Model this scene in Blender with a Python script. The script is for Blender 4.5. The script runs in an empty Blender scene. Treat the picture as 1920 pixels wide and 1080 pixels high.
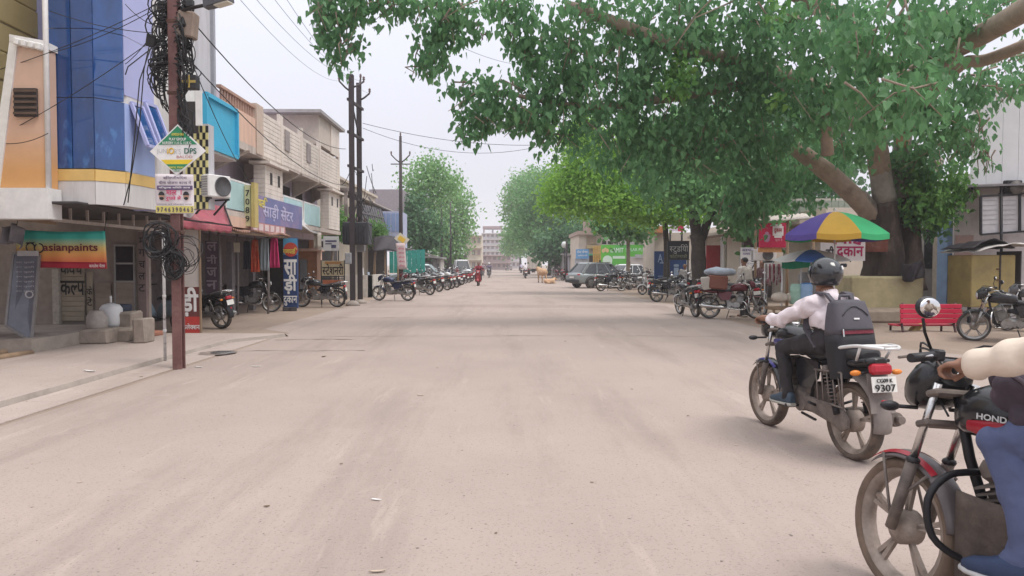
import bpy, bmesh, math, random
import numpy as np
from mathutils import Vector, Matrix, Euler, noise
R = math.radians
V = Vector
rnd = random.Random(7)
S = bpy.context.scene
C = S.collection
FPX = 1387.0
cam_d = bpy.data.cameras.new("camera")
cam_d.sensor_width = 36.0
cam_d.lens = 36.0 * FPX / 1920.0
cam_d.clip_start = 0.05
cam_d.clip_end = 3000
cam = bpy.data.objects.new("camera", cam_d)
C.objects.link(cam)
cam.location = (0, 0, 1.5)
cam.rotation_euler = Euler((R(90 - 1.86), 0, R(-0.62)))
S.camera = cam
CAMR = cam.rotation_euler.to_matrix()
SUN_EL, SUN_AZ = R(62), R(118)
world = bpy.data.worlds.new("World")
S.world = world
world.use_nodes = True
wt = world.node_tree
bg = wt.nodes["Background"]
sky = wt.nodes.new("ShaderNodeTexSky")
sky.sky_type = 'NISHITA'
sky.sun_disc = False
sky.sun_elevation = SUN_EL
sky.sun_rotation = SUN_AZ
tc = wt.nodes.new("ShaderNodeTexCoord")
sep = wt.nodes.new("ShaderNodeSeparateXYZ")
wt.links.new(tc.outputs["Generated"], sep.inputs[0])
ramp = wt.nodes.new("ShaderNodeValToRGB")
e = ramp.color_ramp.elements
e[0].position = 0.0; e[0].color = (.50, .495, .525, 1)
e[1].position = 1.0; e[1].color = (1.2, 1.2, 1.24, 1)
k = e.new(0.12); k.color = (.485, .485, .53, 1)
k = e.new(0.35); k.color = (.58, .59, .655, 1)
wt.links.new(sep.outputs[2], ramp.inputs[0])
mul = wt.nodes.new("ShaderNodeMix"); mul.data_type = 'RGBA'; mul.blend_type = 'MULTIPLY'
mul.inputs[0].default_value = 1.0
mul.inputs[7].default_value = (10, 10, 10, 1)
cn = wt.nodes.new("ShaderNodeTexNoise"); cn.inputs["Scale"].default_value = 2.2; cn.inputs["Detail"].default_value = 4
cr = wt.nodes.new("ShaderNodeMapRange"); cr.inputs[3].default_value = 9.5; cr.inputs[4].default_value = 10.8
wt.links.new(tc.outputs["Generated"], cn.inputs["Vector"])
wt.links.new(cn.outputs["Fac"], cr.inputs[0])
wt.links.new(cr.outputs[0], mul.inputs[7])
wt.links.new(ramp.outputs[0], mul.inputs[6])
mix = wt.nodes.new("ShaderNodeMix"); mix.data_type = 'RGBA'
mix.inputs[0].default_value = 0.95
wt.links.new(sky.outputs[0], mix.inputs[6])
wt.links.new(mul.outputs[2], mix.inputs[7])
wt.links.new(mix.outputs[2], bg.inputs[0])
bg.inputs[1].default_value = 0.1
sun_d = bpy.data.lights.new("sun", 'SUN')
sun_d.energy = 1.25
sun_d.angle = R(25)
sun_d.color = (1.0, .95, .88)
sun = bpy.data.objects.new("sun", sun_d)
C.objects.link(sun)
sdir = V((math.sin(SUN_AZ) * math.cos(SUN_EL), math.cos(SUN_AZ) * math.cos(SUN_EL), math.sin(SUN_EL)))
sun.rotation_euler = sdir.to_track_quat('Z', 'Y').to_euler()
S.view_settings.view_transform = 'Standard'
S.view_settings.look = 'None'
S.view_settings.exposure = 0.76
S.view_settings.gamma = 1.0
S.cycles.max_bounces = 6
S.cycles.diffuse_bounces = 4
S.cycles.glossy_bounces = 3
S.cycles.transmission_bounces = 4
S.cycles.transparent_max_bounces = 8
S.cycles.volume_bounces = 1
def ray(px, py):
 return CAMR @ V(((px - 960) / FPX, (540 - py) / FPX, -1.0))
def P(px, py, Y):
 d = ray(px, py); return V((0, 0, 1.5)) + d * (Y / d.y)
def PX(px, py, X):
 d = ray(px, py); return V((0, 0, 1.5)) + d * (X / d.x)
def G(px, py, z=0.0):
 d = ray(px, py); return V((0, 0, 1.5)) + d * ((z - 1.5) / d.z)
MATS = {}
def pm(name, col, rough=.7, metal=0., var=.18, scale=6., bump=.0, bscale=40., col2=None, spec=.4, thr=None, stretch=None, alpha=None, trans=0.):
 """Procedural paint / plaster / metal: base colour broken by two noises, optional second colour in patches, fine bump."""
 if name in MATS: return MATS[name]
 m = bpy.data.materials.new(name); m.use_nodes = True
 nt = m.node_tree; N = nt.nodes; L = nt.links
 b = N["Principled BSDF"]
 t = N.new("ShaderNodeTexCoord")
 vec = t.outputs["Object"]
 if stretch:
  mp = N.new("ShaderNodeMapping"); mp.inputs["Scale"].default_value = stretch
  L.new(vec, mp.inputs[0]); vec = mp.outputs[0]
 n1 = N.new("ShaderNodeTexNoise"); n1.inputs["Scale"].default_value = scale; n1.inputs["Detail"].default_value = 6; n1.inputs["Roughness"].default_value = .65
 L.new(vec, n1.inputs["Vector"])
 mr = N.new("ShaderNodeMapRange"); mr.inputs[1].default_value = .3; mr.inputs[2].default_value = .7
 mr.inputs[3].default_value = 1 - var; mr.inputs[4].default_value = 1 + var * .6
 L.new(n1.outputs["Fac"], mr.inputs[0])
 mx = N.new("ShaderNodeMix"); mx.data_type = 'RGBA'; mx.blend_type = 'MULTIPLY'; mx.inputs[0].default_value = 1
 mx.inputs[6].default_value = (*col, 1)
 L.new(mr.outputs[0], mx.inputs[7])
 out = mx.outputs[2]
 if col2:
  n2 = N.new("ShaderNodeTexNoise"); n2.inputs["Scale"].default_value = scale * .45; n2.inputs["Detail"].default_value = 7; n2.inputs["Roughness"].default_value = .7
  L.new(vec, n2.inputs["Vector"])
  m2 = N.new("ShaderNodeMapRange"); th = thr or (.5, .68)
  m2.inputs[1].default_value = th[0]; m2.inputs[2].default_value = th[1]
  L.new(n2.outputs["Fac"], m2.inputs[0])
  mm = N.new("ShaderNodeMix"); mm.data_type = 'RGBA'
  L.new(m2.outputs[0], mm.inputs[0]); L.new(out, mm.inputs[6]); mm.inputs[7].default_value = (*col2, 1)
  out = mm.outputs[2]
 L.new(out, b.inputs["Base Color"])
 b.inputs["Roughness"].default_value = rough
 b.inputs["Metallic"].default_value = metal
 b.inputs["Specular IOR Level"].default_value = spec
 if trans: b.inputs["Transmission Weight"].default_value = trans
 if alpha is not None: b.inputs["Alpha"].default_value = alpha
 if bump:
  n3 = N.new("ShaderNodeTexNoise"); n3.inputs["Scale"].default_value = bscale; n3.inputs["Detail"].default_value = 5
  L.new(t.outputs["Object"], n3.inputs["Vector"])
  bp = N.new("ShaderNodeBump"); bp.inputs["Strength"].default_value = bump; bp.inputs["Distance"].default_value = .02
  L.new(n3.outputs["Fac"], bp.inputs["Height"]); L.new(bp.outputs[0], b.inputs["Normal"])
 MATS[name] = m
 return m
def srgb(r, g, b):
 f = lambda c: (c / 255 / 12.92) if c / 255 <= .04045 else ((c / 255 + .055) / 1.055) ** 2.4
 return (f(r), f(g), f(b))
def leaf_mat(name, c1, c2, trans=.35, rough=.5):
 if name in MATS: return MATS[name]
 m = bpy.data.materials.new(name); m.use_nodes = True
 nt = m.node_tree; N = nt.nodes; L = nt.links
 b = N["Principled BSDF"]; b.inputs["Roughness"].default_value = rough; b.inputs["Specular IOR Level"].default_value = .35
 at = N.new("ShaderNodeAttribute"); at.attribute_name = "tint"
 mx = N.new("ShaderNodeMix"); mx.data_type = 'RGBA'
 mx.inputs[6].default_value = (*c1, 1); mx.inputs[7].default_value = (*c2, 1)
 L.new(at.outputs["Fac"], mx.inputs[0]); L.new(mx.outputs[2], b.inputs["Base Color"])
 tr = N.new("ShaderNodeBsdfTranslucent"); L.new(mx.outputs[2], tr.inputs[0])
 ms = N.new("ShaderNodeMixShader"); ms.inputs[0].default_value = trans
 L.new(b.outputs[0], ms.inputs[1]); L.new(tr.outputs[0], ms.inputs[2])
 L.new(ms.outputs[0], N["Material Output"].inputs[0])
 MATS[name] = m
 return m
TXT = {}
def text_geo(s, bold=0.0):
 """Lettering as flat triangles in the unit box; consonants before a virama lose their stem (half forms)."""
 if (s, bold) in TXT: return TXT[(s, bold)]
 VS, FS = [], []
 xo = 0.0
 segs = s.split('\u094d')
 for i, seg in enumerate(segs):
  pieces = [(seg, False)] if i == len(segs) - 1 else [(seg[:-1], False), (seg[-1], True)]
  for body, half in pieces:
   if not body: continue
   cu = bpy.data.curves.new("lettering", 'FONT'); cu.body = body; cu.size = 1; cu.resolution_u = 3
   ob = bpy.data.objects.new("lettering", cu)
   C.objects.link(ob)
   dg = bpy.context.evaluated_depsgraph_get(); dg.update()
   me = bpy.data.meshes.new_from_object(ob.evaluated_get(dg))
   bpy.data.objects.remove(ob); bpy.data.curves.remove(cu)
   bm = bmesh.new(); bm.from_mesh(me); bpy.data.meshes.remove(me)
   if not bm.verts: bm.free(); continue
   x0 = min(v.co.x for v in bm.verts); x1 = max(v.co.x for v in bm.verts)
   if half:
    cut = x1 - .27 * (x1 - x0)
    bmesh.ops.bisect_plane(bm, geom=bm.verts[:] + bm.edges[:] + bm.faces[:], plane_co=(cut, 0, 0), plane_no=(1, 0, 0), clear_outer=True)
    x1 = cut
   bmesh.ops.triangulate(bm, faces=bm.faces[:])
   bm.verts.index_update()
   o = len(VS)
   isl = {}
   for v in bm.verts:
    if v in isl: continue
    st = [v]; isl[v] = k_ = len(set(isl.values()))
    while st:
     for e_ in st.pop().link_edges:
      for w_ in e_.verts:
       if w_ not in isl: isl[w_] = k_; st.append(w_)
   for v in bm.verts: VS.append((v.co.x - x0 + xo, v.co.y, (isl[v] % 5 + i) * .0003))
   for f in bm.faces:
    if f.calc_area() > 1e-9: FS.append([o + v.index for v in f.verts])
   xo += (x1 - x0)
   bm.free()
 xs = [v[0] for v in VS]; ys = [v[1] for v in VS]
 w = (max(xs) - min(xs)) or 1; h = (max(ys) - min(ys)) or 1
 x_, y_ = min(xs), min(ys)
 q = [(0, 0)] if bold <= .01 else [(-1, -1), (1, -1), (-1, 1), (1, 1)]; n0 = len(VS); b = bold * .55
 FS = [[f + n0 * j for f in F] for j in range(len(q)) for F in FS]
 VS = [((v[0] - x_ + dx * b) / w - .5, (v[1] - y_ + dy * b) / h - .5, v[2] + j * .0016) for j, (dx, dy) in enumerate(q) for v in VS]
 TXT[(s, bold)] = (VS, FS)
 return TXT[(s, bold)]
def cr(pts, k=4):
 pts = [V(p) for p in pts]; o = []
 for i in range(len(pts) - 1):
  p0 = pts[max(i - 1, 0)]; p1 = pts[i]; p2 = pts[i + 1]; p3 = pts[min(i + 2, len(pts) - 1)]
  for j in range(k):
   t = j / k
   o.append(.5 * ((2 * p1) + (p2 - p0) * t + (2 * p0 - 5 * p1 + 4 * p2 - p3) * t * t + (3 * p1 - p0 - 3 * p2 + p3) * t ** 3))
 return o + [pts[-1]]
SPLIT = set('bracket leg post brace switch_box side_stripe insulator cross_arm pole clamp_band roof_column footing bushing hinge pilaster pillar bumper baluster goods_picture wainscot cord control_cable mudguard_stay mudguard_stripe rebar vent panel_line footpeg lattice_panel rib window roof_rail support stem limb seam awning_truss_bar'.split())
class MB:
 def __init__(self):
  self.v = []; self.f = []; self.m = []; self.s = []; self.M = Matrix.Identity(4)
 def add(self, vs, fs, mi=0, smooth=False):
  o = len(self.v)
  M = self.M
  self.v.extend([(M @ V(v)) for v in vs])
  for f in fs:
   self.f.append([o + i for i in f]); self.m.append(mi); self.s.append(smooth)
  return self
 def box(self, c, s, mi=0, rot=None, b=0.0):
  hx, hy, hz = s[0] / 2, s[1] / 2, s[2] / 2
  c = V(c)
  Rm = Matrix.Identity(3) if rot is None else (rot if isinstance(rot, Matrix) else Euler(rot).to_matrix())
  if b <= 0:
   vs = [(x, y, z) for x in (-hx, hx) for y in (-hy, hy) for z in (-hz, hz)]
   fs = [(0, 1, 3, 2), (4, 6, 7, 5), (0, 4, 5, 1), (2, 3, 7, 6), (0, 2, 6, 4), (1, 5, 7, 3)]
   return self.add([c + Rm @ V(v) for v in vs], fs, mi)
  b = min(b, hx * .9, hy * .9, hz * .9)
  vs = []; idx = {}
  for sx in (-1, 1):
   for sy in (-1, 1):
    for sz in (-1, 1):
     for k in range(3):
      p = [sx * (hx - b), sy * (hy - b), sz * (hz - b)]
      p[k] = (sx * hx, sy * hy, sz * hz)[k]
      idx[(sx, sy, sz, k)] = len(vs); vs.append(p)
  fs = []
  for k in range(3):
   a, d = [q for q in range(3) if q != k]
   for s0 in (-1, 1):
    q = []
    for (u, w) in ((-1, -1), (1, -1), (1, 1), (-1, 1)):
     t = [0, 0, 0]; t[k] = s0; t[a] = u; t[d] = w
     q.append(idx[(*t, k)])
    fs.append(q)
  for k in range(3):
   a, d = [q for q in range(3) if q != k]
   for u in (-1, 1):
    for w in (-1, 1):
     t0 = [0, 0, 0]; t0[k] = -1; t0[a] = u; t0[d] = w
     t1 = list(t0); t1[k] = 1
     fs.append([idx[(*t0, a)], idx[(*t1, a)], idx[(*t1, d)], idx[(*t0, d)]])
  for sx in (-1, 1):
   for sy in (-1, 1):
    for sz in (-1, 1):
     fs.append([idx[(sx, sy, sz, k)] for k in range(3)])
  return self.add([c + Rm @ V(v) for v in vs], fs, mi)
 def bar(self, a, b_, w, h=None, mi=0, up=(0, 0, 1)):
  a = V(a); b_ = V(b_); d = b_ - a; L = d.length
  x = d.normalized(); u = V(up)
  if abs(x.dot(u)) > .98: u = V((1, 0, 0))
  y = u.cross(x).normalized(); z = x.cross(y)
  Rm = Matrix((x, y, z)).transposed()
  return self.box((a + b_) / 2, (L, w, h or w), mi, Rm)
 def tube(self, pts, r, n=8, mi=0, smooth=True, caps=True, closed=False):
  pts = [V(p) for p in pts]
  rs = r if isinstance(r, (list, tuple)) else [r] * len(pts)
  rings = []; prev = None
  for i, p in enumerate(pts):
   if closed: t = (pts[(i + 1) % len(pts)] - pts[i - 1])
   else: t = (pts[min(i + 1, len(pts) - 1)] - pts[max(i - 1, 0)])
   t = t.normalized() if t.length > 1e-9 else V((0, 0, 1))
   if prev is None:
    u = V((0, 0, 1)) if abs(t.z) < .9 else V((1, 0, 0))
    x = t.cross(u).normalized()
   else:
    x = (prev - t * prev.dot(t))
    x = x.normalized() if x.length > 1e-6 else t.orthogonal().normalized()
   prev = x; y = t.cross(x)
   rings.append([p + (x * math.cos(2 * math.pi * k / n) + y * math.sin(2 * math.pi * k / n)) * rs[i] for k in range(n)])
  return self.rings(rings, mi, smooth, caps, closed)
 def rings(self, rings, mi=0, smooth=True, caps=True, closed=False):
  n = len(rings[0]); vs = [p for r_ in rings for p in r_]; fs = []
  cnt = len(rings)
  for i in range(cnt if closed else cnt - 1):
   a = i * n; b = ((i + 1) % cnt) * n
   for k in range(n):
    fs.append((a + k, a + (k + 1) % n, b + (k + 1) % n, b + k))
  o = len(self.v)
  self.add(vs, fs, mi, smooth)
  if caps and not closed:
   self.f.append([o + k for k in range(n)][::-1]); self.m.append(mi); self.s.append(False)
   self.f.append([o + (cnt - 1) * n + k for k in range(n)]); self.m.append(mi); self.s.append(False)
  return self
 def lathe(self, prof, c=(0, 0, 0), axis='Z', n=16, mi=0, smooth=True, a0=0., a1=2 * math.pi, caps=False):
  """prof: (radius, height) pairs; full turn unless a0..a1 given."""
  c = V(c); full = abs(a1 - a0) > 6.28
  rings = []
  steps = n if full else n + 1
  for k in range(steps):
   a = a0 + (a1 - a0) * k / n
   ring = []
   for (r_, h) in prof:
    ca, sa = math.cos(a) * r_, math.sin(a) * r_
    p = (ca, sa, h) if axis == 'Z' else ((ca, h, sa) if axis == 'Y' else (h, ca, sa))
    ring.append(c + V(p))
   rings.append(ring)
  m = len(prof); vs = [p for r_ in rings for p in r_]; fs = []
  for k in range(n):
   k2 = (k + 1) % steps if full else k + 1
   for j in range(m - 1):
    fs.append((k * m + j, k2 * m + j, k2 * m + j + 1, k * m + j + 1))
  return self.add(vs, fs, mi, smooth)
 def cyl(self, a, b, r, n=12, mi=0, smooth=True, r2=None):
  return self.tube([a, b], [r, r if r2 is None else r2], n, mi, smooth)
 def ell(self, c, r, mi=0, n=12, m=8, rot=None):
  c = V(c); r = r if isinstance(r, (tuple, list)) else (r, r, r)
  Rm = Matrix.Identity(3) if rot is None else Euler(rot).to_matrix()
  vs = [c + Rm @ V((0, 0, -r[2]))]; fs = []
  for i in range(1, m):
   ph = -math.pi / 2 + math.pi * i / m
   for k in range(n):
    a = 2 * math.pi * k / n
    vs.append(c + Rm @ V((r[0] * math.cos(ph) * math.cos(a), r[1] * math.cos(ph) * math.sin(a), r[2] * math.sin(ph))))
  vs.append(c + Rm @ V((0, 0, r[2])))
  for k in range(n): fs.append((0, 1 + (k + 1) % n, 1 + k))
  for i in range(m - 2):
   for k in range(n):
    a = 1 + i * n
    fs.append((a + k, a + (k + 1) % n, a + n + (k + 1) % n, a + n + k))
  o = 1 + (m - 2) * n; t = len(vs) - 1
  for k in range(n): fs.append((o + k, o + (k + 1) % n, t))
  return self.add(vs, fs, mi, True)
 def prism(self, poly, d, mi=0, smooth=False):
  """poly: list of 3-D points (planar); d: extrusion vector."""
  d = V(d); n = len(poly)
  vs = [V(p) for p in poly] + [V(p) + d for p in poly]
  fs = [list(range(n))[::-1], list(range(n, 2 * n))]
  for k in range(n): fs.append((k, (k + 1) % n, n + (k + 1) % n, n + k))
  return self.add(vs, fs, mi, smooth)
 def quad(self, a, b, c, d, mi=0):
  return self.add([a, b, c, d], [(0, 1, 2, 3)], mi)
 def loft(self, secs, n=16, mi=0, smooth=True, axis='X', cy=0.):
  """secs: (x, z centre, half width, half height, exponent) superellipse sections along x."""
  rings = []
  for s_ in secs:
   x, zc, w, h = s_[:4]; ex = s_[4] if len(s_) > 4 else 2.5
   ring = []
   for k in range(n):
    a = 2 * math.pi * k / n
    ca, sa = math.cos(a), math.sin(a)
    ring.append(V((x, cy + w * math.copysign(abs(ca) ** (2 / ex), ca), zc + h * math.copysign(abs(sa) ** (2 / ex), sa))))
   rings.append(ring)
  return self.rings(rings, mi, smooth)
 def text(self, s, c, right, up, w, h, mi=0, bold=0.02):
  vs, fs = text_geo(s, bold)
  c = V(c); r_ = V(right).normalized() * w; u = V(up).normalized() * h
  nn = V(right).normalized().cross(V(up).normalized())
  return self.add([c + r_ * x + u * y + nn * z for x, y, z in vs], fs, mi)
 def sheet(self, fn, nu, nv, mi=0, smooth=True, thick=0.):
  vs = [V(fn(i / nu, j / nv)) for j in range(nv + 1) for i in range(nu + 1)]
  q = lambda i, j: j * (nu + 1) + i
  fs = [(q(i, j), q(i + 1, j), q(i + 1, j + 1), q(i, j + 1)) for j in range(nv) for i in range(nu)]
  if thick:
   nrm = (vs[q(nu, 0)] - vs[0]).cross(vs[q(0, nv)] - vs[0]).normalized() * thick
   k = len(vs)
   vs2 = vs + [v - nrm for v in vs]
   fs2 = fs + [tuple(k + i for i in f[::-1]) for f in fs]
   rim = [q(i, 0) for i in range(nu)] + [q(nu, j) for j in range(nv)] + [q(i, nv) for i in range(nu, 0, -1)] + [q(0, j) for j in range(nv, 0, -1)]
   for a, b in zip(rim, rim[1:] + rim[:1]): fs2.append((b, a, k + a, k + b))
   return self.add(vs2, fs2, mi, smooth)
  return self.add(vs, fs, mi, smooth)
 def islands(self):
  n = len(self.v); p = list(range(n))
  def find(i):
   while p[i] != i: p[i] = p[p[i]]; i = p[i]
   return i
  for f in self.f:
   r0 = find(f[0])
   for i in f[1:]: p[find(i)] = r0
  out = {}
  for f, m, s in zip(self.f, self.m, self.s):
   q = out.setdefault(find(f[0]), (MB(), {}))
   for i in f:
    if i not in q[1]: q[1][i] = len(q[0].v); q[0].v.append(self.v[i])
   q[0].f.append([q[1][i] for i in f]); q[0].m.append(m); q[0].s.append(s)
  return [q[0] for q in out.values()]
 def build(self, name, mats, parent=None, label=None, kind=None, loc=None):
  if parent is not None and name in SPLIT:
   g = self.islands()
   if len(g) > 1:
    o = [q.build_one(name, mats, parent) for q in g]
    return o[0]
  return self.build_one(name, mats, parent, label, kind, loc)
 def build_one(self, name, mats, parent=None, label=None, kind=None, loc=None):
  mats = mats if isinstance(mats, (list, tuple)) else [mats]
  inv = None
  if parent is not None:
   M = Matrix.Identity(4); ch = []
   q = parent
   while q is not None: ch.append(q); q = q.parent
   for q in reversed(ch): M = M @ (Matrix.Translation(q.location) @ q.rotation_euler.to_matrix().to_4x4())
   inv = M.inverted()
  elif loc is not None:
   inv = Matrix.Translation(-V(loc))
  vs = [tuple(inv @ V(v)) for v in self.v] if inv else [tuple(v) for v in self.v]
  me = bpy.data.meshes.new(name)
  me.from_pydata(vs, [], self.f)
  for m in mats: me.materials.append(m)
  me.polygons.foreach_set("material_index", self.m)
  me.polygons.foreach_set("use_smooth", self.s)
  me.update()
  o = bpy.data.objects.new(name, me)
  C.objects.link(o)
  if parent is not None: o.parent = parent
  elif loc is not None: o.location = loc
  if label: o["label"] = label
  if kind: o["kind"] = kind
  return o
def tag(o, label, cat, group=None, kind=None):
 if label: o["label"] = label
 if cat: o["category"] = cat
 if group: o["group"] = group
 if kind: o["kind"] = kind
 return o
def thing(name, label, cat, loc=(0, 0, 0), rz=0., group=None, kind=None):
 o = bpy.data.objects.new(name, None)
 o.empty_display_size = .2
 C.objects.link(o)
 o.location = loc; o.rotation_euler = (0, 0, rz)
 return tag(o, label, cat, group, kind)
KIDS = {}
def kids(o):
 return [c for c in bpy.data.objects if c.parent is o]
def copy_tree(o, parent=None):
 c = o.copy(); C.objects.link(c)
 if parent is not None: c.parent = parent
 for ch in kids(o): copy_tree(ch, c)
 return c
def crossbox(mb, a, b, mi=0, bev=0.):
 """axis-aligned box between two corners"""
 a = V(a); b = V(b)
 return mb.box((a + b) / 2, (abs(b.x - a.x), abs(b.y - a.y), abs(b.z - a.z)), mi, None, bev)
def wire_pts(a, b, sag, n=14):
 a = V(a); b = V(b)
 return [a.lerp(b, i / n) - V((0, 0, 4 * sag * (i / n) * (1 - i / n))) for i in range(n + 1)]
white_p = pm("white_paint", (.72, .71, .70), .6, var=.12, col2=(.5, .47, .42), thr=(.6, .8))
cream = pm("cream_plaster", (.62, .54, .42), .85, var=.15, scale=4, bump=.15, col2=(.38, .33, .27), thr=(.52, .7), stretch=(1, 1, .18))
peach = pm("peach_plaster", (.66, .44, .34), .85, var=.12, scale=5, bump=.1, col2=(.42, .30, .25), thr=(.52, .72), stretch=(1, 1, .15))
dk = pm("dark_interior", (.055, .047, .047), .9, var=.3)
concrete = pm("weathered_concrete", (.36, .31, .27), .9, var=.22, scale=2.5, bump=.3, col2=(.2, .17, .15), thr=(.52, .7))
rust = pm("rusty_steel", (.11, .055, .045), .7, .3, var=.3, scale=12, bump=.15, col2=(.16, .08, .05))
black_m = pm("black_metal", (.018, .017, .02), .45, .2, var=.3)
black_pl = pm("black_plastic", (.022, .021, .024), .5, var=.2)
rubber = pm("dusty_rubber", (.035, .031, .03), .85, var=.3, scale=14, col2=(.14, .11, .085), thr=(.45, .75))
mudrubber = pm("muddy_rubber", (.13, .095, .075), .9, var=.3, scale=14, col2=(.045, .04, .037), thr=(.5, .7))
chrome = pm("dull_chrome", (.62, .61, .6), .25, 1., var=.15, scale=20)
alu = pm("grey_aluminium", (.33, .32, .31), .45, .7, var=.25, scale=16, col2=(.2, .16, .12), thr=(.5, .75))
alu_dusty = pm("dusty_alloy", (.34, .28, .24), .7, .25, var=.25, scale=12, col2=(.2, .155, .125), thr=(.48, .7))
seat_m = pm("seat_vinyl", (.025, .024, .027), .55, var=.25, scale=9, bump=.08, bscale=160)
glass_dk = pm("dark_glass", (.02, .025, .03), .06, 0., var=.1, spec=.8)
mirror_m = pm("mirror_glass", (.75, .75, .76), .04, 1., var=.02)
red_lens = pm("red_lens", (.42, .015, .03), .2, var=.1)
amber = pm("amber_lens", (.7, .22, .03), .25, var=.1)
clear_lens = pm("clear_lens", (.6, .6, .62), .12, .3, var=.1)
plate_m = pm("plate_white", (.72, .70, .66), .5, var=.12)
ink = pm("black_ink", (.02, .02, .022), .6, var=.05)
white_ink = pm("white_ink", (.78, .77, .76), .6, var=.04)
red_ink = pm("red_ink", (.42, .02, .045), .6, var=.06)
wood = pm("old_wood", (.28, .19, .12), .8, var=.25, scale=6, stretch=(1, 1, .15), bump=.15)
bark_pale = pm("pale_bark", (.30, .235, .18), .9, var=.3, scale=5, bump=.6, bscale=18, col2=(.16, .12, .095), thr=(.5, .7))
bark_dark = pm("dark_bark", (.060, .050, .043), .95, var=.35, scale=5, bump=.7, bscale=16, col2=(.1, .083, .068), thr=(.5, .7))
cable_m = pm("black_cable", (.02, .02, .022), .6, var=.2)
teal = pm("teal_sheet", (.03, .30, .25), .6, var=.2, scale=3)
def ground_mat(name, c1, c2, c3, sx=1., bump=.25):
 m = bpy.data.materials.new(name); m.use_nodes = True
 nt = m.node_tree; N = nt.nodes; L = nt.links; b = N["Principled BSDF"]
 t = N.new("ShaderNodeTexCoord")
 def ns(scale, det, vec, ro=.6):
  n = N.new("ShaderNodeTexNoise"); n.inputs["Scale"].default_value = scale; n.inputs["Detail"].default_value = det; n.inputs["Roughness"].default_value = ro
  L.new(vec, n.inputs["Vector"]); return n.outputs["Fac"]
 mp = N.new("ShaderNodeMapping"); mp.inputs["Scale"].default_value = (sx, .12 * sx, 1); L.new(t.outputs["Object"], mp.inputs[0])
 def mixc(fac, lo, hi, a, bcol):
  r = N.new("ShaderNodeMapRange"); r.inputs[1].default_value = lo; r.inputs[2].default_value = hi; L.new(fac, r.inputs[0])
  x = N.new("ShaderNodeMix"); x.data_type = 'RGBA'; L.new(r.outputs[0], x.inputs[0])
  if isinstance(a, tuple): x.inputs[6].default_value = (*a, 1)
  else: L.new(a, x.inputs[6])
  x.inputs[7].default_value = (*bcol, 1)
  return x.outputs[2]
 o = mixc(ns(.35, 8, t.outputs["Object"]), .38, .66, c1, c2)
 o = mixc(ns(.9, 7, mp.outputs[0], .7), .50, .74, o, c3)
 o = mixc(ns(3.2, 5, mp.outputs[0], .7), .60, .72, o, tuple(c * 1.1 for c in c1))
 o = mixc(ns(6., 8, t.outputs["Object"], .75), .60, .82, o, c3)
 o = mixc(ns(60., 3, t.outputs["Object"], .8), .56, .72, o, tuple(c * .7 for c in c3))
 o = mixc(ns(1.7, 9, t.outputs["Object"], .8), .55, .68, o, tuple(c * 1.1 for c in c2))
 o = mixc(ns(25., 2, t.outputs["Object"], .5), .70, .76, o, tuple(c * .55 for c in c3))
 L.new(o, b.inputs["Base Color"])
 b.inputs["Roughness"].default_value = .95; b.inputs["Specular IOR Level"].default_value = .15
 vo = N.new("ShaderNodeTexVoronoi"); vo.inputs["Scale"].default_value = 55; L.new(t.outputs["Object"], vo.inputs["Vector"])
 nb = ns(14, 8, t.outputs["Object"], .75)
 ad = N.new("ShaderNodeMath"); ad.operation = 'MULTIPLY_ADD'; L.new(vo.outputs["Distance"], ad.inputs[0]); ad.inputs[1].default_value = .25; L.new(nb, ad.inputs[2])
 bp = N.new("ShaderNodeBump"); bp.inputs["Strength"].default_value = bump; bp.inputs["Distance"].default_value = .02
 L.new(ad.outputs[0], bp.inputs["Height"]); L.new(bp.outputs[0], b.inputs["Normal"])
 return m
road_m = ground_mat("dusty_concrete_road", (.37, .302, .266), (.325, .265, .234), (.255, .208, .183))
dirt_m = ground_mat("packed_dirt", (.33, .258, .21), (.275, .213, .17), (.22, .17, .137), bump=.5)
pave_m = ground_mat("dusty_pavement", (.42, .35, .315), (.37, .305, .27), (.29, .235, .205))
hump_m = ground_mat("speed_hump_tar", (.33, .265, .235), (.29, .235, .21), (.25, .2, .18))
mb = MB(); mb.quad((-500, -60, 0), (500, -60, 0), (500, 900, 0), (-500, 900, 0))
tag(mb.build("ground", dirt_m), "packed brown dirt ground beside and beyond the road", None, kind="structure")
L_, R_ = [], []
ys = [-20 + i * 1.0 for i in range(120)] + [100 + i * 10 for i in range(40)]
for y in ys:
 L_.append((-4.62 - .05 * noise.noise(V((y * .5, 0, 0))) - (0.9 if y > 16 else 0) * min(1, max(0, (y - 14) / 3)), y, .004))
 R_.append((6.0 + .35 * noise.noise(V((y * .35, 5, 0))) + max(0, (14 - y)) * .75 * (1 if y < 14 else 0), y, .004))
vs = L_ + R_; n = len(ys)
mb = MB(); mb.add(vs, [(i, n + i, n + i + 1, i + 1) for i in range(n - 1)])
tag(mb.build("road", road_m), "wide dusty beige concrete road running down the middle", None, kind="structure")
mb = MB()
edge = []
for i in range(0, 41):
 y = -6 + i * .5
 x = -5.23 + .035 * noise.noise(V((y * 2.1, 3, 0))) - (0 if y < 11.5 else (y - 11.5) * (-.02))
 edge.append((x, y))
edge += [(-4.75, 14.6), (-4.5, 15.2)]
top = [(x, y, .075) for x, y in edge] + [(-12, 15.6, .075), (-12, -6, .075)]
mb.add(top, [list(range(len(top)))])
for (x0, y0), (x1, y1) in zip(edge, edge[1:]):
 mb.quad((x0, y0, .075), (x1, y1, .075), (x1 + .03, y1, -.02), (x0 + .03, y0, -.02), 1)
mb.quad((-4.5, 15.2, .075), (-12, 15.6, .075), (-12, 15.75, -.01), (-4.45, 15.35, -.01))
tag(mb.build("pavement", [pave_m, concrete]), "raised dusty concrete pavement at left with a broken edge", None, kind="structure")
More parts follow.
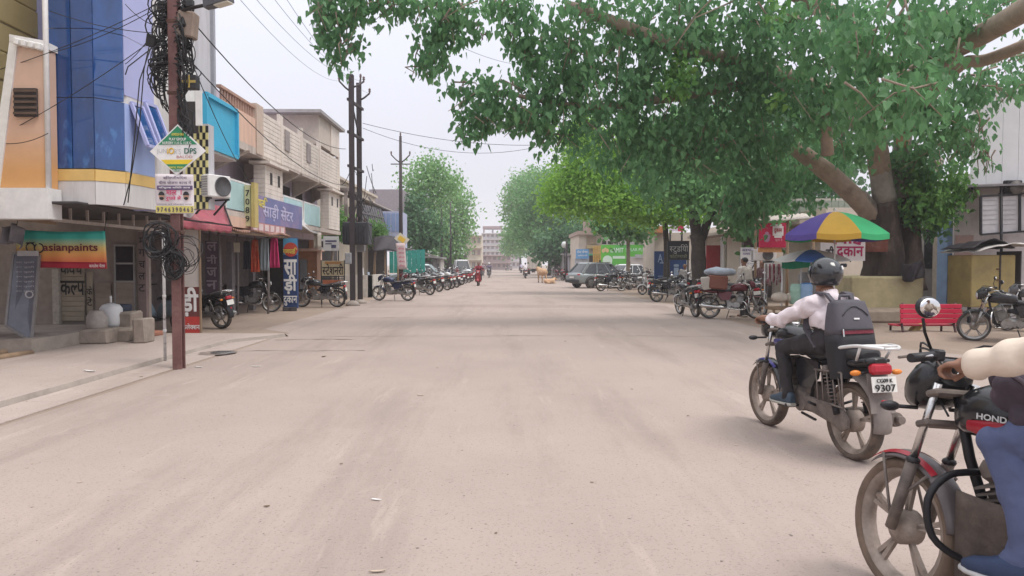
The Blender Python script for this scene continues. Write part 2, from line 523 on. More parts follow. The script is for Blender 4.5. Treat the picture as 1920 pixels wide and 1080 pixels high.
mb = MB()
for i in range(21):
 y = -5 + i * 1.0
 if y > 14.3: break
 mb.box((-4.95 + .012 * noise.noise(V((y, 0, 9))), y + .5, .004), (.5, .99, .03), 0, None, .008)
tag(mb.build("kerb_strip", pave_m), "narrow lower concrete strip between pavement and road", None, kind="structure")
mb = MB()
def hump(u, v):
 x = -4.6 + u * 10.2; y = 25.9 + .25 * math.sin(u * 5) + (v - .5) * 1.3
 return (x, y, .006 + .055 * math.sin(math.pi * v) ** 1.3)
mb.sheet(hump, 40, 8)
tag(mb.build("speed_hump", hump_m), "low dark speed hump lying across the road in mid distance", "speed hump")
mb = MB()
c = G(408, 664)
pts = []
for k in range(24):
 a = 2 * math.pi * k / 24; r_ = 1 + .25 * noise.noise(V((math.cos(a) * 2, math.sin(a) * 2, 1)))
 pts.append((c.x + .3 * r_ * math.cos(a), c.y + .3 * r_ * math.sin(a), .024))
mb.add(pts, [list(range(24))])
tag(mb.build("water_patch", pm("damp_dirt", (.22, .175, .15), .6, var=.3, scale=9)), "dark damp patch around the drain cover beyond the maroon pole", "damp patch")
mb = MB(); mb.lathe([(0, .012), (.17, .012), (.19, .0)], (c.x + .08, c.y, .028), n=20)
for k in range(5): mb.box((c.x + .08 - .1 + k * .05, c.y, .044), (.02, .22, .008), 0)
tag(mb.build("drain_cover", pm("worn_iron", (.2, .19, .185), .4, .6, var=.3)), "small round iron drain cover in the damp patch near the brown pole", "drain cover")
leaf_litter = pm("dry_leaf", (.16, .11, .06), .8, var=.4)
paper = pm("paper_scrap", (.7, .68, .66), .8, var=.1)
stone_m = pm("loose_stone", (.3, .25, .21), .9, var=.25, bump=.4)
LIT = [(500, 950, .06, 0), (707, 1073, .13, 2), (788, 742, .14, 2), (607, 669, .16, 0), (265, 707, .09, 0), (168, 697, .34, 1), (480, 688, .22, 1), (372, 689, .22, 1), (705, 938, .12, 1),
       (1185, 730, .05, 0), (640, 870, .04, 0), (1110, 905, .04, 0), (820, 690, .05, 0), (1290, 780, .05, 0), (150, 905, .06, 2), (60, 870, .05, 2), (1060, 640, .06, 0), (1380, 835, .06, 2), (930, 1000, .035, 0), (420, 780, .05, 2)]
LN = {0: ("dry_leaf", "small dark dry leaf", "leaf", leaf_litter), 1: ("paper_scrap", "flat white paper strip", "paper scrap", paper), 2: ("twig_scrap", "pale curled plant scrap", "litter", pm("pale_twig", (.5, .4, .32), .8, var=.2))}
WH = ["lying alone in the near middle of the road", "at the very bottom edge of the road", "lying in the middle of the road", "on the road past the pavement corner", "on the gutter strip left of the brown pole", "on the left pavement", "on the road right of the brown pole", "at the foot of the brown pole", "on the road ahead of the lone dry leaf"]
for i, (px, py, s_, kd) in enumerate(LIT):
 z0 = .078 if (px < 240 and py < 720 and kd == 1) else .006
 g = G(px, py, z0)
 if g.x < -4.66 and z0 < .05: g = G(px, py, .016);
 nm, lb, ct, mt = LN[kd]; s_ *= .62
 mb = MB(); a = rnd.uniform(-.4, .4) + (0 if kd else rnd.uniform(0, 3))
 asp = .5 if kd == 0 else .22
 def sc(u, v, s_=s_, a=a, g=g, asp=asp):
  x = (u - .5) * s_; y = (v - .5) * s_ * asp * (1 - (2 * u - 1) ** 2 * .8)
  return (g.x + x * math.cos(a) - y * math.sin(a), g.y + x * math.sin(a) + y * math.cos(a), g.z + .004 + .12 * s_ * (abs(2 * v - 1) ** 2 + .5 * (2 * u - 1) ** 2) * .5)
 mb.sheet(sc, 6, 4, thick=.002)
 o = mb.build(nm, mt)
 if i < len(WH): tag(o, lb + " " + WH[i], ct)
 else: tag(o, lb + " scattered on the dusty road", ct, lb + "s scattered on the road")
crk = pm("crack_dark", (.13, .10, .088), .95, var=.3, scale=9)
for lb, x0, x1, yc, w_ in (("longest dark crack crossing the road just before the speed hump", -3.6, 4.6, 15.3, .035), ("broken dark seam on the road beside the pavement corner", -4.6, -2.4, 12.6, .05), ("dark patched seam along the road edge left of mid street", -4.5, -3.0, 14.6, .07), ("tar stained joint in front of the twin poles", -5.3, -2.6, 20.5, .06)):
 mb = MB(); n = 60
 def cf(u, v, x0=x0, x1=x1, yc=yc, w_=w_):
  x = x0 + (x1 - x0) * u; y = yc + .22 * noise.noise(V((x * .9, yc, 0))) + .06 * noise.noise(V((x * 6, yc, 3)))
  return (x, y + (v - .5) * w_ * (.25 + 1.5 * abs(noise.noise(V((x * 2.3, yc, 8))))), .0085)
 mb.sheet(cf, n, 1); tag(mb.build("road_crack", crk), lb, "crack")
HZ = MB(); HZ.box((0, 420, 14.5), (1010, 970, 31))
hm = bpy.data.materials.new("air_haze"); hm.use_nodes = True; hn = hm.node_tree; hn.nodes.remove(hn.nodes["Principled BSDF"])
hv = hn.nodes.new("ShaderNodeVolumePrincipled"); hv.inputs["Color"].default_value = (.90, .90, .95, 1); hv.inputs["Density"].default_value = .0010; hv.inputs["Anisotropy"].default_value = .2
hn.links.new(hv.outputs[0], hn.nodes["Material Output"].inputs["Volume"])
tag(HZ.build("haze", hm), "thin pale haze filling the air over the street", None, kind="stuff")
def fpan(mb, x0, y0, x1, y1, Y, th=.03, mi=0, b=0.):
 a = P(x0, y0, Y); d = P(x1, y1, Y)
 return mb.box(((a.x + d.x) / 2, Y + th / 2, (a.z + d.z) / 2), (abs(d.x - a.x), th, abs(a.z - d.z)), mi, None, b)
def ftext(mb, s, px, py, w, h, Y, mi=0, bold=.02):
 """lettering facing the camera side (-Y); centre at a pixel, size in photo pixels at that depth"""
 c = P(px, py, Y); k = Y / FPX
 return mb.text(s, c, (1, 0, 0), (0, 0, 1), w * k, h * k, mi, bold)
def xtext(mb, s, y, z, w, h, X, mi=0, bold=.02, left=True):
 """lettering on a wall of constant X; on the left side of the street it reads with +Y to the right"""
 return mb.text(s, (X, y, z), (0, 1, 0) if left else (0, -1, 0), (0, 0, 1), w, h, mi, bold)
# ================================================================== LEFT SIDE
clad = pm("yellow_cladding", (.50, .42, .23), .7, var=.1, scale=3, bump=.06)
fin_m = bpy.data.materials.new("peach_fade_paint"); fin_m.use_nodes = True
def grad_mat(m, stops, axis=2, lo=0., hi=1., rough=.6):
 nt = m.node_tree; N = nt.nodes; L = nt.links; b = N["Principled BSDF"]
 t = N.new("ShaderNodeTexCoord"); s_ = N.new("ShaderNodeSeparateXYZ"); L.new(t.outputs["Object"], s_.inputs[0])
 r = N.new("ShaderNodeMapRange"); r.inputs[1].default_value = lo; r.inputs[2].default_value = hi; L.new(s_.outputs[axis], r.inputs[0])
 cr_ = N.new("ShaderNodeValToRGB"); el = cr_.color_ramp.elements
 el[0].position = stops[0][0]; el[0].color = (*stops[0][1], 1); el[1].position = stops[-1][0]; el[1].color = (*stops[-1][1], 1)
 for p_, c_ in stops[1:-1]: q = el.new(p_); q.color = (*c_, 1)
 n = N.new("ShaderNodeTexNoise"); n.inputs["Scale"].default_value = 5; n.inputs["Detail"].default_value = 5; L.new(t.outputs["Object"], n.inputs["Vector"])
 mr = N.new("ShaderNodeMapRange"); mr.inputs[3].default_value = .88; mr.inputs[4].default_value = 1.1; L.new(n.outputs["Fac"], mr.inputs[0])
 mx = N.new("ShaderNodeMix"); mx.data_type = 'RGBA'; mx.blend_type = 'MULTIPLY'; mx.inputs[0].default_value = 1
 L.new(r.outputs[0], cr_.inputs[0]); L.new(cr_.outputs[0], mx.inputs[6]); L.new(mr.outputs[0], mx.inputs[7]); L.new(mx.outputs[2], b.inputs["Base Color"])
 b.inputs["Roughness"].default_value = rough
 return m
grad_mat(fin_m, [(0, (.62, .33, .13)), (.35, (.62, .40, .29)), (1, (.60, .42, .33))], 2, 2.9, 4.6)
YB = thing("clad_building", "yellow plank clad building with a peach flared panel and small grille, at the far left", "building", (0, 0, 0))
mb = MB(); crossbox(mb, (-8.2, 8, 2.55), (-14, 13.5, 9)); mb.build("wall", cream, YB)
for i in range(13):
 z = 2.62 + i * .47
 for (y0, y1) in ((9.2, 11.9), (11.92, 13.45)):
  mb = MB(); mb.box((-8.175 - .012 * (i % 2), (y0 + y1) / 2, z + .225), (.05, y1 - y0, .45), 0, None, .015)
  mb.build("plank", clad, YB)
a0 = P(-6, 352, 11.2); a1 = P(88, 352, 11.2); t0 = P(29, 78, 11.2); t1 = P(83, 90, 11.2)
mb = MB(); mb.prism([a0, a1, t1, t0], (0, .28, 0)); mb.build("flared_panel", fin_m, YB)
mb = MB()
mb.prism([a0 + V((-.10, -.03, 0)), a0 + V((.05, -.03, 0)), t0 + V((.05, -.03, 0)), t0 + V((-.07, -.03, .0))], (0, .35, 0))
mb.prism([t0 + V((-.07, -.034, 0)), t1 + V((.02, -.034, 0)), t1 + V((.02, -.034, .1)), t0 + V((-.07, -.034, .1))], (0, .36, 0))
for i in range(4):
 c = t0.lerp(t1, .18 + i * .25); mb.box(c + V((0, -.07, -.01)), (.07, .12, .1), 0, (0, R(10), 0), .015)
mb.build("trim", white_p, YB)
mb = MB(); fpan(mb, 25, 165, 68, 218, 11.14, .05); o = mb.build("window", dk, YB)
for k in range(5):
 mb = MB(); q0 = P(25, 170 + k * 10.5, 11.12); q1 = P(68, 170 + k * 10.5, 11.12); mb.bar(q0, q1, .02, .035); mb.build("grille", pm("brown_grille", (.1, .065, .05), .6, var=.2), o)
mb = MB(); fpan(mb, -40, 352, 90, 410, 11.1, .35); mb.build("lower_band", white_p, YB)
mb = MB(); a = P(88, -10, 11.25); mb.tube([(a.x, 11.2, 2.4), (a.x, 11.2, 8.)], .04, 8); mb.build("drain_pipe", white_p, YB)
blue_gl = pm("blue_glass_painted_reflections", (.015, .065, .225), .04, 0., var=.35, scale=2.6, spec=.9, col2=(.04, .14, .36), thr=(.57, .62), stretch=(1, 1, .5))  # lighter blue patches painted into the glass colour imitate broken reflections
lav = pm("lavender_panel", (.40, .42, .68), .45, var=.06, scale=2)
lav2 = pm("pale_blue_panel", (.36, .46, .76), .45, var=.07, scale=2)
yel_band = pm("yellow_band", (.68, .46, .16), .5, var=.08)
grey_pan = pm("grey_white_panel", (.62, .60, .59), .5, var=.12, scale=5, col2=(.42, .39, .36), thr=(.54, .74), stretch=(1, 1, .2))
BB = thing("glass_building", "building with bowed blue mirror glass front over a yellow band", "building")
Yd = [11.5, 11.5, 11.85, 12.7]; PXL = [92, 178, 235, 291]
plan = [P(px, 320, y) for px, y in zip(PXL, Yd)]
plan = [V((p.x, p.y, 0)) for p in plan]
zb, zy, zw, zt = 2.96, 2.78, 2.42, 8.2
def strip(mbx, a, b, z0, z1, mi=0, off=0., th=.05, gap=.012):
 d = (b - a); n = V((d.y, -d.x, 0)).normalized()
 a2 = a + d.normalized() * gap + n * off; b2 = b - d.normalized() * gap + n * off
 mbx.prism([a2 + V((0, 0, z0)), b2 + V((0, 0, z0)), b2 + V((0, 0, z1)), a2 + V((0, 0, z1))], -n * th, mi)
mb = MB()
back = [p + V((-.02 if i == 0 else 0, .09, 0)) for i, p in enumerate(plan)]
poly = back + [V((-6.6, 16, 0)), V((-8.3, 16, 0)), V((-8.15, 13.3, 0))]
mb.prism([p + V((0, 0, zw + .02)) for p in poly], (0, 0, zt - zw)); mb.build("wall", grey_pan, BB)
zs = [zb + .008, 4.05, 5.1, 6.15, 7.2, 8.2]
mid = plan[0].lerp(plan[1], 1.0)
cols = [(plan[0], plan[0].lerp(plan[1], .52)), (plan[0].lerp(plan[1], .52), plan[1]), (plan[1], plan[2])]
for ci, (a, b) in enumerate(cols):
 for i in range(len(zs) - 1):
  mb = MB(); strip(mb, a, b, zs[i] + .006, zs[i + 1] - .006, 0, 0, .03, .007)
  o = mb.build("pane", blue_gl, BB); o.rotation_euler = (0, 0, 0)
for i in range(len(zs) - 1):
 z0, z1 = zs[i] + .006, zs[i + 1] - .006
 if i == 1: z0 += .12
 mb = MB(); strip(mb, plan[2], plan[3], z0, z1, 0, 0, .04, .008); mb.build("panel", lav if i else lav2, BB)
for a, b in zip(plan, plan[1:]):
 mb = MB(); strip(mb, a, b, zy, zb - .004, 0, .012, .06, .002); mb.build("band", yel_band, BB)
 mb = MB(); strip(mb, a, b, zw, zy - .004, 0, .004, .06, .006); mb.build("panel", grey_pan, BB)
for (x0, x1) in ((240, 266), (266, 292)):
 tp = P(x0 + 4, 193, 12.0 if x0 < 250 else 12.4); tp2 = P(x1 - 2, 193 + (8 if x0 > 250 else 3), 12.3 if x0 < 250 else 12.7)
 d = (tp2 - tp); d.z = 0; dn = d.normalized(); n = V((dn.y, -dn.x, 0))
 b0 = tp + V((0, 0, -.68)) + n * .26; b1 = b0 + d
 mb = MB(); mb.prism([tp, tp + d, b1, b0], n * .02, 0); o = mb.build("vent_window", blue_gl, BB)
 mb = MB()
 for q0, q1 in ((tp, tp + d), (tp + d, b1), (b1, b0), (b0, tp)): mb.bar(q0 + n * .02, q1 + n * .02, .05, .05)
 mb.build("frame", lav, o)
mb = MB(); mb.prism([V((plan[3].x - .03, 12.82, 2.42)), V((-9, 13.3, 2.42)), V((-9, 13.3, 8.2)), V((plan[3].x - .03, 12.82, 8.2))], (0, .12, 0)); mb.build("side_wall", lav, BB)
mb = MB()
q0 = P(98, 412, 11.7); q1 = P(300, 432, 14.2); h = V((0, 0, .28)); st = pm("pale_steel", (.40, .34, .31), .6, .2, var=.25, scale=10)
mb.bar(q0, q1, .05, .05); mb.bar(q0 + h, q1 + h, .05, .05)
for i in range(8):
 a = q0.lerp(q1, i / 7); mb.bar(a, a + h, .035, .035)
mb.build("awning_truss", st, BB)
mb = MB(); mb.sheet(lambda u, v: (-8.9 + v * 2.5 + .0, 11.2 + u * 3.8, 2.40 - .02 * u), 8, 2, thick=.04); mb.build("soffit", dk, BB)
PL = thing("paint_shop", "dark open shopfront with red shutter and plinth under the yellow clad building", "shop")
mb = MB(); crossbox(mb, (-8.15, 4, .0), (-8.9, 11.85, .30)); crossbox(mb, (-8.9, 4, 0), (-12, 15.5, .28)); crossbox(mb, (-7.55, 11.87, .0), (-8.88, 14.85, .29))
mb.build("plinth", concrete, PL)
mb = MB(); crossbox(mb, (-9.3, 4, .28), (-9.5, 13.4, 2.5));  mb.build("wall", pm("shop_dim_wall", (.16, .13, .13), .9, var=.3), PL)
mb = MB()
for k in range(16):
 z = .34 + k * .12
 mb.box((-9.1, 11.2, z), (.05, 3.9, .105), 0, None, .02)
mb.build("shutter", pm("dark_red_shutter", (.22, .03, .035), .6, var=.2), PL)
mb = MB(); crossbox(mb, (-8.96, 11.42, .3), (-8.90, 11.7, 2.4)); mb.build("door_jamb", pm("brown_red_paint", (.2, .05, .045), .7, var=.2), PL)
WS = thing("hardware_shop", "recessed beige shopfront with hand painted shutter and glazed wooden door", "shop")
beige = pm("beige_shutter", (.42, .36, .28), .7, var=.15, scale=4, col2=(.3, .25, .2), thr=(.5, .7))
Yw = 14.9
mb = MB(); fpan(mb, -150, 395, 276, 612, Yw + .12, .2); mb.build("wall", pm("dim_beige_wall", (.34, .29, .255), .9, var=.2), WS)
mb = MB(); fpan(mb, -30, 475, 96.5, 612, Yw - .01, .06); mb.build("red_door", pm("dark_red_shutter", (.22, .03, .035)), WS)
mb = MB(); fpan(mb, 97, 505, 111, 608, Yw - .02, .12); mb.build("pillar", pm("chalky_post", (.5, .46, .41), .85, var=.25, scale=14), WS)
for k in range(11):
 mb = MB(); fpan(mb, 114, 500 + k * 9.3, 158, 508.8 + k * 9.3, Yw + .05, .05, 0, .008); mb.build("slat", beige, WS)
mb = MB(); ftext(mb, "कवच", 134, 505, 40, 18, Yw + .045); ftext(mb, "कल्प", 136, 540, 44, 26, Yw + .045, 0, .03); ftext(mb, "के", 168, 545, 10, 16, Yw + .04); ftext(mb, "टे", 168, 565, 10, 16, Yw + .04); mb.build("lettering", ink, WS)
mb = MB(); fpan(mb, 162, 510, 174, 605, Yw + .06, .05); mb.build("jamb", beige, WS)
mb = MB(); fpan(mb, 178, 530, 208, 585, Yw + .06, .05); fpan(mb, 212, 530, 254, 592, Yw + .05, .06); mb.build("wainscot", pm("wood_wainscot", (.34, .28, .23), .7, var=.25, scale=4, stretch=(.3, 1, 1), col2=(.22, .17, .14)), WS)
mb = MB(); fpan(mb, 216, 462, 250, 528, Yw + .06, .03); o = mb.build("window", glass_dk, WS)
mb = MB()
for x in (214.5, 251): fpan(mb, x - 2, 458, x + 2, 592, Yw + .02, .06)
for y in (460, 494, 528): fpan(mb, 213, y - 1.6, 253, y + 1.6, Yw + .025, .05)
mb.build("frame", pm("grey_door_frame", (.36, .35, .34), .6, var=.15), o)
mb = MB(); fpan(mb, 258, 435, 275, 600, Yw - .05, .12); mb.build("pillar", pm("brown_pillar", (.2, .15, .14), .8, var=.2), WS)
mb = MB()
for k, t in enumerate(["म", "ग", "च", "ल", "ट"]): ftext(mb, t, 266, 452 + k * 22, 12, 13, Yw - .056)
mb.build("lettering", ink, WS)
for i, (x0, y0, x1, y1, Y, lb) in enumerate([(144, 618, 200, 634, 13.2, "flat pale slab end nearest the white jar, below the plinth"), (196, 617, 246, 633, 13.6, "dark middle slab of the low step in front of the plinth"), (246, 598, 272, 634, 13.3, "upright rough stone block beside the grey scooter"), (272, 622, 292, 632, 14.6, "small reddish brick lump right of the upright stone"), (215, 585, 250, 618, 14.0, "low rough stone step under the blue drum")]):
 mb = MB(); a = P(x0, y0, Y); d = P(x1, y1, Y)
 z1, z0 = a.z, .06
 mb.box(((a.x + d.x) / 2, Y + .2, (z0 + z1) / 2), (d.x - a.x, .4, z1 - z0), 0, (0, 0, rnd.uniform(-.1, .1)), .03)
 for j, v in enumerate(mb.v): mb.v[j] = V(v) + V((noise.noise(V(v) * 6), noise.noise(V(v) * 6 + V((9, 0, 0))), noise.noise(V(v) * 6 + V((0, 9, 0))))) * .03
 tag(mb.build("stone_block", stone_m if i != 3 else pm("red_brick", (.34, .15, .1), .9, var=.2)), lb, "stone")
def lathe_thing(name, label, cat, base, prof, mat, n=18, group=None, extra=None):
 t = thing(name, label, cat, base, 0, group)
 mb = MB(); mb.lathe(prof, base, n=n); mb.build("body", mat, t)
 if extra: extra(t)
 return t
b0 = P(208, 572, 14.05); b0.z = .3
def hnd(t):
 m_ = MB(); m_.cyl(V(t.location) + V((0, 0, .46)), V(t.location) + V((0, 0, .60)), .02); m_.build("spout", white_p, t)
lathe_thing("plastic_jar", "translucent white plastic jar with a thin spout on the plinth", "jar", b0, [(0, 0), (.17, .0), (.20, .08), (.20, .36), (.15, .43), (.05, .46), (0, .46)], pm("milky_plastic", (.66, .66, .67), .35, var=.06), extra=hnd)
b0 = P(182, 622, 13.55); b0.z = .29
lathe_thing("clay_jar", "squat beige grey jar with dark lid on the low step", "jar", b0, [(0, 0), (.15, 0), (.18, .08), (.175, .26), (.12, .32), (.12, .36), (0, .36)], pm("dull_jar", (.36, .32, .29), .6, var=.2, scale=10))
b0 = P(226, 590, 14.4); b0.z = .30
lathe_thing("blue_drum", "dark navy plastic drum beside the white jar", "drum", b0, [(0, 0), (.2, 0), (.21, .05), (.2, .1), (.21, .2), (.2, .3), (.21, .38), (.19, .42), (0, .42)], pm("navy_plastic", (.018, .025, .05), .5, var=.15))
ban_m = bpy.data.materials.new("paint_banner_print"); ban_m.use_nodes = True
grad_mat(ban_m, [(0, (.78, .20, .07)), (.25, (.85, .42, .12)), (.45, (.80, .62, .22)), (.6, (.42, .60, .38)), (.74, (.05, .50, .42)), (1, (.02, .42, .36))], 2, 1.55, 2.07, .55)
AB = thing("paint_shop_banner", "teal to yellow paint shop banner with a red strip hanging over the left shopfront", "banner")
Yb = 12.6
tl, tr, bl, br = P(30, 430, Yb), P(196, 433, Yb - .05), P(31, 501, Yb), P(199, 504, Yb - .05)
def ban(u, v, lo=0.):
 p = bl.lerp(br, u).lerp(tl.lerp(tr, u), v)
 return p + V((0, .03 * math.sin(u * 9) * (1 - v) + .012 * math.sin(u * 21), -.025 * math.sin(u * math.pi) * v))
mb = MB(); mb.sheet(ban, 28, 10, thick=.006); mb.build("cloth", ban_m, AB)
mb = MB(); mb.sheet(lambda u, v: V(ban(u, v * .17)) + V((0, -.006, 0)), 28, 2, thick=.004); mb.build("red_strip", red_ink, AB)
mb = MB(); ftext(mb, "asianpaints", 132, 466, 100, 17, Yb - .085, 0, .035); mb.build("lettering", pm("maroon_ink", (.16, .02, .03), .6, var=.05), AB)
mb = MB()
c1 = P(57, 464, Yb - .08); c2 = P(73, 465, Yb - .08)
mb.tube([c1 + V((.07 * math.cos(a), 0, .075 * math.sin(a))) for a in [k * .35 - .3 for k in range(17)]], .011, 6)
mb.tube([c2 + V((.075 * math.cos(a), 0, .075 * math.sin(a))) for a in [k * .35 + 2.2 for k in range(17)]], .011, 6)
mb.tube([c1 + V((-.07, 0, .075)), c1 + V((.06, 0, .078))], .011, 6)
mb.build("emblem", ink, AB)
mb = MB(); ftext(mb, "कमलेश पेंट्स", 182, 498, 29, 7, Yb - .1, 0, .02); mb.build("small_lettering", white_ink, AB)
mb = MB()
for q in (tl, tr): mb.tube([q, q + V((0, .1, .32))], .006, 5)
mb.build("cord", cable_m, AB)
SB = thing("display_board", "tall grey blue display board leaning at the paint shop entrance", "board")
mb = MB(); Yk = 12.2
p = [P(12, 610, Yk), P(60, 640, Yk + .05), P(75, 478, Yk + .35), P(26, 474, Yk + .35)]
mb.prism(p, (0, .03, 0)); mb.build("face", pm("grey_blue_print", (.16, .17, .21), .35, var=.25, scale=3, col2=(.3, .32, .36), thr=(.55, .75)), SB)
mb = MB()
for a, b in zip(p, p[1:] + p[:1]): mb.bar(a + V((0, -.01, 0)), b + V((0, -.01, 0)), .035, .04)
mb.build("frame", pm("dull_frame", (.28, .27, .27), .5, .3, var=.2), SB)
mb = MB()
for k in range(7): ftext(mb, "रंग पुट्टी", 47, 492 + k * 9, 34, 4, Yk + .28 - k * .028, 0, .0)
fpan(mb, 32, 470, 72, 480, Yk + .29, .01); ftext(mb, "O", 55, 552, 16, 14, Yk + .12, 0, .02)
mb.build("lettering", pm("faded_white", (.5, .5, .5), .7, var=.2), SB)
mb = MB()
q0 = P(-10, 405, 11.6); q1 = P(104, 415, 12.0)
mb.bar(q0, q1 + V((.02, 0, -.02)), .07, .07); mb.bar(q0 + V((0, .6, .05)), q1 + V((0, .7, .02)), .06, .06)
tag(mb.build("canopy_beam", wood), "weathered wooden canopy beam above the paint shop", "beam")
mb = MB()
def tarp(u, v):
 p = P(2 + u * 36, 424 + v * 40 * (.6 + .4 * u), 12.0)
 return p + V((0, .12 * math.sin(u * 14 + v * 2), -.05 * math.sin(u * 7)))
mb.sheet(tarp, 18, 8, thick=.01)
tag(mb.build("rolled_tarp", pm("grey_tarp", (.17, .16, .18), .6, var=.3)), "bunched grey tarpaulin hanging under the canopy at far left", "tarpaulin")
for k, (q, r_) in enumerate((((-5, 663), (100, 645)), ((-5, 672), (60, 661)), ((100, 645), (190, 634)))):
 a = G(*q, .09); b = G(*r_, .09)
 mb = MB(); mb.tube([a, a.lerp(b, .5) + V((0, -.08, 0)), b], [.05, .055, .04], 8)
 tag(mb.build("wooden_pole", wood), ["long pale wooden pole lying along the edge of the paint shop floor", "thick weathered pole lying in front of the long pale pole", "short pole lying at the foot of the beige shopfront"][k], "pole")
GB = thing("checker_tile_building", "narrow building with yellow and black checker tiles, turquoise box balcony and tall grey wall", "building")
grey_w = pm("grey_plaster", (.52, .51, .54), .85, var=.12, scale=4, bump=.1, col2=(.36, .35, .36), thr=(.54, .74), stretch=(1, 1, .15))
mb = MB(); crossbox(mb, (-7.05, 14.5, 2.4), (-9, 17.6, 5.2)); crossbox(mb, (-7.0, 16.2, 4.6), (-9.2, 17.9, 9.4)); mb.build("wall", grey_w, GB)
mb = MB(); a = PX(410, 60, -6.98); mb.box((-6.97, 17.95, 6.4), (.1, .12, 4.0)); mb.build("corner_post", pm("grey_pipe", (.33, .34, .38), .6, var=.1), GB)
mb = MB(); turq = pm("turquoise_paint", (.05, .40, .62), .55, var=.08)
a = PX(371, 150, -6.5); b = PX(415, 180, -6.5)
z0, z1 = 4.05, 5.15
y0, y1 = 16.05, 17.9
crossbox(mb, (-6.42, y0, z0), (-6.46, y1, z1)); crossbox(mb, (-7.0, y0, z0), (-6.46, y0 + .05, z1))
for (q0, q1) in (((-6.40, y0, z0), (-6.40, y1, z0)), ((-6.40, y0, z1), (-6.40, y1, z1)), ((-6.40, y1, z0), (-6.40, y1, z1)), ((-6.40, y0, z0), (-6.40, y0, z1))): mb.bar(q0, q1, .09, .09)
mb.build("box_balcony", turq, GB)
mb = MB(); crossbox(mb, (-6.40, y0, z0 - .1), (-7.1, y1, z0 - .045)); mb.build("balcony_slab", pm("pale_slab", (.55, .54, .52), .8, var=.1), GB)
mb = MB()
def drape(u, v):
 p = P(288 + u * 78, 135 + v * (62 + 22 * math.sin(u * 3)), 14.2 + u * .9); return p + V((0, .06 * math.sin(u * 22), 0))
mb.sheet(drape, 26, 8, thick=.01); mb.build("draped_cloth", pm("white_cloth", (.66, .67, .66), .8, var=.12), GB)
mb = MB()
for k in range(9):
 q = P(290 + k * 8, 105, 14.5 + k * .1); mb.bar(q, q + V((0, 0, -.42)), .03, .03)
 if k < 8:
  q2 = P(298 + k * 8, 105, 14.6 + k * .1)
  mb.bar(q + V((0, 0, -.05)), q2 + V((0, 0, -.36)), .022, .022); mb.bar(q + V((0, 0, -.36)), q2 + V((0, 0, -.05)), .022, .022)
q = P(288, 105, 14.5); q2 = P(356, 105, 15.3); mb.bar(q, q2, .05, .05); mb.bar(q + V((0, 0, -.42)), q2 + V((0, 0, -.42)), .05, .05)
mb.build("railing", white_p, GB)
mb = MB(); fpan(mb, 288, 190, 372, 250, 14.46, .02); mb.build("opening", dk, GB)
mb = MB(); fpan(mb, 366, 170, 378, 235, 14.3, .05); mb.build("shutter_leaf", white_p, GB)
ty = pm("yellow_tile", (.66, .60, .28), .35, var=.08); tb = pm("black_tile", (.03, .03, .03), .3, var=.1)
mb = MB(); fpan(mb, 340, 232, 392, 392, 15.0, .3); mb.build("column", grey_w, GB)
tw, th_ = 5.6, 9.0
tmesh = {}
for r_ in range(12):
 for c_ in range(9):
  px = 341 + c_ * tw + (0); py = 236 + r_ * 13
  if px + tw > 392: continue
  col = ty if (r_ + c_) % 2 else tb
  p = P(px + tw / 2, py + 6.5, 15.0)
  key = col.name
  if key not in tmesh:
   mbx = MB(); mbx.box((0, 0, 0), (tw / FPX * 15 - .006, .02, 13 / FPX * 15 - .006), 0, None, .003)
   o = mbx.build("tile", col, GB); tmesh[key] = o.data
  else:
   o = bpy.data.objects.new("tile", tmesh[key]); C.objects.link(o); o.parent = GB
  o.location = (p.x, 14.985, p.z)
def ac_unit(label, c, w=.62, h=.48, d=.3, face=(0, -1, 0), rz=0.):
 t = thing("air_conditioner", label, "air conditioner", c, rz)
 M = Matrix.Translation(V(c)) @ Matrix.Rotation(rz, 4, 'Z')
 mb = MB(); mb.M = M; mb.box((0, 0, 0), (w, d, h), 0, None, .02); mb.build("casing", white_p, t)
 mb = MB(); mb.M = M; mb.lathe([(.0, 0), (.19, 0), (.19, -.012), (.205, -.012), (.205, .0)], (w * .12, -d / 2 - .004, 0), 'Y', 20); mb.build("fan_recess", pm("fan_grey", (.16, .16, .17), .6, var=.2), t)
 mb = MB(); mb.M = M
 for k in range(5):
  r_ = .04 + k * .036; mb.tube([(w * .12 + r_ * math.cos(a), -d / 2 - .022, r_ * math.sin(a)) for a in [2 * math.pi * j / 14 for j in range(14)]], .004, 4, closed=True)
 mb.build("fan_guard", black_m, t)
 for k in range(8):
  mb = MB(); mb.M = M; mb.box((-w / 2 - .006, 0, -h / 2 + .05 + k * (h - .1) / 7), (.012, d * .75, .03), 0); mb.build("slat", pm("vent_slat", (.35, .34, .34), .6, var=.1), t)
 mb = MB(); mb.M = M
 for sx in (-.8, .8): mb.bar((sx * w / 2, d / 2 + .15, -h / 2 - .03), (sx * w / 2, -d / 2, -h / 2 - .03), .035, .035); mb.bar((sx * w / 2, d / 2 + .15, -h / 2 - .33), (sx * w / 2, -d / 2 + .05, -h / 2 - .03), .03, .03)
 mb.build("bracket", black_m, t)
 return t
c = P(403, 350, 15.2)
ac_unit("white air conditioner outdoor unit beside the checker tiles above the red awning", c, .56, .45, .3, rz=R(62))
RA = thing("red_awning", "faded pinkish red sloping awning above the corrugated roof", "awning")
aw = pm("faded_red_canvas", (.42, .10, .13), .7, var=.18, scale=3, col2=(.52, .22, .22), thr=(.5, .7))
A0, A1 = P(338, 378, 15.3), P(420, 385, 18.3); B0, B1 = P(340, 412, 14.6), P(434, 424, 17.2)
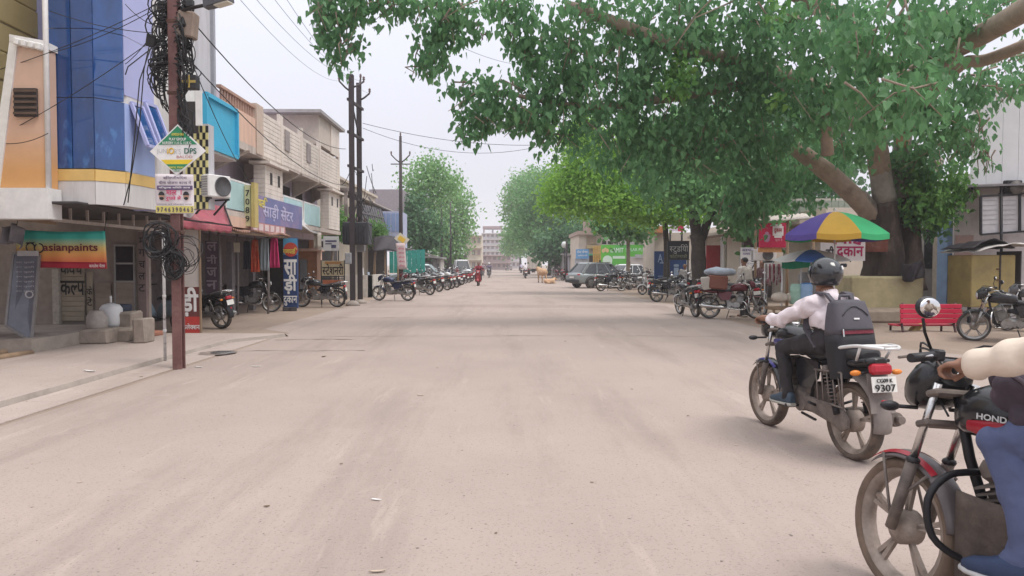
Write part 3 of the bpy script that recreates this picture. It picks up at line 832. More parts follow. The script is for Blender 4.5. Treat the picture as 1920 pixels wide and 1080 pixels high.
mb = MB(); mb.sheet(lambda u, v: A0.lerp(A1, u).lerp(B0.lerp(B1, u), v) + V((0, 0, -.10 * math.sin(v * math.pi) - .03 * math.sin(u * 9))), 16, 8, thick=.015); mb.build("canvas", aw, RA)
mb = MB(); mb.sheet(lambda u, v: B0.lerp(B1, u) + V((0, -.01, -.16 * v + .02 * math.sin(u * 40) * v)), 20, 3, thick=.012); mb.build("valance", aw, RA)
mb = MB(); mb.bar(B0 + V((0, .03, .01)), B1 + V((0, .03, .01)), .03); mb.bar(A1, B1, .03); mb.build("frame", black_m, RA)
CR = thing("corrugated_awning", "long low corrugated rusty tin awning on thin posts over the left shopfronts", "awning")
tin = pm("rusty_tin", (.36, .20, .15), .65, .15, var=.25, scale=5, col2=(.46, .33, .28), thr=(.48, .68))
F0, F1 = P(338, 420, 15.6), P(545, 442, 23.4); K0 = F0 + V((-2.2, .2, .42)); K1 = F1 + V((-2.2, .1, .42))
mb = MB(); mb.sheet(lambda u, v: F0.lerp(F1, u).lerp(K0.lerp(K1, u), v) + V((0, 0, .028 * math.sin(u * 2 * math.pi * 62) + .03 * math.sin(u * 23) * (1 - v))), 496, 3, thick=.0); mb.build("tin_sheet", tin, CR)
mb = MB(); mb.bar(F0 + V((-.1, 0, -.06)), F1 + V((-.1, 0, -.06)), .05, .05); mb.bar(F0.lerp(K0, .6) + V((0, 0, -.06)), F1.lerp(K1, .6) + V((0, 0, -.06)), .05, .05); mb.build("beam", wood, CR)
for px, py, Y in ((503, 588, 22.3), (446, 590, 21.8), (412, 580, 20.5), (395, 560, 21.)):
 b = P(px, py, Y); mb = MB(); mb.tube([(b.x, b.y, .0), (b.x + .02, b.y, 1.2), (b.x, b.y, 2.55)], .035, 8); mb.build("post", pm("grey_post", (.22, .2, .2), .6, .2, var=.2), CR)
PB = thing("balcony_building", "long two storey peach and lavender building with slatted balconies above the shop awnings", "building")
lavw = pm("lavender_plaster", (.52, .46, .54), .85, var=.12, scale=5, col2=(.36, .31, .36), thr=(.52, .72), stretch=(1, 1, .15))
slatm = pm("cream_slat", (.68, .61, .55), .8, var=.16, scale=4, col2=(.46, .40, .35), thr=(.54, .74), stretch=(1, 1, .3))
Xf, Xb = -7.9, -6.95
mb = MB(); crossbox(mb, (Xf, 18.0, 2.5), (-14, 31.5, 6.3)); mb.build("wall", lavw, PB)
mb = MB(); crossbox(mb, (Xb, 18.4, 4.55), (Xf - .1, 31.4, 4.75)); mb.build("balcony_slab", pm("slab_tan", (.52, .45, .40), .85, var=.2, scale=5, col2=(.3, .25, .22), thr=(.5, .7), stretch=(1, 1, .2)), PB)
mb = MB(); crossbox(mb, (Xb + .05, 18.2, 2.72), (Xf - .1, 31.4, 2.86)); mb.build("balcony_slab", pm("slab_tan"  , (0, 0, 0)), PB)
mb = MB(); crossbox(mb, (Xb, 18.4, 4.75), (Xb - .12, 20.9, 5.55)); mb.build("parapet", peach, PB)
mb = MB()
for k in range(13): mb.box((Xb - .06, 18.55 + k * .19, 5.7), (.05, .05, .3))
mb.box((Xb - .06, 19.65, 5.88), (.12, 2.5, .07)); mb.build("baluster", pm("terracotta", (.42, .27, .21), .8, var=.2), PB)
mb = MB(); crossbox(mb, (Xb + .03, 20.92, 4.6), (Xb - .2, 21.5, 6.0)); mb.build("pilaster", pm("tan_pilaster", (.52, .41, .34), .85, var=.12), PB)
for k in range(10):
 mb = MB(); mb.box((Xb - .02, 26.4, 4.68 + k * .125), (.06, 9.75, .117), 0, None, .008); mb.build("slat", slatm, PB)
for y in (23.2, 25.5, 28.0, 31.2):
 mb = MB(); crossbox(mb, (Xb + .04, y, 4.6), (Xb - .1, y + .18, 6.15)); mb.build("post", slatm, PB)
for y in (23.6, 26.2):
 mb = MB(); crossbox(mb, (Xb + .045, y, 5.1), (Xb + .02, y + .5, 5.75)); mb.build("lattice_panel", pm("lattice_dark", (.3, .26, .25), .7, var=.2), PB)
mb = MB(); crossbox(mb, (Xb - .02, 28.1, 6.02), (-12, 31.4, 7.1)); mb.build("upper_room", pm("upper_tan", (.55, .48, .42), .85, var=.12), PB)
for k in range(9):
 mb = MB(); crossbox(mb, (Xb + .03, 29.9, 5.95 + k * .125), (Xb - .018, 31.35, 6.068 + k * .125)); mb.build("slat", slatm, PB)
mb = MB(); crossbox(mb, (Xb + .18, 27.6, 7.1), (-12.3, 31.8, 7.22)); mb.build("roof_slab", pm("roof_edge", (.35, .33, .33), .8, var=.15), PB)
mb = MB()
for y in (20.0, 22.6, 25.2, 27.8, 30.4): mb.prism([(Xf + .02, y, 4.55), (Xb + .1, y, 4.55), (Xf + .02, y, 4.0)], (0, .2, 0))
mb.build("bracket", pm("slab_tan", (0, 0, 0)), PB)
gl = pm("pale_green_glass", (.42, .62, .64), .2, var=.1, scale=2)
for (y0, y1) in ((18.6, 20.4), (23.4, 25.6), (25.8, 28.0)):
 mb = MB(); crossbox(mb, (Xb + .02, y0, 2.9), (Xb - .02, y1, 3.62)); mb.build("glass_panel", gl, PB)
 mb = MB(); mb.bar((Xb, y0, 3.65), (Xb, y1, 3.65), .05); mb.bar((Xb, y0, 2.9), (Xb, y0, 3.65), .05); mb.bar((Xb, y1, 2.9), (Xb, y1, 3.65), .05); mb.build("rail", white_p, PB)
for (y0, y1) in ((21.6, 23.3), (29.4, 31.3)):
 for k in range(11):
  mb = MB(); crossbox(mb, (Xb + .03, y0, 2.9 + k * .135), (Xb - .3, y1, 3.028 + k * .135)); mb.build("slat", slatm, PB)
 mb = MB(); crossbox(mb, (Xb + .2, y0 - .1, 4.40), (Xb - .4, y1 + .1, 4.48)); mb.build("hood", slatm, PB)
 for y in (y0 + .45, y1 - .5):
  mb = MB(); crossbox(mb, (Xb + .036, y, 3.85), (Xb + .02, y + .22, 4.2)); mb.build("vent", dk, PB)
for y in (24.0, 26.5, 28.2):
 mb = MB(); crossbox(mb, (Xf + .012, y, 2.9), (Xf - .05, y + .95, 4.3)); mb.build("doorway", dk, PB)
mb = MB(); crossbox(mb, (Xb + .07, 18.2, 2.45), (Xb - .1, 21.2, 2.715)); mb.build("fascia", peach, PB)
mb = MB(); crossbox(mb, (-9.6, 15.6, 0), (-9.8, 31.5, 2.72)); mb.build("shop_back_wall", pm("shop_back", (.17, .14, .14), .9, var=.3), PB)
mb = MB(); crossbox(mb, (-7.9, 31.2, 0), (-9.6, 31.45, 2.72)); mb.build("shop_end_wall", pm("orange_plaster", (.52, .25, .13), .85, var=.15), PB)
for (px, Y, w) in ((398, 20.9, 26), (430, 21.5, 12), (470, 23.9, 10), (548, 27.2, 9)):
 mb = MB(); fpan(mb, px - w / 2, 452, px + w / 2, 590, Y, .25); mb.build("shop_pillar", pm("lead_grey", (.17, .15, .16), .8, var=.25), PB)
mb = MB(); fpan(mb, 384, 452, 411, 570, 20.87, .02); mb.build("sign_strip", pm("purple_strip", (.14, .10, .14), .7, var=.2), PB)
mb = MB()
for k, t in enumerate(["ल", "नी", "ज", "न"]): ftext(mb, t, 397, 462 + k * 24, 18, 16, 20.86, 0, .03)
mb.build("lettering", pm("pale_lilac_ink", (.45, .38, .44), .7, var=.1), PB)
mb = MB(); fpan(mb, 438, 455, 449, 473, 21.45, .03); mb.build("meter_box", pm("cream_box", (.58, .55, .44), .6, var=.1), PB)
YS = thing("pillar_sign", "narrow yellow upright sign with black figures at the near end of the purple banner", "sign")
mb = MB(); fpan(mb, 458, 347, 470, 424, 19.85, .12); mb.build("face", pm("pale_yellow_sign", (.62, .60, .36), .5, var=.1), YS)
mb = MB(); fpan(mb, 470.3, 342, 478, 426, 19.8, .3); mb.build("edge", pm("mustard_edge", (.52, .41, .15), .5, var=.1), YS)
mb = MB()
for k, t in enumerate("7089"): ftext(mb, t, 464, 362 + k * 16, 7, 11, 19.84)
mb.build("lettering", ink, YS)
FB = thing("shop_banner", "long purple blue shop banner with yellow heading under the glass balconies", "banner")
pur = pm("purple_banner", (.17, .18, .36), .5, var=.15, scale=1.5, col2=(.30, .22, .36), thr=(.45, .62))
Xs = -6.84
mb = MB(); crossbox(mb, (Xs, 20.0, 2.66), (Xs - .08, 25.2, 3.42)); mb.build("face", pur, FB)
mb = MB(); crossbox(mb, (Xs + .02, 20.05, 2.40), (Xs - .06, 23.2, 2.652)); mb.build("lower_panel", pm("pink_panel", (.5, .25, .25), .6, var=.12), FB)
mb = MB()
for k in range(6): crossbox(mb, (Xs + .03, 20.2 + k * .5, 2.44), (Xs + .024, 20.55 + k * .5, 2.62))
mb.build("goods_picture", pm("pale_picture", (.68, .55, .55), .6, var=.2), FB)
mb = MB(); xtext(mb, "गणपति", 20.85, 3.24, 1.3, .3, Xs + .006, 0, .04); mb.build("heading", pm("yellow_ink", (.75, .65, .12), .6, var=.05), FB)
mb = MB(); xtext(mb, "साड़ी सेंटर", 22.6, 3.02, 3.0, .5, Xs + .006, 0, .02); mb.build("lettering", pm("lilac_ink", (.55, .52, .72), .6, var=.05), FB)
WT = MB(); q = [P(553, 395, 25.0), P(575, 398, 27.0), P(600, 436, 28.), P(565, 428, 25.2)]
WT.sheet(lambda u, v: q[0].lerp(q[1], u).lerp(q[3].lerp(q[2], u), v) + V((.0, 0, .08 * math.sin(u * 4 + v * 2))), 12, 10, thick=.012)
tag(WT.build("white_tarp", pm("white_tarp", (.70, .69, .68), .6, var=.08)), "white tarpaulin sloping off the far end of the purple banner", "tarpaulin")
mb = MB(); mb.sheet(lambda u, v: P(588 + u * 14, 436 + v * 30, 27.6) + V((0, .05 * math.sin(u * 8), 0)), 8, 4, thick=.01)
tag(mb.build("hanging_cloth", pm("ivory_cloth", (.55, .50, .43), .8, var=.12)), "small ivory cloth hanging below the white tarpaulin", "cloth")
SP = thing("sari_sign", "tall narrow blue sari shop sign with red and yellow sun at its top", "sign")
Y = 23.6; navy = pm("navy_sign", (.025, .055, .16), .45, var=.12)
mb = MB(); fpan(mb, 530, 446, 558, 578, Y, .14, 0, .01); mb.build("board", navy, SP)
mb = MB(); fpan(mb, 531, 447, 557.5, 478, Y - .012, .01); mb.build("sky_patch", pm("sign_sky", (.08, .3, .5), .5, var=.15), SP)
mb = MB(); c = P(545, 468, Y - .02); mb.cyl(c, c + V((0, -.006, 0)), 13.2 / FPX * Y, 20); mb.build("sun_disc", pm("sign_red", (.5, .06, .03), .5, var=.1), SP)
mb = MB(); ftext(mb, "गणपति", 544, 470, 26, 11, Y - .03, 0, .05); mb.build("heading", pm("yellow_ink", (.75, .65, .12), .6, var=.05), SP)
mb = MB(); ftext(mb, "सा", 544.5, 501, 23, 27, Y - .018, 0, .05); ftext(mb, "ड़ी", 544.5, 533, 23, 35, Y - .018, 0, .05); ftext(mb, "दुकान", 544.5, 564, 25, 18, Y - .018, 0, .03); mb.build("lettering", white_ink, SP)
for px in (535, 548):
 mb = MB(); b = P(px, 583, Y); mb.box((b.x, Y + .1, .06), (.22, .3, .14), 0, (0, 0, .3), .02); mb.build("foot", dk, SP)
RB = thing("shop_board", "white and brown upright board with big white letter and red base behind the brown pole", "board")
Y = 15.5
mb = MB(); fpan(mb, 333, 430, 374, 538, Y, .05); mb.build("upper_sheet", pm("offwhite_board", (.58, .53, .49), .7, var=.12, scale=3), RB)
mb = MB(); fpan(mb, 340, 538, 376, 628, Y, .06); mb.build("lower_sheet", pm("brown_red_board", (.17, .05, .045), .6, var=.15), RB)
mb = MB(); fpan(mb, 340, 594, 376, 625, Y - .01, .01); mb.build("red_patch", pm("board_red", (.5, .05, .04), .6, var=.1), RB)
mb = MB(); ftext(mb, "ड़ी", 355, 566, 32, 52, Y - .012, 0, .05); ftext(mb, "कलेक्शन", 358, 612, 33, 11, Y - .016, 0, .03); mb.build("lettering", white_ink, RB)
mb = MB()
for (a, b) in (((333, 428), (374, 430)), ((374, 430), (377, 632)), ((333, 428), (338, 632)), ((338, 632), (377, 632))): mb.bar(P(*a, Y - .01), P(*b, Y - .01), .035)
mb.build("frame", wood, RB)
mb = MB(); fpan(mb, 338, 628, 379, 638, Y, .3); mb.build("base", pm("red_brick", (.34, .15, .1)), RB)
def garment(px, py0, py1, w, Y, col, name, label, cat, flare=.2):
 mb = MB(); t = P(px, py0, Y); b = P(px, py1, Y); k = Y / FPX * w / 2
 def f(u, v):
  x = (u - .5) * 2 * k * (1 - .35 * (v < .12) + flare * v); z = t.z + (b.z - t.z) * v
  return (t.x + x, Y + .05 * math.sin(u * 17 + v * 3) + .03 * math.sin(u * 31), z)
 mb.sheet(f, 20, 8, thick=.008)
 mb.tube([t + V((0, 0, .12)), t + V((0, 0, .02)), t + V((k * .9, 0, -.04))], .008, 5); mb.tube([t, t + V((-k * .9, 0, -.04))], .008, 5)
 tag(mb.build(name, col), label, cat)
garment(463, 452, 505, 13, 22.0, pm("navy_cloth", (.03, .03, .05), .9, var=.2), "garment", "dark narrow garment hanging first under the corrugated roof", "garment")
garment(478, 450, 510, 14, 22.0, pm("orange_cloth", (.62, .09, .04), .9, var=.25, scale=9, col2=(.65, .25, .1)), "garment", "orange red sari hanging between dark and pale garments", "garment")
garment(496, 446, 507, 17, 22.1, pm("grey_blue_cloth", (.34, .40, .44), .9, var=.12), "garment", "long pale grey blue garment hanging beside the pink one", "garment", .0)
garment(514, 446, 502, 15, 22.3, pm("magenta_cloth", (.55, .03, .15), .9, var=.2), "garment", "magenta pink dress hanging nearest the blue sari sign", "garment", .3)
W1 = thing("hanging_board", "small white board with dark blue heading on a post above the stationery sign", "sign")
Y = 28.0
mb = MB(); fpan(mb, 606, 443, 635, 470, Y, .06); fpan(mb, 597, 448, 606, 452, Y, .05); fpan(mb, 597, 464, 606, 468, Y, .05); mb.build("board", white_p, W1)
mb = MB(); fpan(mb, 610, 450.5, 631, 453.5, Y - .01, .006); fpan(mb, 610, 456, 622, 458, Y - .01, .006); fpan(mb, 621, 459, 630, 465, Y - .01, .006); mb.build("lettering", pm("indigo_ink", (.08, .08, .16), .6, var=.1), W1)
mb = MB(); b = P(634, 470, Y); mb.tube([(b.x, Y + .05, 0), (b.x, Y + .05, b.z + .1)], .025, 6); mb.build("post", black_m, W1)
W2 = thing("stationery_sign", "cream stationery shop sign with black lettering on a stand beside the parked black motorcycle", "sign")
Y = 27.6
mb = MB(); fpan(mb, 603, 489, 645, 517, Y, .05); mb.build("board", pm("straw_board", (.56, .47, .30), .6, var=.12), W2)
mb = MB(); ftext(mb, "स्टेशनरी", 624, 505, 39, 20, Y - .006, 0, .03); mb.build("lettering", pm("dark_brown_ink", (.05, .03, .02), .6, var=.1), W2)
mb = MB(); fpan(mb, 609, 490.5, 639, 495, Y - .006, .004); mb.build("print_line", pm("orange_print", (.5, .24, .08), .6, var=.2), W2)
mb = MB(); fpan(mb, 605, 525, 644, 534, Y, .05); mb.build("plank", pm("orange_wood", (.45, .14, .06), .7, var=.2), W2)
mb = MB()
for px in (602.5, 645.5):
 a = P(px, 488, Y + .04); mb.bar((a.x, Y + .04, 0), a, .04)
for py in (519, 523, 536): fpan(mb, 602, py - 1, 646, py + 1, Y + .03, .03)
mb.build("stand", black_m, W2)
mb = MB(); fpan(mb, 560, 470, 600, 560, 29.2, .2)
PS = thing("peach_kiosk", "small peach fronted kiosk behind the black motorcycle next to the sari sign", "shop")
mb.build("wall", pm("orange_plaster", (.52, .25, .13)), PS)
mb = MB(); fpan(mb, 557, 466, 603, 471, 28.9, .5); fpan(mb, 594, 471, 602, 560, 28.95, .2); mb.build("trim", peach, PS)
mb = MB(); fpan(mb, 562, 486, 576, 556, 29.1, .06); mb.build("door", pm("grey_door", (.25, .26, .28), .5, var=.15), PS)
mb = MB(); c = P(574, 522, 29.05); mb.box(c, (.05, .05, .2)); mb.build("handle", black_m, PS)
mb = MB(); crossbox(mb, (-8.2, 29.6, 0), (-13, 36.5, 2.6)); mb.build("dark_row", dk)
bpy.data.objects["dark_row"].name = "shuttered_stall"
tag(bpy.data.objects["shuttered_stall"], "dark shuttered stall behind the stationery sign", "stall")
BG = thing("beige_building", "plain stained beige building with unfinished balcony behind the twin poles", "building")
bgm = pm("stained_beige", (.52, .45, .37), .9, var=.12, scale=.9, bump=.1, col2=(.33, .28, .25), thr=(.56, .8))
mb = MB(); crossbox(mb, (-9.0, 36.7, 0), (-17, 52, 6.1)); mb.build("wall", bgm, BG)
mb = MB(); crossbox(mb, (-8.85, 36.5, 6.1), (-17.2, 52.2, 6.25)); mb.build("roof_slab", bgm, BG)
mb = MB(); crossbox(mb, (-8.0, 38.0, 3.9), (-9.0, 41.5, 4.05)); crossbox(mb, (-8.0, 38, 5.25), (-9, 41.5, 5.4))
for y in (38.05, 39.7, 41.3): crossbox(mb, (-8.02, y, 4.05), (-8.2, y + .18, 5.25))
mb.build("balcony", pm("mouldy_concrete", (.16, .13, .12), .95, var=.4, scale=3, col2=(.34, .29, .26)), BG)
for y in (43, 45.5, 48):
 mb = MB(); crossbox(mb, (-8.99, y, 3.6), (-8.95, y + 1.1, 4.8)); mb.build("window", dk, BG)
SL = thing("slate_roof_building", "building with steep dark sheet roof and pale blue gable beyond the twin poles", "building")
mb = MB(); q = [P(640, 372, 46), P(716, 392, 46.5), P(733, 462, 45), P(676, 455, 44)]
slate = pm("dark_sheet_roof", (.10, .095, .105), .7, .1, var=.2, scale=3, stretch=(6, .6, 1))
def rf(u, v): return q[0].lerp(q[1], u).lerp(q[3].lerp(q[2], u), v) + V((0, -.03 * math.cos(u * 2 * math.pi * 16), 0))
mb.sheet(rf, 128, 4); mb.build("roof", slate, SL)
for k in range(1, 4):
 mb = MB(); a = V(rf(0, k / 4)) + V((0, -.06, .02)); b = V(rf(1, k / 4)) + V((0, -.06, .02)); mb.bar(a, b, .06); mb.build("batten", pm("batten_grey", (.2, .19, .2), .7, var=.2), SL)
mb = MB(); fpan(mb, 700, 396, 752, 470, 47.2, 3.); mb.build("wall", pm("pale_blue_wall", (.40, .42, .56), .8, var=.12), SL)
for k in range(4):
 mb = MB(); fpan(mb, 716 + k * 9, 400, 723 + k * 9, 434, 47.17, .05); mb.build("panel", pm("blue_panel", (.22, .30, .50), .6, var=.12), SL)
mb = MB(); q0 = P(640, 352, 46.5); q1 = P(752, 402, 48); mb.sheet(lambda u, v: q0.lerp(q1, u) + V((0, v * 2.0, -.35 * v)), 6, 2, thick=.06); mb.build("upper_roof", pm("tan_roof", (.42, .37, .31), .8, var=.15), SL)
mb = MB(); fpan(mb, 692, 355, 755, 372, 60, 6); fpan(mb, 700, 372, 755, 404, 60, 6); tag(mb.build("grey_block", pm("far_grey_wall", (.30, .27, .29), .9, var=.15)), "grey flat topped block behind the slate roofed building", "building")
TS = thing("tea_stall", "stall under a black tarpaulin with teal side sheets on the left roadside", "stall")
mb = MB(); mb.sheet(lambda u, v: P(700 + u * 47, 446 + v * 27 - 4 * math.sin(u * 3.1), 42 - v * 1.2) + V((0, .1 * math.sin(u * 9 + v * 4), 0)), 14, 8, thick=.02); mb.build("tarp", pm("black_tarp", (.028, .022, .028), .6, var=.3), TS)
for k in range(8):
 mb = MB(); fpan(mb, 730 + k * 8.4, 472 - k * .6, 738 + k * 8.4, 512, 45 + k * .5, .04); mb.build("sheet", teal, TS)
mb = MB()
for px in (703, 722, 746):
 b = P(px, 470, 41.2); mb.tube([(b.x, 41.2, 0), (b.x, 41.2, b.z)], .05, 6)
mb.build("post", wood, TS)
mb = MB(); q0, q1 = P(760, 462, 48), P(815, 478, 58); mb.sheet(lambda u, v: q0.lerp(q1, u) + V((1.2 * v - .6, 0, -.25 * v)), 6, 2, thick=.04); mb.build("roof_sheet", pm("grey_tin", (.4, .4, .4), .6, .2, var=.2), TS)
mb = MB(); fpan(mb, 690, 460, 725, 540, 43.6, .2); mb.build("back", dk, TS)
mb = MB(); crossbox(mb, (-7.3, 33.2, 0), (-5.9, 33.5, 1.0)); crossbox(mb, (-5.9, 33.2, 0), (-6.1, 36.5, 1.0))
tag(mb.build("low_wall", pm("chalk_wall", (.56, .52, .47), .9, var=.15, col2=(.4, .36, .32))), "low chalky white wall just right of the twin poles", "wall")
for (px, Y, h, c, lb, nm) in ((684, 38.5, 1.3, white_p, "white upright marker board beside the low chalky wall", "marker_board"), (709, 35.5, .9, pm("yellow_ochre_post", (.5, .4, .12), .7, var=.2), "short leaning yellow post behind the nearest roadside motorcycle", "post"), (695, 36.5, 1.1, pm("pale_blue_post", (.5, .58, .68), .7, var=.1), "short pale blue post beside the yellow post", "post")):
 p = P(px, 500, Y); mb = MB(); mb.bar((p.x, Y, 0), (p.x - .12, Y, h), .22, .06); tag(mb.build(nm, c), lb, "post" if nm == "post" else "board")
for (x0, y0, x1, y1, Y, c, lb) in ((786, 480, 812, 520, 62, (.10, .09, .09), "dark open shed under the left trees"), (812, 482, 826, 520, 66, (.5, .47, .44), "whitish booth beside the dark shed under the left trees"), (826, 478, 872, 510, 85, (.12, .11, .1), "long dark shed further along the left roadside")):
 t = thing("roadside_shed", lb, "shed"); mb = MB(); fpan(mb, x0, y0 + 4, x1, y1, Y, 4.); mb.build("wall", pm("shed_%d" % Y, c, .9, var=.25), t)
 mb = MB(); fpan(mb, x0 - 3, y0, x1 + 3, y0 + 3.5, Y - .7, 5.2); mb.build("roof", pm("shed_roof", (.3, .29, .29), .8, var=.2), t)
 mb = MB(); fpan(mb, (x0 + x1) / 2 - 4, y0 + 12, (x0 + x1) / 2 + 4, y1, Y - .03, .05); mb.build("door", pm("shed_door", (.2, .2, .22), .8, var=.2), t)
FBm = pm("far_cream", (.55, .49, .40), .9, var=.1, scale=.4); FWm = pm("far_white", (.60, .57, .57), .9, var=.1, scale=.4); FDk = pm("far_opening", (.22, .19, .20), .9, var=.2); FRd = pm("far_maroon", (.33, .24, .25), .9, var=.2)
def far_building(label, x0, y0, x1, Y, storeys, m, cols, roof=None, wins=True, depth=10, sh=None):
 t = thing("far_building", label, "building")
 a = P(x0, y0, Y); d = P(x1, y0, Y); H = a.z
 mb = MB(); mb.box(((a.x + d.x) / 2, Y + depth / 2, H / 2), (d.x - a.x, depth, H)); mb.build("wall", m, t)
 sh = sh or H / storeys
 for s_ in range(storeys):
  z = s_ * sh + sh * .35
  mb = MB(); mb.box(((a.x + d.x) / 2, Y - .55, (s_ + 1) * sh - .12), (d.x - a.x + .3, 1.1, .16)); mb.build("ledge", m, t)
  if not wins: continue
  for c_ in range(cols):
   w = (d.x - a.x) / cols; cx = a.x + (c_ + .5) * w
   mb = MB(); mb.box((cx, Y - .03, z + sh * .2), (w * .5, .14, sh * .42)); o = mb.build("window", FDk if (c_ + s_) % 3 else FRd, t)
   mb = MB(); mb.box((cx, Y - .12, z + sh * .2), (.07, .06, sh * .42)); mb.box((cx, Y - .11, z - .03), (w * .56, .1, .08)); mb.build("frame", m, o)
 if roof:
  mb = MB(); r0 = P(roof[0], roof[1], Y); r1 = P(roof[2], roof[3], Y); mb.box(((r0.x + r1.x) / 2, Y + 3, (r0.z + r1.z) / 2), (r1.x - r0.x, 6, abs(r0.z - r1.z))); mb.build("roof_block", FRd, t)
  mb = MB()
  for px in (roof[0] + 2, (roof[0] + roof[2]) / 2, roof[2] - 2):
   p = P(px, roof[3], Y); mb.box((p.x, Y + 2, (p.z + H) / 2), (.5, .5, max(.1, p.z - H)))
  mb.build("roof_column", m, t)
 return t
far_building("cream two storey building at the far end left of the tall white one", 873, 441, 903, 150, 3, FBm, 3)
far_building("tall white many windowed building closing the far end of the street", 903, 437, 944, 230, 6, FWm, 5, roof=(905, 424, 942, 429))
far_building("low pinkish shops at the foot of the tall white far building", 896, 478, 958, 190, 2, pm("far_pink", (.48, .38, .37), .9, var=.15), 7)
far_building("small white building half hidden by the right trees at the street end", 944, 462, 975, 240, 3, FWm, 4)
# ================================================================== POLES AND WIRES
def rail_pole(name, label, base, w, h, lean=(0, 0), group=None):
 """double-flange steel rail pole"""
 t = thing(name, label, "utility pole", base, 0, group)
 top = V(base) + V((lean[0], lean[1], h)); b = V(base)
 mb = MB()
 for dy in (-w * .46, w * .46): mb.bar(b + V((0, dy, 0)), top + V((0, dy, 0)), w, w * .12)
 mb.bar(b, top, w * .2, w * .86, up=(0, 1, 0)) if False else mb.box((b + top) / 2, (w * .22, w * .8, h))
 return t, mb, top
def insulators(t, arms, mat=black_m):
 mb = MB(); mi = MB()
 for a, b in arms:
  mb.tube([a, a.lerp(b, .5) + V((0, 0, -.03)), b], .035, 6)
  mi.lathe([(.0, 0), (.03, 0), (.03, .05), (.06, .08), (.03, .11), (.055, .14), (.02, .19), (0, .2)], b, n=8)
 mb.build("cross_arm", mat, t); mi.build("insulator", pm("porcelain_brown", (.16, .11, .10), .3, var=.2), t)
pb = G(336, 692); pb.z = 0
maroon = pm("maroon_pole_paint", (.16, .075, .07), .6, .1, var=.22, scale=9, col2=(.23, .13, .11), thr=(.5, .7), bump=.12)
NP = thing("brown_pole", "thick maroon steel pole with signs and tangled cables at the pavement edge", "utility pole", pb)
top = P(318, -60, 10.5); top.x = pb.x;
mb = MB(); w = .135
for dy in (-.055, .055): mb.box((pb.x, pb.y + dy, 3.0), (w, .022, 6.0), 0, None, .006)
mb.box((pb.x, pb.y, 3.0), (.035, .1, 6.0)); mb.build("shaft", maroon, NP)
mb = MB()
for z in (1.95, 3.9, 4.9): mb.box((pb.x, pb.y, z), (w + .03, .15, .05), 0, None, .006)
mb.build("clamp_band", rust, NP)
mb = MB(); q = P(352, 48, 10.55); mb.box(q, (.24, .2, .36), 0, (0, .1, 0), .02); mb.build("junction_box", pm("tan_box", (.26, .2, .16), .7, var=.25), NP)
mb = MB(); q = P(358, 155, 10.5); mb.box(q, (.2, .14, .19), 0, None, .01); o = mb.build("splice_box", black_pl, NP)
mb = MB(); mb.box(q + V((0, -.075, 0)), (.19, .008, .035)); mb.box(q + V((0, -.08, 0)), (.035, .008, .17)); mb.build("yellow_tape", pm("dull_yellow_tape", (.4, .3, .08), .6, var=.2), o)
CT = MB(); r2 = random.Random(3)
for i in range(150):
 side = -1 if r2.random() < .56 else 1
 zt_ = r2.uniform(4.15, 5.3); ln = r2.uniform(.3, 1.0); ox = side * r2.uniform(.09, .34 if side < 0 else .26)
 a = V((pb.x + side * .06, pb.y + r2.uniform(-.2, .15), zt_)); b = a + V((ox, r2.uniform(-.15, .1), r2.uniform(-.1, .15)))
 c = b + V((r2.uniform(-.08, .08), r2.uniform(-.05, .05), -ln * r2.uniform(.4, .8))); d = V((pb.x + side * r2.uniform(.04, .2), pb.y + r2.uniform(-.1, .1), c.z - r2.uniform(-.2, .2)))
 pts = []
 for k in range(9):
  t_ = k / 8; p = a * (1 - t_) ** 3 + b * 3 * t_ * (1 - t_) ** 2 + c * 3 * t_ * t_ * (1 - t_) + d * t_ ** 3
  pts.append(p)
 CT.tube(pts, r2.uniform(.005, .012), 5)
for i in range(16):
 side = -1 if i % 2 else 1
 q = V((pb.x + side * r2.uniform(.12, .28), pb.y + r2.uniform(-.15, .1), r2.uniform(4.3, 5.2))); CT.box(q, (r2.uniform(.05, .12), .06, r2.uniform(.08, .2)), 0, (r2.uniform(-.4, .4),) * 3, .01)
for i in range(26):
 side = 1; a = V((pb.x + .07, pb.y - .1, r2.uniform(3.3, 4.3))); CT.tube([a, a + V((r2.uniform(.03, .22), r2.uniform(-.08, .05), -.12)), a + V((r2.uniform(.02, .24), 0, -.4)), a + V((.02, 0, -.6))], r2.uniform(.005, .011), 5)
tag(CT.build("cable_tangle", cable_m), "thick black tangle of cables and boxes high on the maroon pole", "cable bundle")
for (cx, cz, rr, cnt, lb) in ((-.20, 1.80, .22, 18, "large loose coil of black cable hung left of the maroon pole below the poster"), (.0, 1.48, .17, 16, "smaller knotted black cable coil wrapped round the maroon pole"), (.16, 1.62, .22, 7, "thin wire loops sticking out right of the maroon pole")):
 mb = MB()
 for i in range(cnt):
  r_ = rr * r2.uniform(.6, 1.1); c = V((pb.x + cx + r2.uniform(-.05, .05), pb.y - .11 + r2.uniform(-.06, .05), cz + r2.uniform(-.09, .09)))
  ex = r2.uniform(.6, 1.0); ti = r2.uniform(-.3, .3)
  mb.tube([c + V((r_ * ex * math.cos(a), .05 * math.sin(3 * a + i) + ti * .15 * math.sin(a), r_ * math.sin(a))) for a in [2 * math.pi * k / 16 for k in range(16)]], r2.uniform(.005, .010) if cnt > 10 else .005, 5, closed=True)
 tag(mb.build("cable_coil", cable_m), lb, "cable coil")
q = P(309, 628, 10.8); mb = MB(); t_ = P(306, 435, 10.8); mb.tube([(q.x, 10.8, .09), (q.x, 10.8, t_.z)], .022, 8)
for z in (.5, 1.0, 1.4): mb.cyl((q.x, 10.8, z), (q.x, 10.8, z + .05), .028, 8)
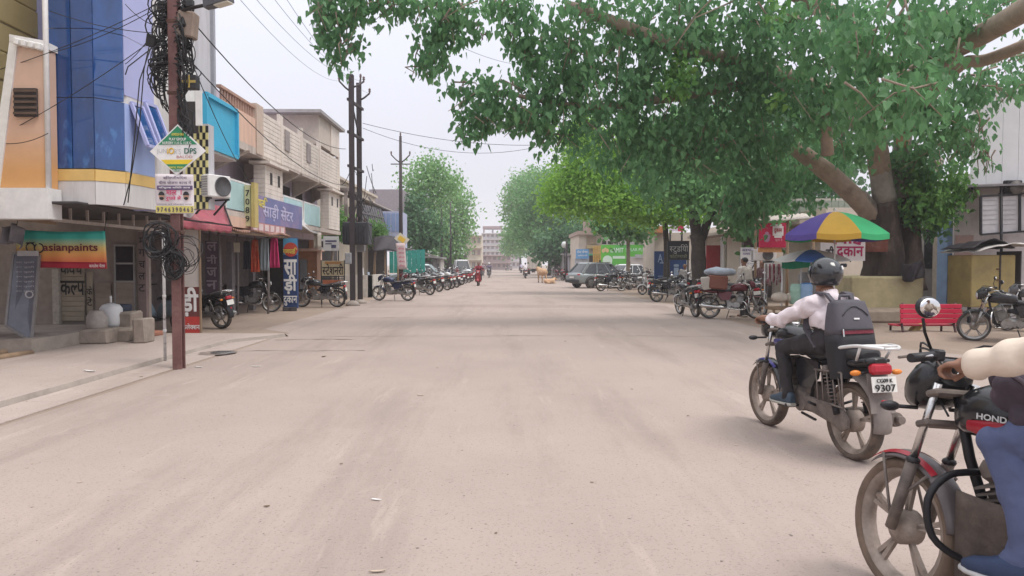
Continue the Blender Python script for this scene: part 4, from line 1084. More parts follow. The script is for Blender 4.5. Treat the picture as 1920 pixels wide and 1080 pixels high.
tag(mb.build("conduit_pipe", pm("scuffed_conduit", (.6, .58, .57), .5, var=.2, scale=18, col2=(.15, .14, .14), thr=(.58, .66))), "thin white conduit pipe standing left of the maroon pole", "pipe")
SLt = thing("street_light", "street light head on a black arm at the top of the maroon pole", "street light", (pb.x, pb.y, 5.2))
a = P(340, 20, 10.5); b = P(372, 12, 10.2); c = P(392, 8, 10.0)
mb = MB(); mb.tube([a, b, c], .025, 8); mb.build("arm", black_m, SLt)
mb = MB(); d = P(432, -4, 9.9); mb.bar(c, d, .15, .09); mb.bar(c + V((-.05, 0, 0)), c.lerp(d, .4), .11, .12); mb.build("housing", pm("lamp_housing", (.09, .09, .1), .5, .3, var=.2), SLt)
mb = MB(); mb.bar(c.lerp(d, .35) + V((0, 0, -.055)), d + V((0, 0, -.055)), .12, .02); mb.build("lens", pm("lamp_lens", (.6, .58, .5), .2, var=.1), SLt)
DS = thing("diamond_sign", "diamond shaped school sign with green top and yellow band on the maroon pole", "sign")
Yd_ = pb.y - .12
cpt = [P(333, 233, Yd_), P(386, 283, Yd_), P(331, 329, Yd_), P(281, 284, Yd_)]
mb = MB(); mb.prism(cpt, (0, .012, 0)); mb.build("plate", white_p, DS)
def lerp2(a, b, t): return a.lerp(b, t)
ce = (cpt[0] + cpt[2]) / 2
inn = [ce + (p - ce) * .93 for p in cpt]
def tri(top_i, lo, hi, mat, nm, dy):
 """horizontal band of the diamond between fractions lo..hi from the tip towards the middle"""
 tip = inn[top_i]; mbx = MB(); o = V((0, dy, 0))
 mbx.prism([tip.lerp(inn[1], lo) + o, tip.lerp(inn[1], hi) + o, tip.lerp(inn[3], hi) + o, tip.lerp(inn[3], lo) + o] if lo > 0 else [tip + o, tip.lerp(inn[1], hi) + o, tip.lerp(inn[3], hi) + o], (0, .003, 0)); return mbx.build(nm, mat, DS)
sg = pm("sign_green", (.02, .22, .10), .45, var=.08)
tri(0, 0, .74, sg, "green_top", -.004)
tri(2, .42, .62, pm("sign_yellow", (.72, .52, .03), .45, var=.08), "yellow_band", -.004); tri(2, .10, .42, sg, "green_bottom", -.004)
mb = MB(); ftext(mb, "ADMISSION OPEN", 333, 252, 22, 4.5, Yd_ - .012, 0, .03); ftext(mb, "ENROLL TODAY", 331, 314, 26, 3.5, Yd_ - .012, 0, .03); mb.build("yellow_lettering", pm("yellow_ink", (.75, .65, .12)), DS)
mb = MB(); ftext(mb, "PLAY GROUP", 333, 261, 31, 5, Yd_ - .012, 0, .03); ftext(mb, "NURSERY / L.K.G. / U.K.G.", 332, 268, 54, 5, Yd_ - .012, 0, .02); ftext(mb, "CALL NOW", 331, 319, 18, 3, Yd_ - .012); mb.build("white_lettering", white_ink, DS)
mb = MB(); ftext(mb, "JUN", 303, 284, 18, 10, Yd_ - .006, 0, .0); ftext(mb, "R'S", 333, 284, 12, 10, Yd_ - .006, 0, .0); mb.build("grey_lettering", pm("grey_ink", (.45, .45, .47), .6, var=.1), DS)
mb = MB(); ftext(mb, "iO", 320, 283, 12, 11, Yd_ - .006, 0, .05); mb.build("gold_lettering", pm("gold_ink", (.7, .45, .05), .6, var=.1), DS)
mb = MB(); ftext(mb, "DPS", 357, 283, 22, 10, Yd_ - .006, 0, .03); mb.build("green_lettering", pm("deep_green_ink", (.03, .14, .10), .6, var=.1), DS)
mb = MB(); ftext(mb, "BALOD", 346, 294, 29, 5, Yd_ - .006, 0, .01); mb.build("red_lettering", pm("wine_ink", (.4, .1, .1), .6, var=.1), DS)
PO = thing("paper_poster", "white paper poster with two portraits and pink lettering below the diamond sign", "poster")
Yp = pb.y - .115
def postr(u, v): return P(290 + u * 72 + (1 - v) * 2, 326 + (1 - v) * 74 + u * 1.0, Yp) + V((0, .012 * math.sin(u * 6 + v * 3), 0))
mb = MB(); mb.sheet(postr, 12, 12, thick=.004); mb.build("sheet", pm("poster_paper", (.68, .62, .64), .7, var=.06), PO)
mb = MB(); fpan(mb, 294, 348, 361, 356, Yp - .02, .003); mb.build("purple_band", pm("poster_purple", (.12, .08, .17), .6, var=.1), PO)
mb = MB(); fpan(mb, 292, 386, 363, 399, Yp - .02, .003); mb.build("yellow_band", pm("poster_yellow", (.62, .55, .16), .6, var=.1), PO)
mb = MB()
for k, (t_, w_) in enumerate((("बिना प्रीमियम", 44), ("बीमा योजना कार्ड में", 60))): ftext(mb, t_, 328, 333 + k * 9, w_, 6, Yp - .022)
ftext(mb, "9 7 4 6 3 9 0 4 6 3", 328, 393, 66, 8, Yp - .026, 0, .04); ftext(mb, "सम्पर्क करें मोबाइल नम्बर", 327, 383, 66, 3.5, Yp - .022, 0, .0); mb.build("dark_lettering", pm("poster_ink", (.1, .07, .13), .6, var=.1), PO)
mb = MB(); ftext(mb, "निःशुल्क शिविर आज", 327, 352, 58, 5, Yp - .026); mb.build("white_lettering", white_ink, PO)
mb = MB(); ftext(mb, "मात्र  1", 326, 361, 28, 9, Yp - .022, 0, .03); ftext(mb, "रुपये में", 325, 372, 28, 10, Yp - .022, 0, .03); mb.build("pink_lettering", pm("pink_ink", (.6, .04, .15), .6, var=.1), PO)
for (px, hair) in ((303, True), (349, False)):
 c = P(px, 368, Yp - .024); mb = MB()
 mb.prism([c + V((.04 * math.cos(a), 0, .055 * math.sin(a))) for a in [2 * math.pi * k / 16 for k in range(16)]], (0, -.002, 0)); mb.build("portrait_face", pm("portrait_skin", (.42, .25, .18), .7, var=.1), PO)
 mb = MB(); mb.prism([c + V((.043 * math.cos(a), -.003, .015 + .052 * math.sin(a))) for a in [math.pi * k / 12 for k in range(13)]], (0, -.002, 0)); mb.prism([c + V((.03 * math.cos(a), -.003, -.03 + .022 * math.sin(a))) for a in [2 * math.pi * k / 12 for k in range(12)]], (0, -.002, 0)); mb.build("portrait_hair", ink, PO)
TP = thing("twin_pole", "pair of dark steel poles carrying a transformer box on the left roadside", "utility pole", (-5.55, 27, 0))
mb = MB(); steel = pm("dark_pole_steel", (.055, .042, .045), .65, .2, var=.25, scale=8)
for (px, Y, top) in ((661, 26.6, 140), (675, 28.2, 156)):
 b = P(px, 500, Y); t_ = P(px - 3, top, Y);
 for dy in (-.07, .07): mb.box((b.x, Y + dy, t_.z / 2), (.17, .025, t_.z))
 mb.box((b.x, Y, t_.z / 2), (.04, .12, t_.z))
mb.build("shaft", steel, TP)
pa = P(661, 500, 26.6); pc = P(675, 500, 28.2)
mb = MB()
for z in (7.35, 6.2, 5.0, 3.9): mb.bar((pa.x - .1, 26.5, z), (pc.x + .12, 28.3, z), .09, .09)
mb.bar((pa.x, 26.6, 7.3), (pc.x, 28.2, 6.3), .05, .05); mb.build("brace", steel, TP)
A = []
za = P(661, 165, 26.6).z
A.append((V((pa.x, 26.6, za - .15)), P(636, 152, 26.6))); A.append((V((pa.x, 26.6, za)), P(682, 153, 27.2))); A.append((V((pc.x, 28.2, za - .1)), P(693, 175, 28.2))); A.append((V((pc.x, 28.2, za + .3)), P(676, 148, 28.2)))
insulators(TP, A, steel)
mb = MB(); q = P(668, 438, 27.4)
mb.box((q.x + .05, 27.4, q.z), (.95, .75, .82), 0, None, .03); o = mb.build("transformer", pm("transformer_grey", (.065, .065, .075), .6, .2, var=.2), TP)
for k in range(9):
 mb = MB(); mb.box((q.x - .4 + k * .1, 26.98, q.z - .02), (.03, .1, .6)); mb.build("cooling_fin", pm("transformer_grey", (0, 0, 0)), o)
mb = MB()
for k in range(3): mb.lathe([(0, 0), (.05, 0), (.04, .06), (.06, .09), (.035, .13), (.05, .16), (0, .22)], (q.x - .28 + k * .3, 27.4, q.z + .41), n=8)
mb.build("bushing", pm("porcelain_brown", (.16, .11, .10)), o)
mb = MB(); mb.box((pc.x + .1, 27.9, 2.2), (.3, .25, .5), 0, None, .02); mb.box((pa.x - .12, 26.5, 1.7), (.22, .2, .4), 0, None, .02); mb.build("switch_box", pm("switch_grey", (.3, .3, .31), .6, var=.2), TP)
mb = MB(); mb.lathe([(.2, 0), (.28, .0), (.2, .12), (.1, .2)], (pa.x, 26.6, 0), n=10); mb.lathe([(.2, 0), (.26, .0), (.2, .1), (.1, .16)], (pc.x, 28.2, 0), n=10); mb.build("footing", concrete, TP)
mb = MB(); r2 = random.Random(8)
for i in range(30):
 a = V((pa.x + r2.uniform(-.1, .6), 26.9 + r2.uniform(-.3, .8), r2.uniform(3.2, 5.2))); b = a + V((r2.uniform(-.5, .5), r2.uniform(-.3, .3), r2.uniform(-1.2, -.2)))
 mb.tube(wire_pts(a, b, r2.uniform(.05, .25), 7), .012, 4)
mb.build("jumper_cables", cable_m, TP)
def simple_pole(label, px, Y, top_py, armw, group=None, arms=True):
 b = P(px, 500, Y); H = P(px, top_py, Y).z
 t = thing("utility_pole", label, "utility pole", (b.x, Y, 0), 0, group)
 mb = MB(); mb.tube([(b.x, Y, 0), (b.x, Y, H * .55), (b.x, Y, H)], [.13, .10, .07], 8); mb.build("shaft", steel, t)
 z = H - 1.45
 if arms:
  insulators(t, [(V((b.x, Y, z)), V((b.x - armw, Y, z + .45))), (V((b.x, Y, z)), V((b.x + armw, Y, z + .45))), (V((b.x, Y, H - .2)), V((b.x, Y, H)))], steel)
  mb = MB(); mb.bar((b.x - armw * 1.05, Y, z - .05), (b.x + armw * 1.1, Y, z - .05), .05); mb.build("brace", steel, t)
 return t, b, H
simple_pole("single dark pole with forked insulator arms beyond the twin poles", 752, 40, 255, .5)
simple_pole("nearer of two dark poles in front of the left trees", 828, 70, 358, .6)
simple_pole("slightly leaning dark pole just right of another in front of the left trees", 845, 78, 365, .3, arms=False)
simple_pole("dark pole beside the cream far building at the street end", 872, 110, 440, .4)
simple_pole("slim dark pole in front of the right far trees", 1062, 66, 450, .3, arms=False)
D2 = thing("pole_banner", "faded pink paper banner under a small diamond sign on the single dark pole", "banner")
mb = MB(); Y = 39.7; mb.prism([P(750, 436, Y), P(768, 449, Y), P(757, 462, Y), P(739, 447, Y)], (0, .03, 0)); mb.build("diamond", pm("cream_sign", (.62, .58, .48), .6, var=.1), D2)
mb = MB(); mb.prism([P(750, 441, Y - .01), P(761, 449, Y - .01), P(756, 456, Y - .01), P(745, 448, Y - .01)], (0, -.006, 0)); mb.build("gold_patch", pm("gold_ink", (.7, .45, .05)), D2)
mb = MB(); mb.sheet(lambda u, v: P(742 + u * 17 + v * 4, 456 + v * 49, Y - .02) + V((0, .03 * math.sin(v * 5), 0)), 4, 8, thick=.01); mb.build("strip", pm("faded_pink_paper", (.6, .47, .47), .7, var=.12), D2)
mb = MB()
for k in range(5): ftext(mb, "बीमा", 752 + k * .5, 466 + k * 8, 11, 4, Y - .08, 0, .03)
mb.build("lettering", pm("rose_ink", (.5, .12, .18), .7, var=.1), D2)
def wire(a, b, sag, label, r=.011, grp=None):
 mb = MB(); mb.tube(wire_pts(a, b, sag), r * .65, 5); tag(mb.build("overhead_wire", cable_m), label, "wire", grp)
g1 = "high power lines running along the left side"
for i, (px0, px1) in enumerate(((400, 655), (430, 640), (470, 668), (500, 690))):
 a = P(px0, -60, 9.5 + i * .3); b = P((636, 661, 682, 693)[i], (152, 143, 153, 175)[i], 27)
 wire(a, b, .35, "thin high power line running to the " + ("outer left", "inner", "upper", "outer right")[i] + " insulator of the twin poles", .006, g1)
tz = V((pb.x, pb.y, 5.0))
wire(tz + V((.1, 0, .1)), V((-5.65, 26.6, 5.6)), .5, "thick cable from the maroon pole to the transformer poles, upper of two", .016)
wire(tz + V((.1, 0, -.5)), V((-5.65, 26.6, 4.3)), .45, "thick cable from the maroon pole to the transformer poles, lower of two", .014)
wire(tz + V((.1, 0, -.3)), V((-7, 21, 3.6)), .25, "cable dropping from the maroon pole to the purple banner", .012)
wire(P(680, 231, 28.2), P(1010, 272, 31), .25, "upper of two slack cables leading right from the transformer poles", .015)
wire(P(680, 240, 28.2), P(1010, 275, 30), .55, "lower slack cable looping right from the transformer poles", .013)
wire(P(848, 80, 20), P(1010, 122, 30), .2, "thin cable high between the hanging branches", .009)
wl = [((235, 8), (300, 50)), ((92, 20), (290, 62)), ((92, 100), (286, 20)), ((0, 130), (300, 5)), ((0, 255), (286, 75)), ((235, 120), (300, 40)), ((0, 268), (90, 250))]
for i, (a, b) in enumerate(wl):
 wire(P(*a, 11.3), P(*b, 10.6), .06, ["short cable near the top of the lavender panels by the maroon pole", "long cable across the upper blue glass", "rising cable from glass edge to the maroon pole top", "cable across the upper yellow cladding and glass to the pole", "lowest long cable crossing the blue glass to the pole", "short slanting cable over the lavender panel", "thin cable on the lower peach panel"][i], .009)
for i, (pts, lb) in enumerate((([(286, 60), (270, 130), (262, 230), (246, 330), (232, 385)], "long black cable drooping over the lavender panels"), ([(288, 75), (262, 150), (252, 260), (240, 380)], "second black cable drooping beside the longest one over the panels"), ([(285, 90), (240, 125), (235, 140)], "short cable curving towards the glass edge"))):
 mb = MB(); mb.tube([P(x, y, 11.2 - .02 * k) for k, (x, y) in enumerate(pts)], .009, 5); tag(mb.build("hanging_cable", cable_m), lb, "cable")
# ================================================================== RIGHT SIDE BUILDINGS
wwall = pm("mottled_white_wall", (.66, .61, .61), .9, var=.18, scale=1.6, bump=.15, col2=(.42, .37, .37), thr=(.5, .72))
RW = thing("white_wall_building", "mottled whitewashed building with metal sheet upper front at the far right", "building")
a = P(1786, 600, 20.6); d = P(2080, 600, 19.2)
def wl3(u, z): return V((a.x + (d.x - a.x) * u, 20.6 - 1.4 * u, z))
nrm = V((-1.4, -(d.x - a.x), 0)).normalized()
mb = MB(); mb.prism([wl3(0, 0), wl3(1, 0), wl3(1, 4.0), wl3(0, 4.0)], -nrm * .25); mb.build("wall", wwall, RW)
mb = MB(); mb.prism([wl3(0, 0), wl3(0, 0) + V((2.4, 3.5, 0)), wl3(0, 4) + V((2.4, 3.5, 0)), wl3(0, 4)], V((.2, 0, 0))); mb.build("side_wall", wwall, RW)
mb = MB(); mb.prism([wl3(.008, .9) + nrm * .01, wl3(.13, .9) + nrm * .01, wl3(.13, 2.3) + nrm * .01, wl3(.008, 2.3) + nrm * .01], nrm * .006); mb.build("pink_patch", pm("pink_wash", (.55, .38, .36), .9, var=.15, scale=3), RW)
shm = pm("white_sheet_metal", (.74, .73, .75), .45, var=.06, scale=2)
z0, z1 = 3.62, 6.1
for k in range(11):
 mb = MB(); u0, u1 = -.0 + k * .1, .098 + k * .1
 u0 += .06; u1 += .06
 o3 = nrm * (.9)
 mb.prism([wl3(u0, z0) + o3, wl3(u1, z0) + o3, wl3(u1, z1) + o3, wl3(u0, z1) + o3], nrm * .04); mb.build("panel", shm, RW)
mb = MB(); mb.prism([wl3(.02, 3.5) + nrm * 1.5, wl3(1, 3.5) + nrm * 1.5, wl3(1, 3.58), wl3(.02, 3.58)], V((0, 0, .05))); mb.build("canopy", pm("canopy_grey", (.25, .24, .25), .7, .2, var=.2), RW)
mb = MB()
for k in range(5): mb.bar(wl3(.05 + k * .22, 3.47) + nrm * 1.4, wl3(.05 + k * .22, 3.3), .05, .05)
mb.build("canopy_bracket", black_m, RW)
FS = thing("steel_frame", "black steel frame of three pale panels hung under the canopy at far right", "frame", )
o3 = 1.0
def fr(px, py): return P(px, py, 19.0)
mb = MB()
for (p0, p1) in (((1839, 368), (1839, 440)), ((1839, 440), (1930, 433)), ((1839, 368), (1930, 362)), ((1912, 363), (1912, 434))): mb.bar(fr(*p0), fr(*p1), .05, .05)
mb.build("bars", black_m, FS)
for (x0, x1) in ((1841, 1874), (1877, 1910), (1914, 1935)):
 mb = MB(); mb.prism([fr(x0, 438) + V((0, .03, 0)), fr(x1, 436) + V((0, .03, 0)), fr(x1, 366) + V((0, .03, 0)), fr(x0, 369) + V((0, .03, 0))], (0, .01, 0)); mb.build("panel", pm("frosted_panel", (.46, .44, .45), .4, var=.15, scale=4), FS)
mb = MB()
for k in range(6):
 for (x0, x1) in ((1844, 1871), (1880, 1906)): mb.bar(fr(x0, 376 + k * 9) + V((0, .022, 0)), fr(x1, 375 + k * 9) + V((0, .022, 0)), .008, .008)
mb.build("panel_line", pm("panel_line_grey", (.3, .29, .3), .6, var=.1), FS)  # thin bars in one plain grey across the pale panels
mb = MB(); b = G(1878, 600); b = V((fr(1878, 500).x, 18.95, 0)); mb.tube([b, fr(1877, 345)], .035, 8); tag(mb.build("iron_post", black_m), "slim black iron post rising through the steel frame at far right", "post")
FN = thing("wall_fan", "round black fan under the canopy beside the steel frame", "fan"); c = fr(1902, 352)
mb = MB(); mb.M = Matrix.Translation(c) @ Matrix.Rotation(R(90), 4, 'X'); mb.lathe([(.02, 0), (.15, .0), (.17, .04), (.17, .1), (.0, .12)], n=16); mb.build("drum", pm("dull_fan", (.12, .11, .1), .6, .3, var=.2), FN)
mb = MB(); mb.box(c + V((.02, .1, 0)), (.42, .16, .4), 0, None, .02); mb.build("housing", black_m, FN)
KS = thing("yellow_kiosk", "mustard yellow tin kiosk with a ragged black and white tarp roof at far right", "kiosk")
ym = pm("mustard_tin", (.34, .26, .10), .6, .1, var=.2, scale=3, col2=(.22, .16, .08), thr=(.5, .72))
k0 = P(1822, 590, 18.2); k1 = P(1905, 590, 18.2)
zb_, zt_ = .42, P(1850, 478, 18.2).z
mb = MB(); mb.box(((k0.x + k1.x) / 2 , 18.75, (zb_ + zt_) / 2), (k1.x - k0.x, 1.0, zt_ - zb_), 0, None, .02); mb.build("body", ym, KS)
mb = MB(); mb.box(((k0.x + k1.x) / 2 + .16, 18.24, (zb_ + zt_) / 2), (.03, .03, zt_ - zb_)); mb.box(((k0.x + k1.x) / 2 + .72, 18.75, (zb_ + zt_) / 2 + .1), (.03, .9, zt_ - zb_)); mb.build("seam", dk, KS)
mb = MB()
for sx in (-.4, .4):
 for sy in (.35, .8): mb.box(((k0.x + k1.x) / 2 + sx, 18.0 + sy + .2, .21), (.06, .06, .42))
mb.build("leg", black_m, KS)
mb = MB()
for sz in (.35, .62): mb.box(((k0.x + k1.x) / 2 + .12, 18.235, zt_ - sz), (.1, .03, .03))
mb.box(((k0.x + k1.x) / 2 + .42, 18.23, .8), (.09, .04, .1), 0, None, .01)
mb.build("hinge", rust, KS)
mb = MB()
def kt(u, v): return V((k0.x - .12 + u * (k1.x - k0.x + .5), 17.9 + v * 1.5, zt_ + .08 + .12 * math.sin(u * 3) + .05 * noise.noise(V((u * 6, v * 6, 2))) + .22 * (u * .6)))
mb.sheet(kt, 20, 10, thick=.02); mb.build("white_sheet", pm("ragged_white_sheet", (.58, .55, .52), .8, var=.25, scale=6, col2=(.25, .23, .22), thr=(.5, .62)), KS)
mb = MB()
def kt2(u, v): return V((k0.x - .18 + u * (k1.x - k0.x) * .95, 17.95 + v * 1.3, zt_ + .17 + .22 * math.sin(u * 3.1) * (1 - .4 * v) + .04 * noise.noise(V((u * 5, v * 5, 7)))))
mb.sheet(kt2, 20, 10, thick=.02); mb.build("black_sheet", pm("black_tarp", (.028, .022, .028)), KS)
DB = thing("door_bay", "shop bay with grey half glazed door between peepal trunk and blue pillar", "shop")
Yd = 23.2
mb = MB(); fpan(mb, 1690, 395, 1792, 592, Yd + .1, .2); mb.build("wall", pm("bay_wall", (.46, .42, .38), .9, var=.2, scale=2), DB)
gd = pm("grey_door_paint", (.44, .42, .41), .6, var=.1)
mb = MB(); fpan(mb, 1733, 430, 1769, 503, Yd + .03, .04); fpan(mb, 1714, 440, 1727, 505, Yd + .03, .04); o = mb.build("window", glass_dk, DB)
mb = MB(); fpan(mb, 1731, 505, 1767, 558, Yd, .08); mb.build("door_panel", gd, DB)
mb = MB(); fpan(mb, 1707, 508, 1728, 558, Yd, .08); mb.build("door_panel", gd, DB)
mb = MB()
for x in (1709, 1729, 1768): fpan(mb, x - 2, 430, x + 2, 560, Yd - .03, .1)
fpan(mb, 1709, 432, 1729, 436, Yd - .02, .08); fpan(mb, 1709, 484, 1729, 488, Yd - .02, .08); mb.build("door_frame", pm("pale_door_frame", (.45, .43, .40), .6, var=.1), DB)
mb = MB(); fpan(mb, 1700, 559, 1790, 566, Yd - .5, .6); mb.build("step", concrete, DB)
mb = MB(); fpan(mb, 1777, 405, 1794, 600, Yd - 1.5, .5); mb.build("blue_pillar", pm("washed_blue", (.20, .30, .46), .85, var=.15, scale=3), DB)
mb = MB(); fpan(mb, 1768, 405, 1777, 590, Yd - 1.0, .5); mb.build("jamb", pm("tan_jamb", (.38, .33, .27), .85, var=.2), DB)
mb = MB(); c = P(1758, 488, Yd); mb.cyl(c, c + V((0, -.06, 0)), .03, 8); mb.build("handle", chrome, DB)
RS = thing("cream_shop_row", "cream fronted shop with red and white door behind the dark trunked tree", "building")
mb = MB(); crossbox(mb, (12.0, 27.5, 0), (18, 44, 3.6)); mb.build("wall", pm("cream_front", (.60, .52, .44), .85, var=.12, scale=1.5, bump=.1, col2=(.42, .35, .3), thr=(.58, .78)), RS)
mb = MB(); fpan(mb, 1325, 460, 1352, 528, 40.5, .1); mb.build("red_door", pm("door_red", (.40, .03, .04), .6, var=.15), RS)
bpy.data.objects.remove(bpy.data.objects["red_door"])
X = 11.97
def ywall(px): return PX(px, 480, X).y
yA, yB = ywall(1352), ywall(1326)
mb = MB(); crossbox(mb, (X, yA, .2), (X - .05, yB, 2.35)); o = mb.build("door", pm("door_red", (.40, .03, .04), .6, var=.15), RS)
mb = MB(); crossbox(mb, (X - .06, yA + .6, 1.15), (X - .08, yB - .5, 2.2)); mb.build("pane", pm("pale_pane", (.5, .52, .52), .2, var=.1), o)
mb = MB(); crossbox(mb, (X - .055, yA + .5, .95), (X - .075, yB - .4, 1.1)); crossbox(mb, (X - .055, yA + 1.2, .3), (X - .075, yA + 1.4, 2.3)); mb.build("frame", white_p, o)
mb = MB(); crossbox(mb, (X, yA - .9, .15), (X - .12, yA - .25, 3.3)); crossbox(mb, (X, yB + .2, .15), (X - .1, yB + .9, 3.3)); mb.build("pilaster", white_p, RS)
mb = MB(); crossbox(mb, (X - 1.0, 27.4, 3.0), (X - .0, 44.2, 3.14)); mb.build("canopy", pm("canopy_tan", (.4, .34, .29), .85, var=.2), RS)
UP = thing("upper_building", "tan building with corrugated shutter rising behind the small parasol and red sign", "building")
mb = MB(); fpan(mb, 1425, 372, 1700, 402, 30, 6); fpan(mb, 1400, 402, 1700, 412, 31, 5); mb.build("wall", pm("upper_tan2", (.40, .37, .33), .9, var=.15, scale=1.2, col2=(.25, .23, .21)), UP)
mb = MB(); fpan(mb, 1395, 412, 1720, 600, 33, .3); mb.build("back_wall", pm("shop_back", (.11, .09, .09)), UP)
for k in range(14):
 mb = MB(); fpan(mb, 1440 + k * 12, 376, 1451 + k * 12, 401, 29.95, .05); mb.build("panel", pm("green_grey_sheet", (.20, .23, .19), .7, var=.15), UP)
mb = MB(); q0, q1 = P(1412, 416, 27.5), P(1535, 408, 24.0); mb.sheet(lambda u, v: q0.lerp(q1, u) + V((.2 * v, 1.6 * v, .25 * v + .015 * math.sin(u * 100))), 60, 2, thick=.03); mb.build("tin_canopy", pm("pale_tin", (.55, .49, .44), .6, .1, var=.2), UP)
mb = MB()
for (px, Y) in ((1527, 24.5), (1478, 26.0), (1418, 27.4)):
 b = P(px, 500, Y); mb.tube([(b.x, Y + .1, 0), (b.x, Y + .1, 3.2)], .05, 6)
mb.build("post", wood, UP)
RSg = thing("red_sign", "crimson square sign with white rounded logo panel over the cream outdoor unit", "sign"); Y = 26.8
mb = MB(); fpan(mb, 1425, 418, 1475, 464, Y, .12); mb.build("board", pm("crimson_sign", (.48, .015, .07), .4, var=.08), RSg)
mb = MB(); fpan(mb, 1449, 424, 1469, 442, Y - .012, .01, 0, .004); fpan(mb, 1452, 420, 1466, 446, Y - .008, .006, 0, .003); mb.build("logo_panel", white_p, RSg)
mb = MB(); ftext(mb, "दुकान", 1459, 433, 15, 9, Y - .02, 0, .03); mb.build("lettering", red_ink, RSg)
mb = MB(); ftext(mb, "खुला है", 1460, 450, 14, 6, Y - .006, 0, .0); mb.build("small_lettering", pm("pink_white", (.7, .4, .45), .6, var=.1), RSg)
mb = MB(); c = P(1438, 443, Y - .004)
for (dx, dz, rr) in ((0, .1, .07), (0, -.02, .12), (-.08, .02, .05), (.08, .02, .05), (0, -.12, .10)): mb.prism([c + V((dx + rr * math.cos(t), 0, dz + rr * math.sin(t))) for t in [2 * math.pi * k / 12 for k in range(12)]], (0, -.002 - abs(dx) * .01 - (dz + .2) * .004, 0))
mb.build("figure_print", pm("grey_pink_print", (.42, .22, .33), .6, var=.2), RSg)
OB = thing("orange_shop_strip", "orange strip board under the crimson sign", "board"); mb = MB(); fpan(mb, 1423, 464.5, 1466, 473, Y + .05, .1); mb.build("face", pm("orange_strip", (.55, .26, .1), .6, var=.15), OB)
ac_unit("cream air conditioner outdoor unit under the crimson sign", P(1432, 478, 27.5), .85, .42, .3)
mb = MB(); fpan(mb, 1452, 473, 1468, 495, 27.4, .1); tag(mb.build("plaster_pier", pm("cream_front", (0, 0, 0))), "narrow cream wall pier between outdoor unit and small parasol", "wall")
WSg = thing("white_notice_board", "white notice board with rows of violet writing left of the crimson sign", "sign"); Y = 28.5
mb = MB(); fpan(mb, 1389, 464, 1424, 507, Y, .06); mb.build("board", white_p, WSg)
mb = MB(); ftext(mb, "अस्पताल", 1406, 469, 30, 5, Y - .008, 0, .03); ftext(mb, "समय", 1400, 476, 14, 4, Y - .008, 0, .02)
for k in range(3): ftext(mb, "सुबह से शाम तक", 1406, 489 + k * 5, 30, 3, Y - .008, 0, .0)
mb.build("lettering", pm("violet_ink", (.2, .16, .34), .6, var=.1), WSg)
mb = MB(); b0 = P(1390, 507, Y); b1 = P(1423, 507, Y); mb.tube([(b0.x, Y + .09, 0), (b0.x, Y + .09, b0.z + .8)], .03, 6); mb.tube([(b1.x, Y + .09, 0), (b1.x, Y + .09, b1.z + .8)], .03, 6); mb.build("post", black_m, WSg)
MS = thing("medicine_sign", "white sign with big crimson lettering leaning on the peepal trunk under the large parasol", "sign"); Y = 19.75
mb = MB(); fpan(mb, 1540, 438, 1622, 489, Y, .05); mb.build("board", pm("pinkish_white_board", (.66, .60, .60), .6, var=.08, scale=3), MS)
ck = pm("crimson_ink", (.38, .01, .09), .6, var=.06)
mb = MB(); ftext(mb, "दवाई", 1584, 447, 66, 24, Y - .008, 0, .05); ftext(mb, "दुकान", 1594, 475, 50, 25, Y - .008, 0, .04); mb.build("lettering", ck, MS)
mb = MB(); ftext(mb, "की", 1556, 472, 15, 20, Y - .008, 0, .05); mb.build("dark_lettering", ink, MS)
SD = thing("studio_sign", "black studio sign board with white handwriting on two posts beside the dark trunk", "sign"); Y = 33.0
mb = MB(); fpan(mb, 1252, 453, 1292, 486, Y, .06); mb.build("board", pm("sign_black", (.03, .035, .045), .5, var=.15), SD)
mb = MB(); ftext(mb, "स्टुडियो", 1273, 467, 35, 18, Y - .008, 0, .0); mb.build("lettering", pm("chalk_white", (.52, .53, .52), .7, var=.1), SD)
mb = MB(); ftext(mb, "फोटोग्राफी", 1272, 480, 33, 8, Y - .008, 0, .0); mb.build("small_lettering", pm("olive_ink", (.3, .32, .2), .7, var=.1), SD)
mb = MB()
for px in (1253, 1291): b = P(px, 452, Y); mb.bar((b.x, Y + .08, 0), (b.x, Y + .08, b.z), .06)
fpan(mb, 1251, 451.5, 1293, 453.5, Y - .01, .08); fpan(mb, 1251, 485.5, 1293, 487.5, Y - .01, .08); mb.build("frame", pm("dark_frame", (.06, .055, .055), .5, .2, var=.2), SD)
BF = thing("blue_board", "tall navy advertising board standing behind the studio sign", "board"); Y = 38.5
mb = MB(); fpan(mb, 1227, 471, 1287, 547, Y, .08); mb.build("face", pm("navy_print", (.025, .065, .21), .45, var=.2, scale=1.5, col2=(.05, .12, .33), thr=(.5, .7)), BF)
mb = MB(); ftext(mb, "A", 1238, 484, 9, 15, Y - .01, 0, .02); fpan(mb, 1237, 492, 1246, 494, Y - .01, .006); ftext(mb, "i", 1268, 507, 7, 22, Y - .01, 0, .04)
for k in range(3): ftext(mb, "सुविधा उपलब्ध", 1256, 518 + k * 7, 46, 3.5, Y - .01)
mb.build("lettering", pm("pale_blue_ink", (.35, .45, .65), .6, var=.1), BF)
GBn = thing("green_banner", "bright green shop banner with white heading behind the parked cars on the right", "banner"); Y = 58.0
grn = pm("lime_green_print", (.13, .46, .05), .5, var=.1, scale=.6, col2=(.08, .38, .10), thr=(.48, .65))
mb = MB(); fpan(mb, 1127, 459, 1217, 481, Y, .1); fpan(mb, 1127, 481, 1180, 506, Y, .1); mb.build("face", grn, GBn)
mb = MB(); ftext(mb, "LAMIT", 1157, 469, 24, 8, Y - .01, 0, .04); ftext(mb, "SOLAR PLUS", 1193, 468, 40, 6, Y - .01, 0, .0); fpan(mb, 1149, 480, 1172, 485, Y - .012, .01)
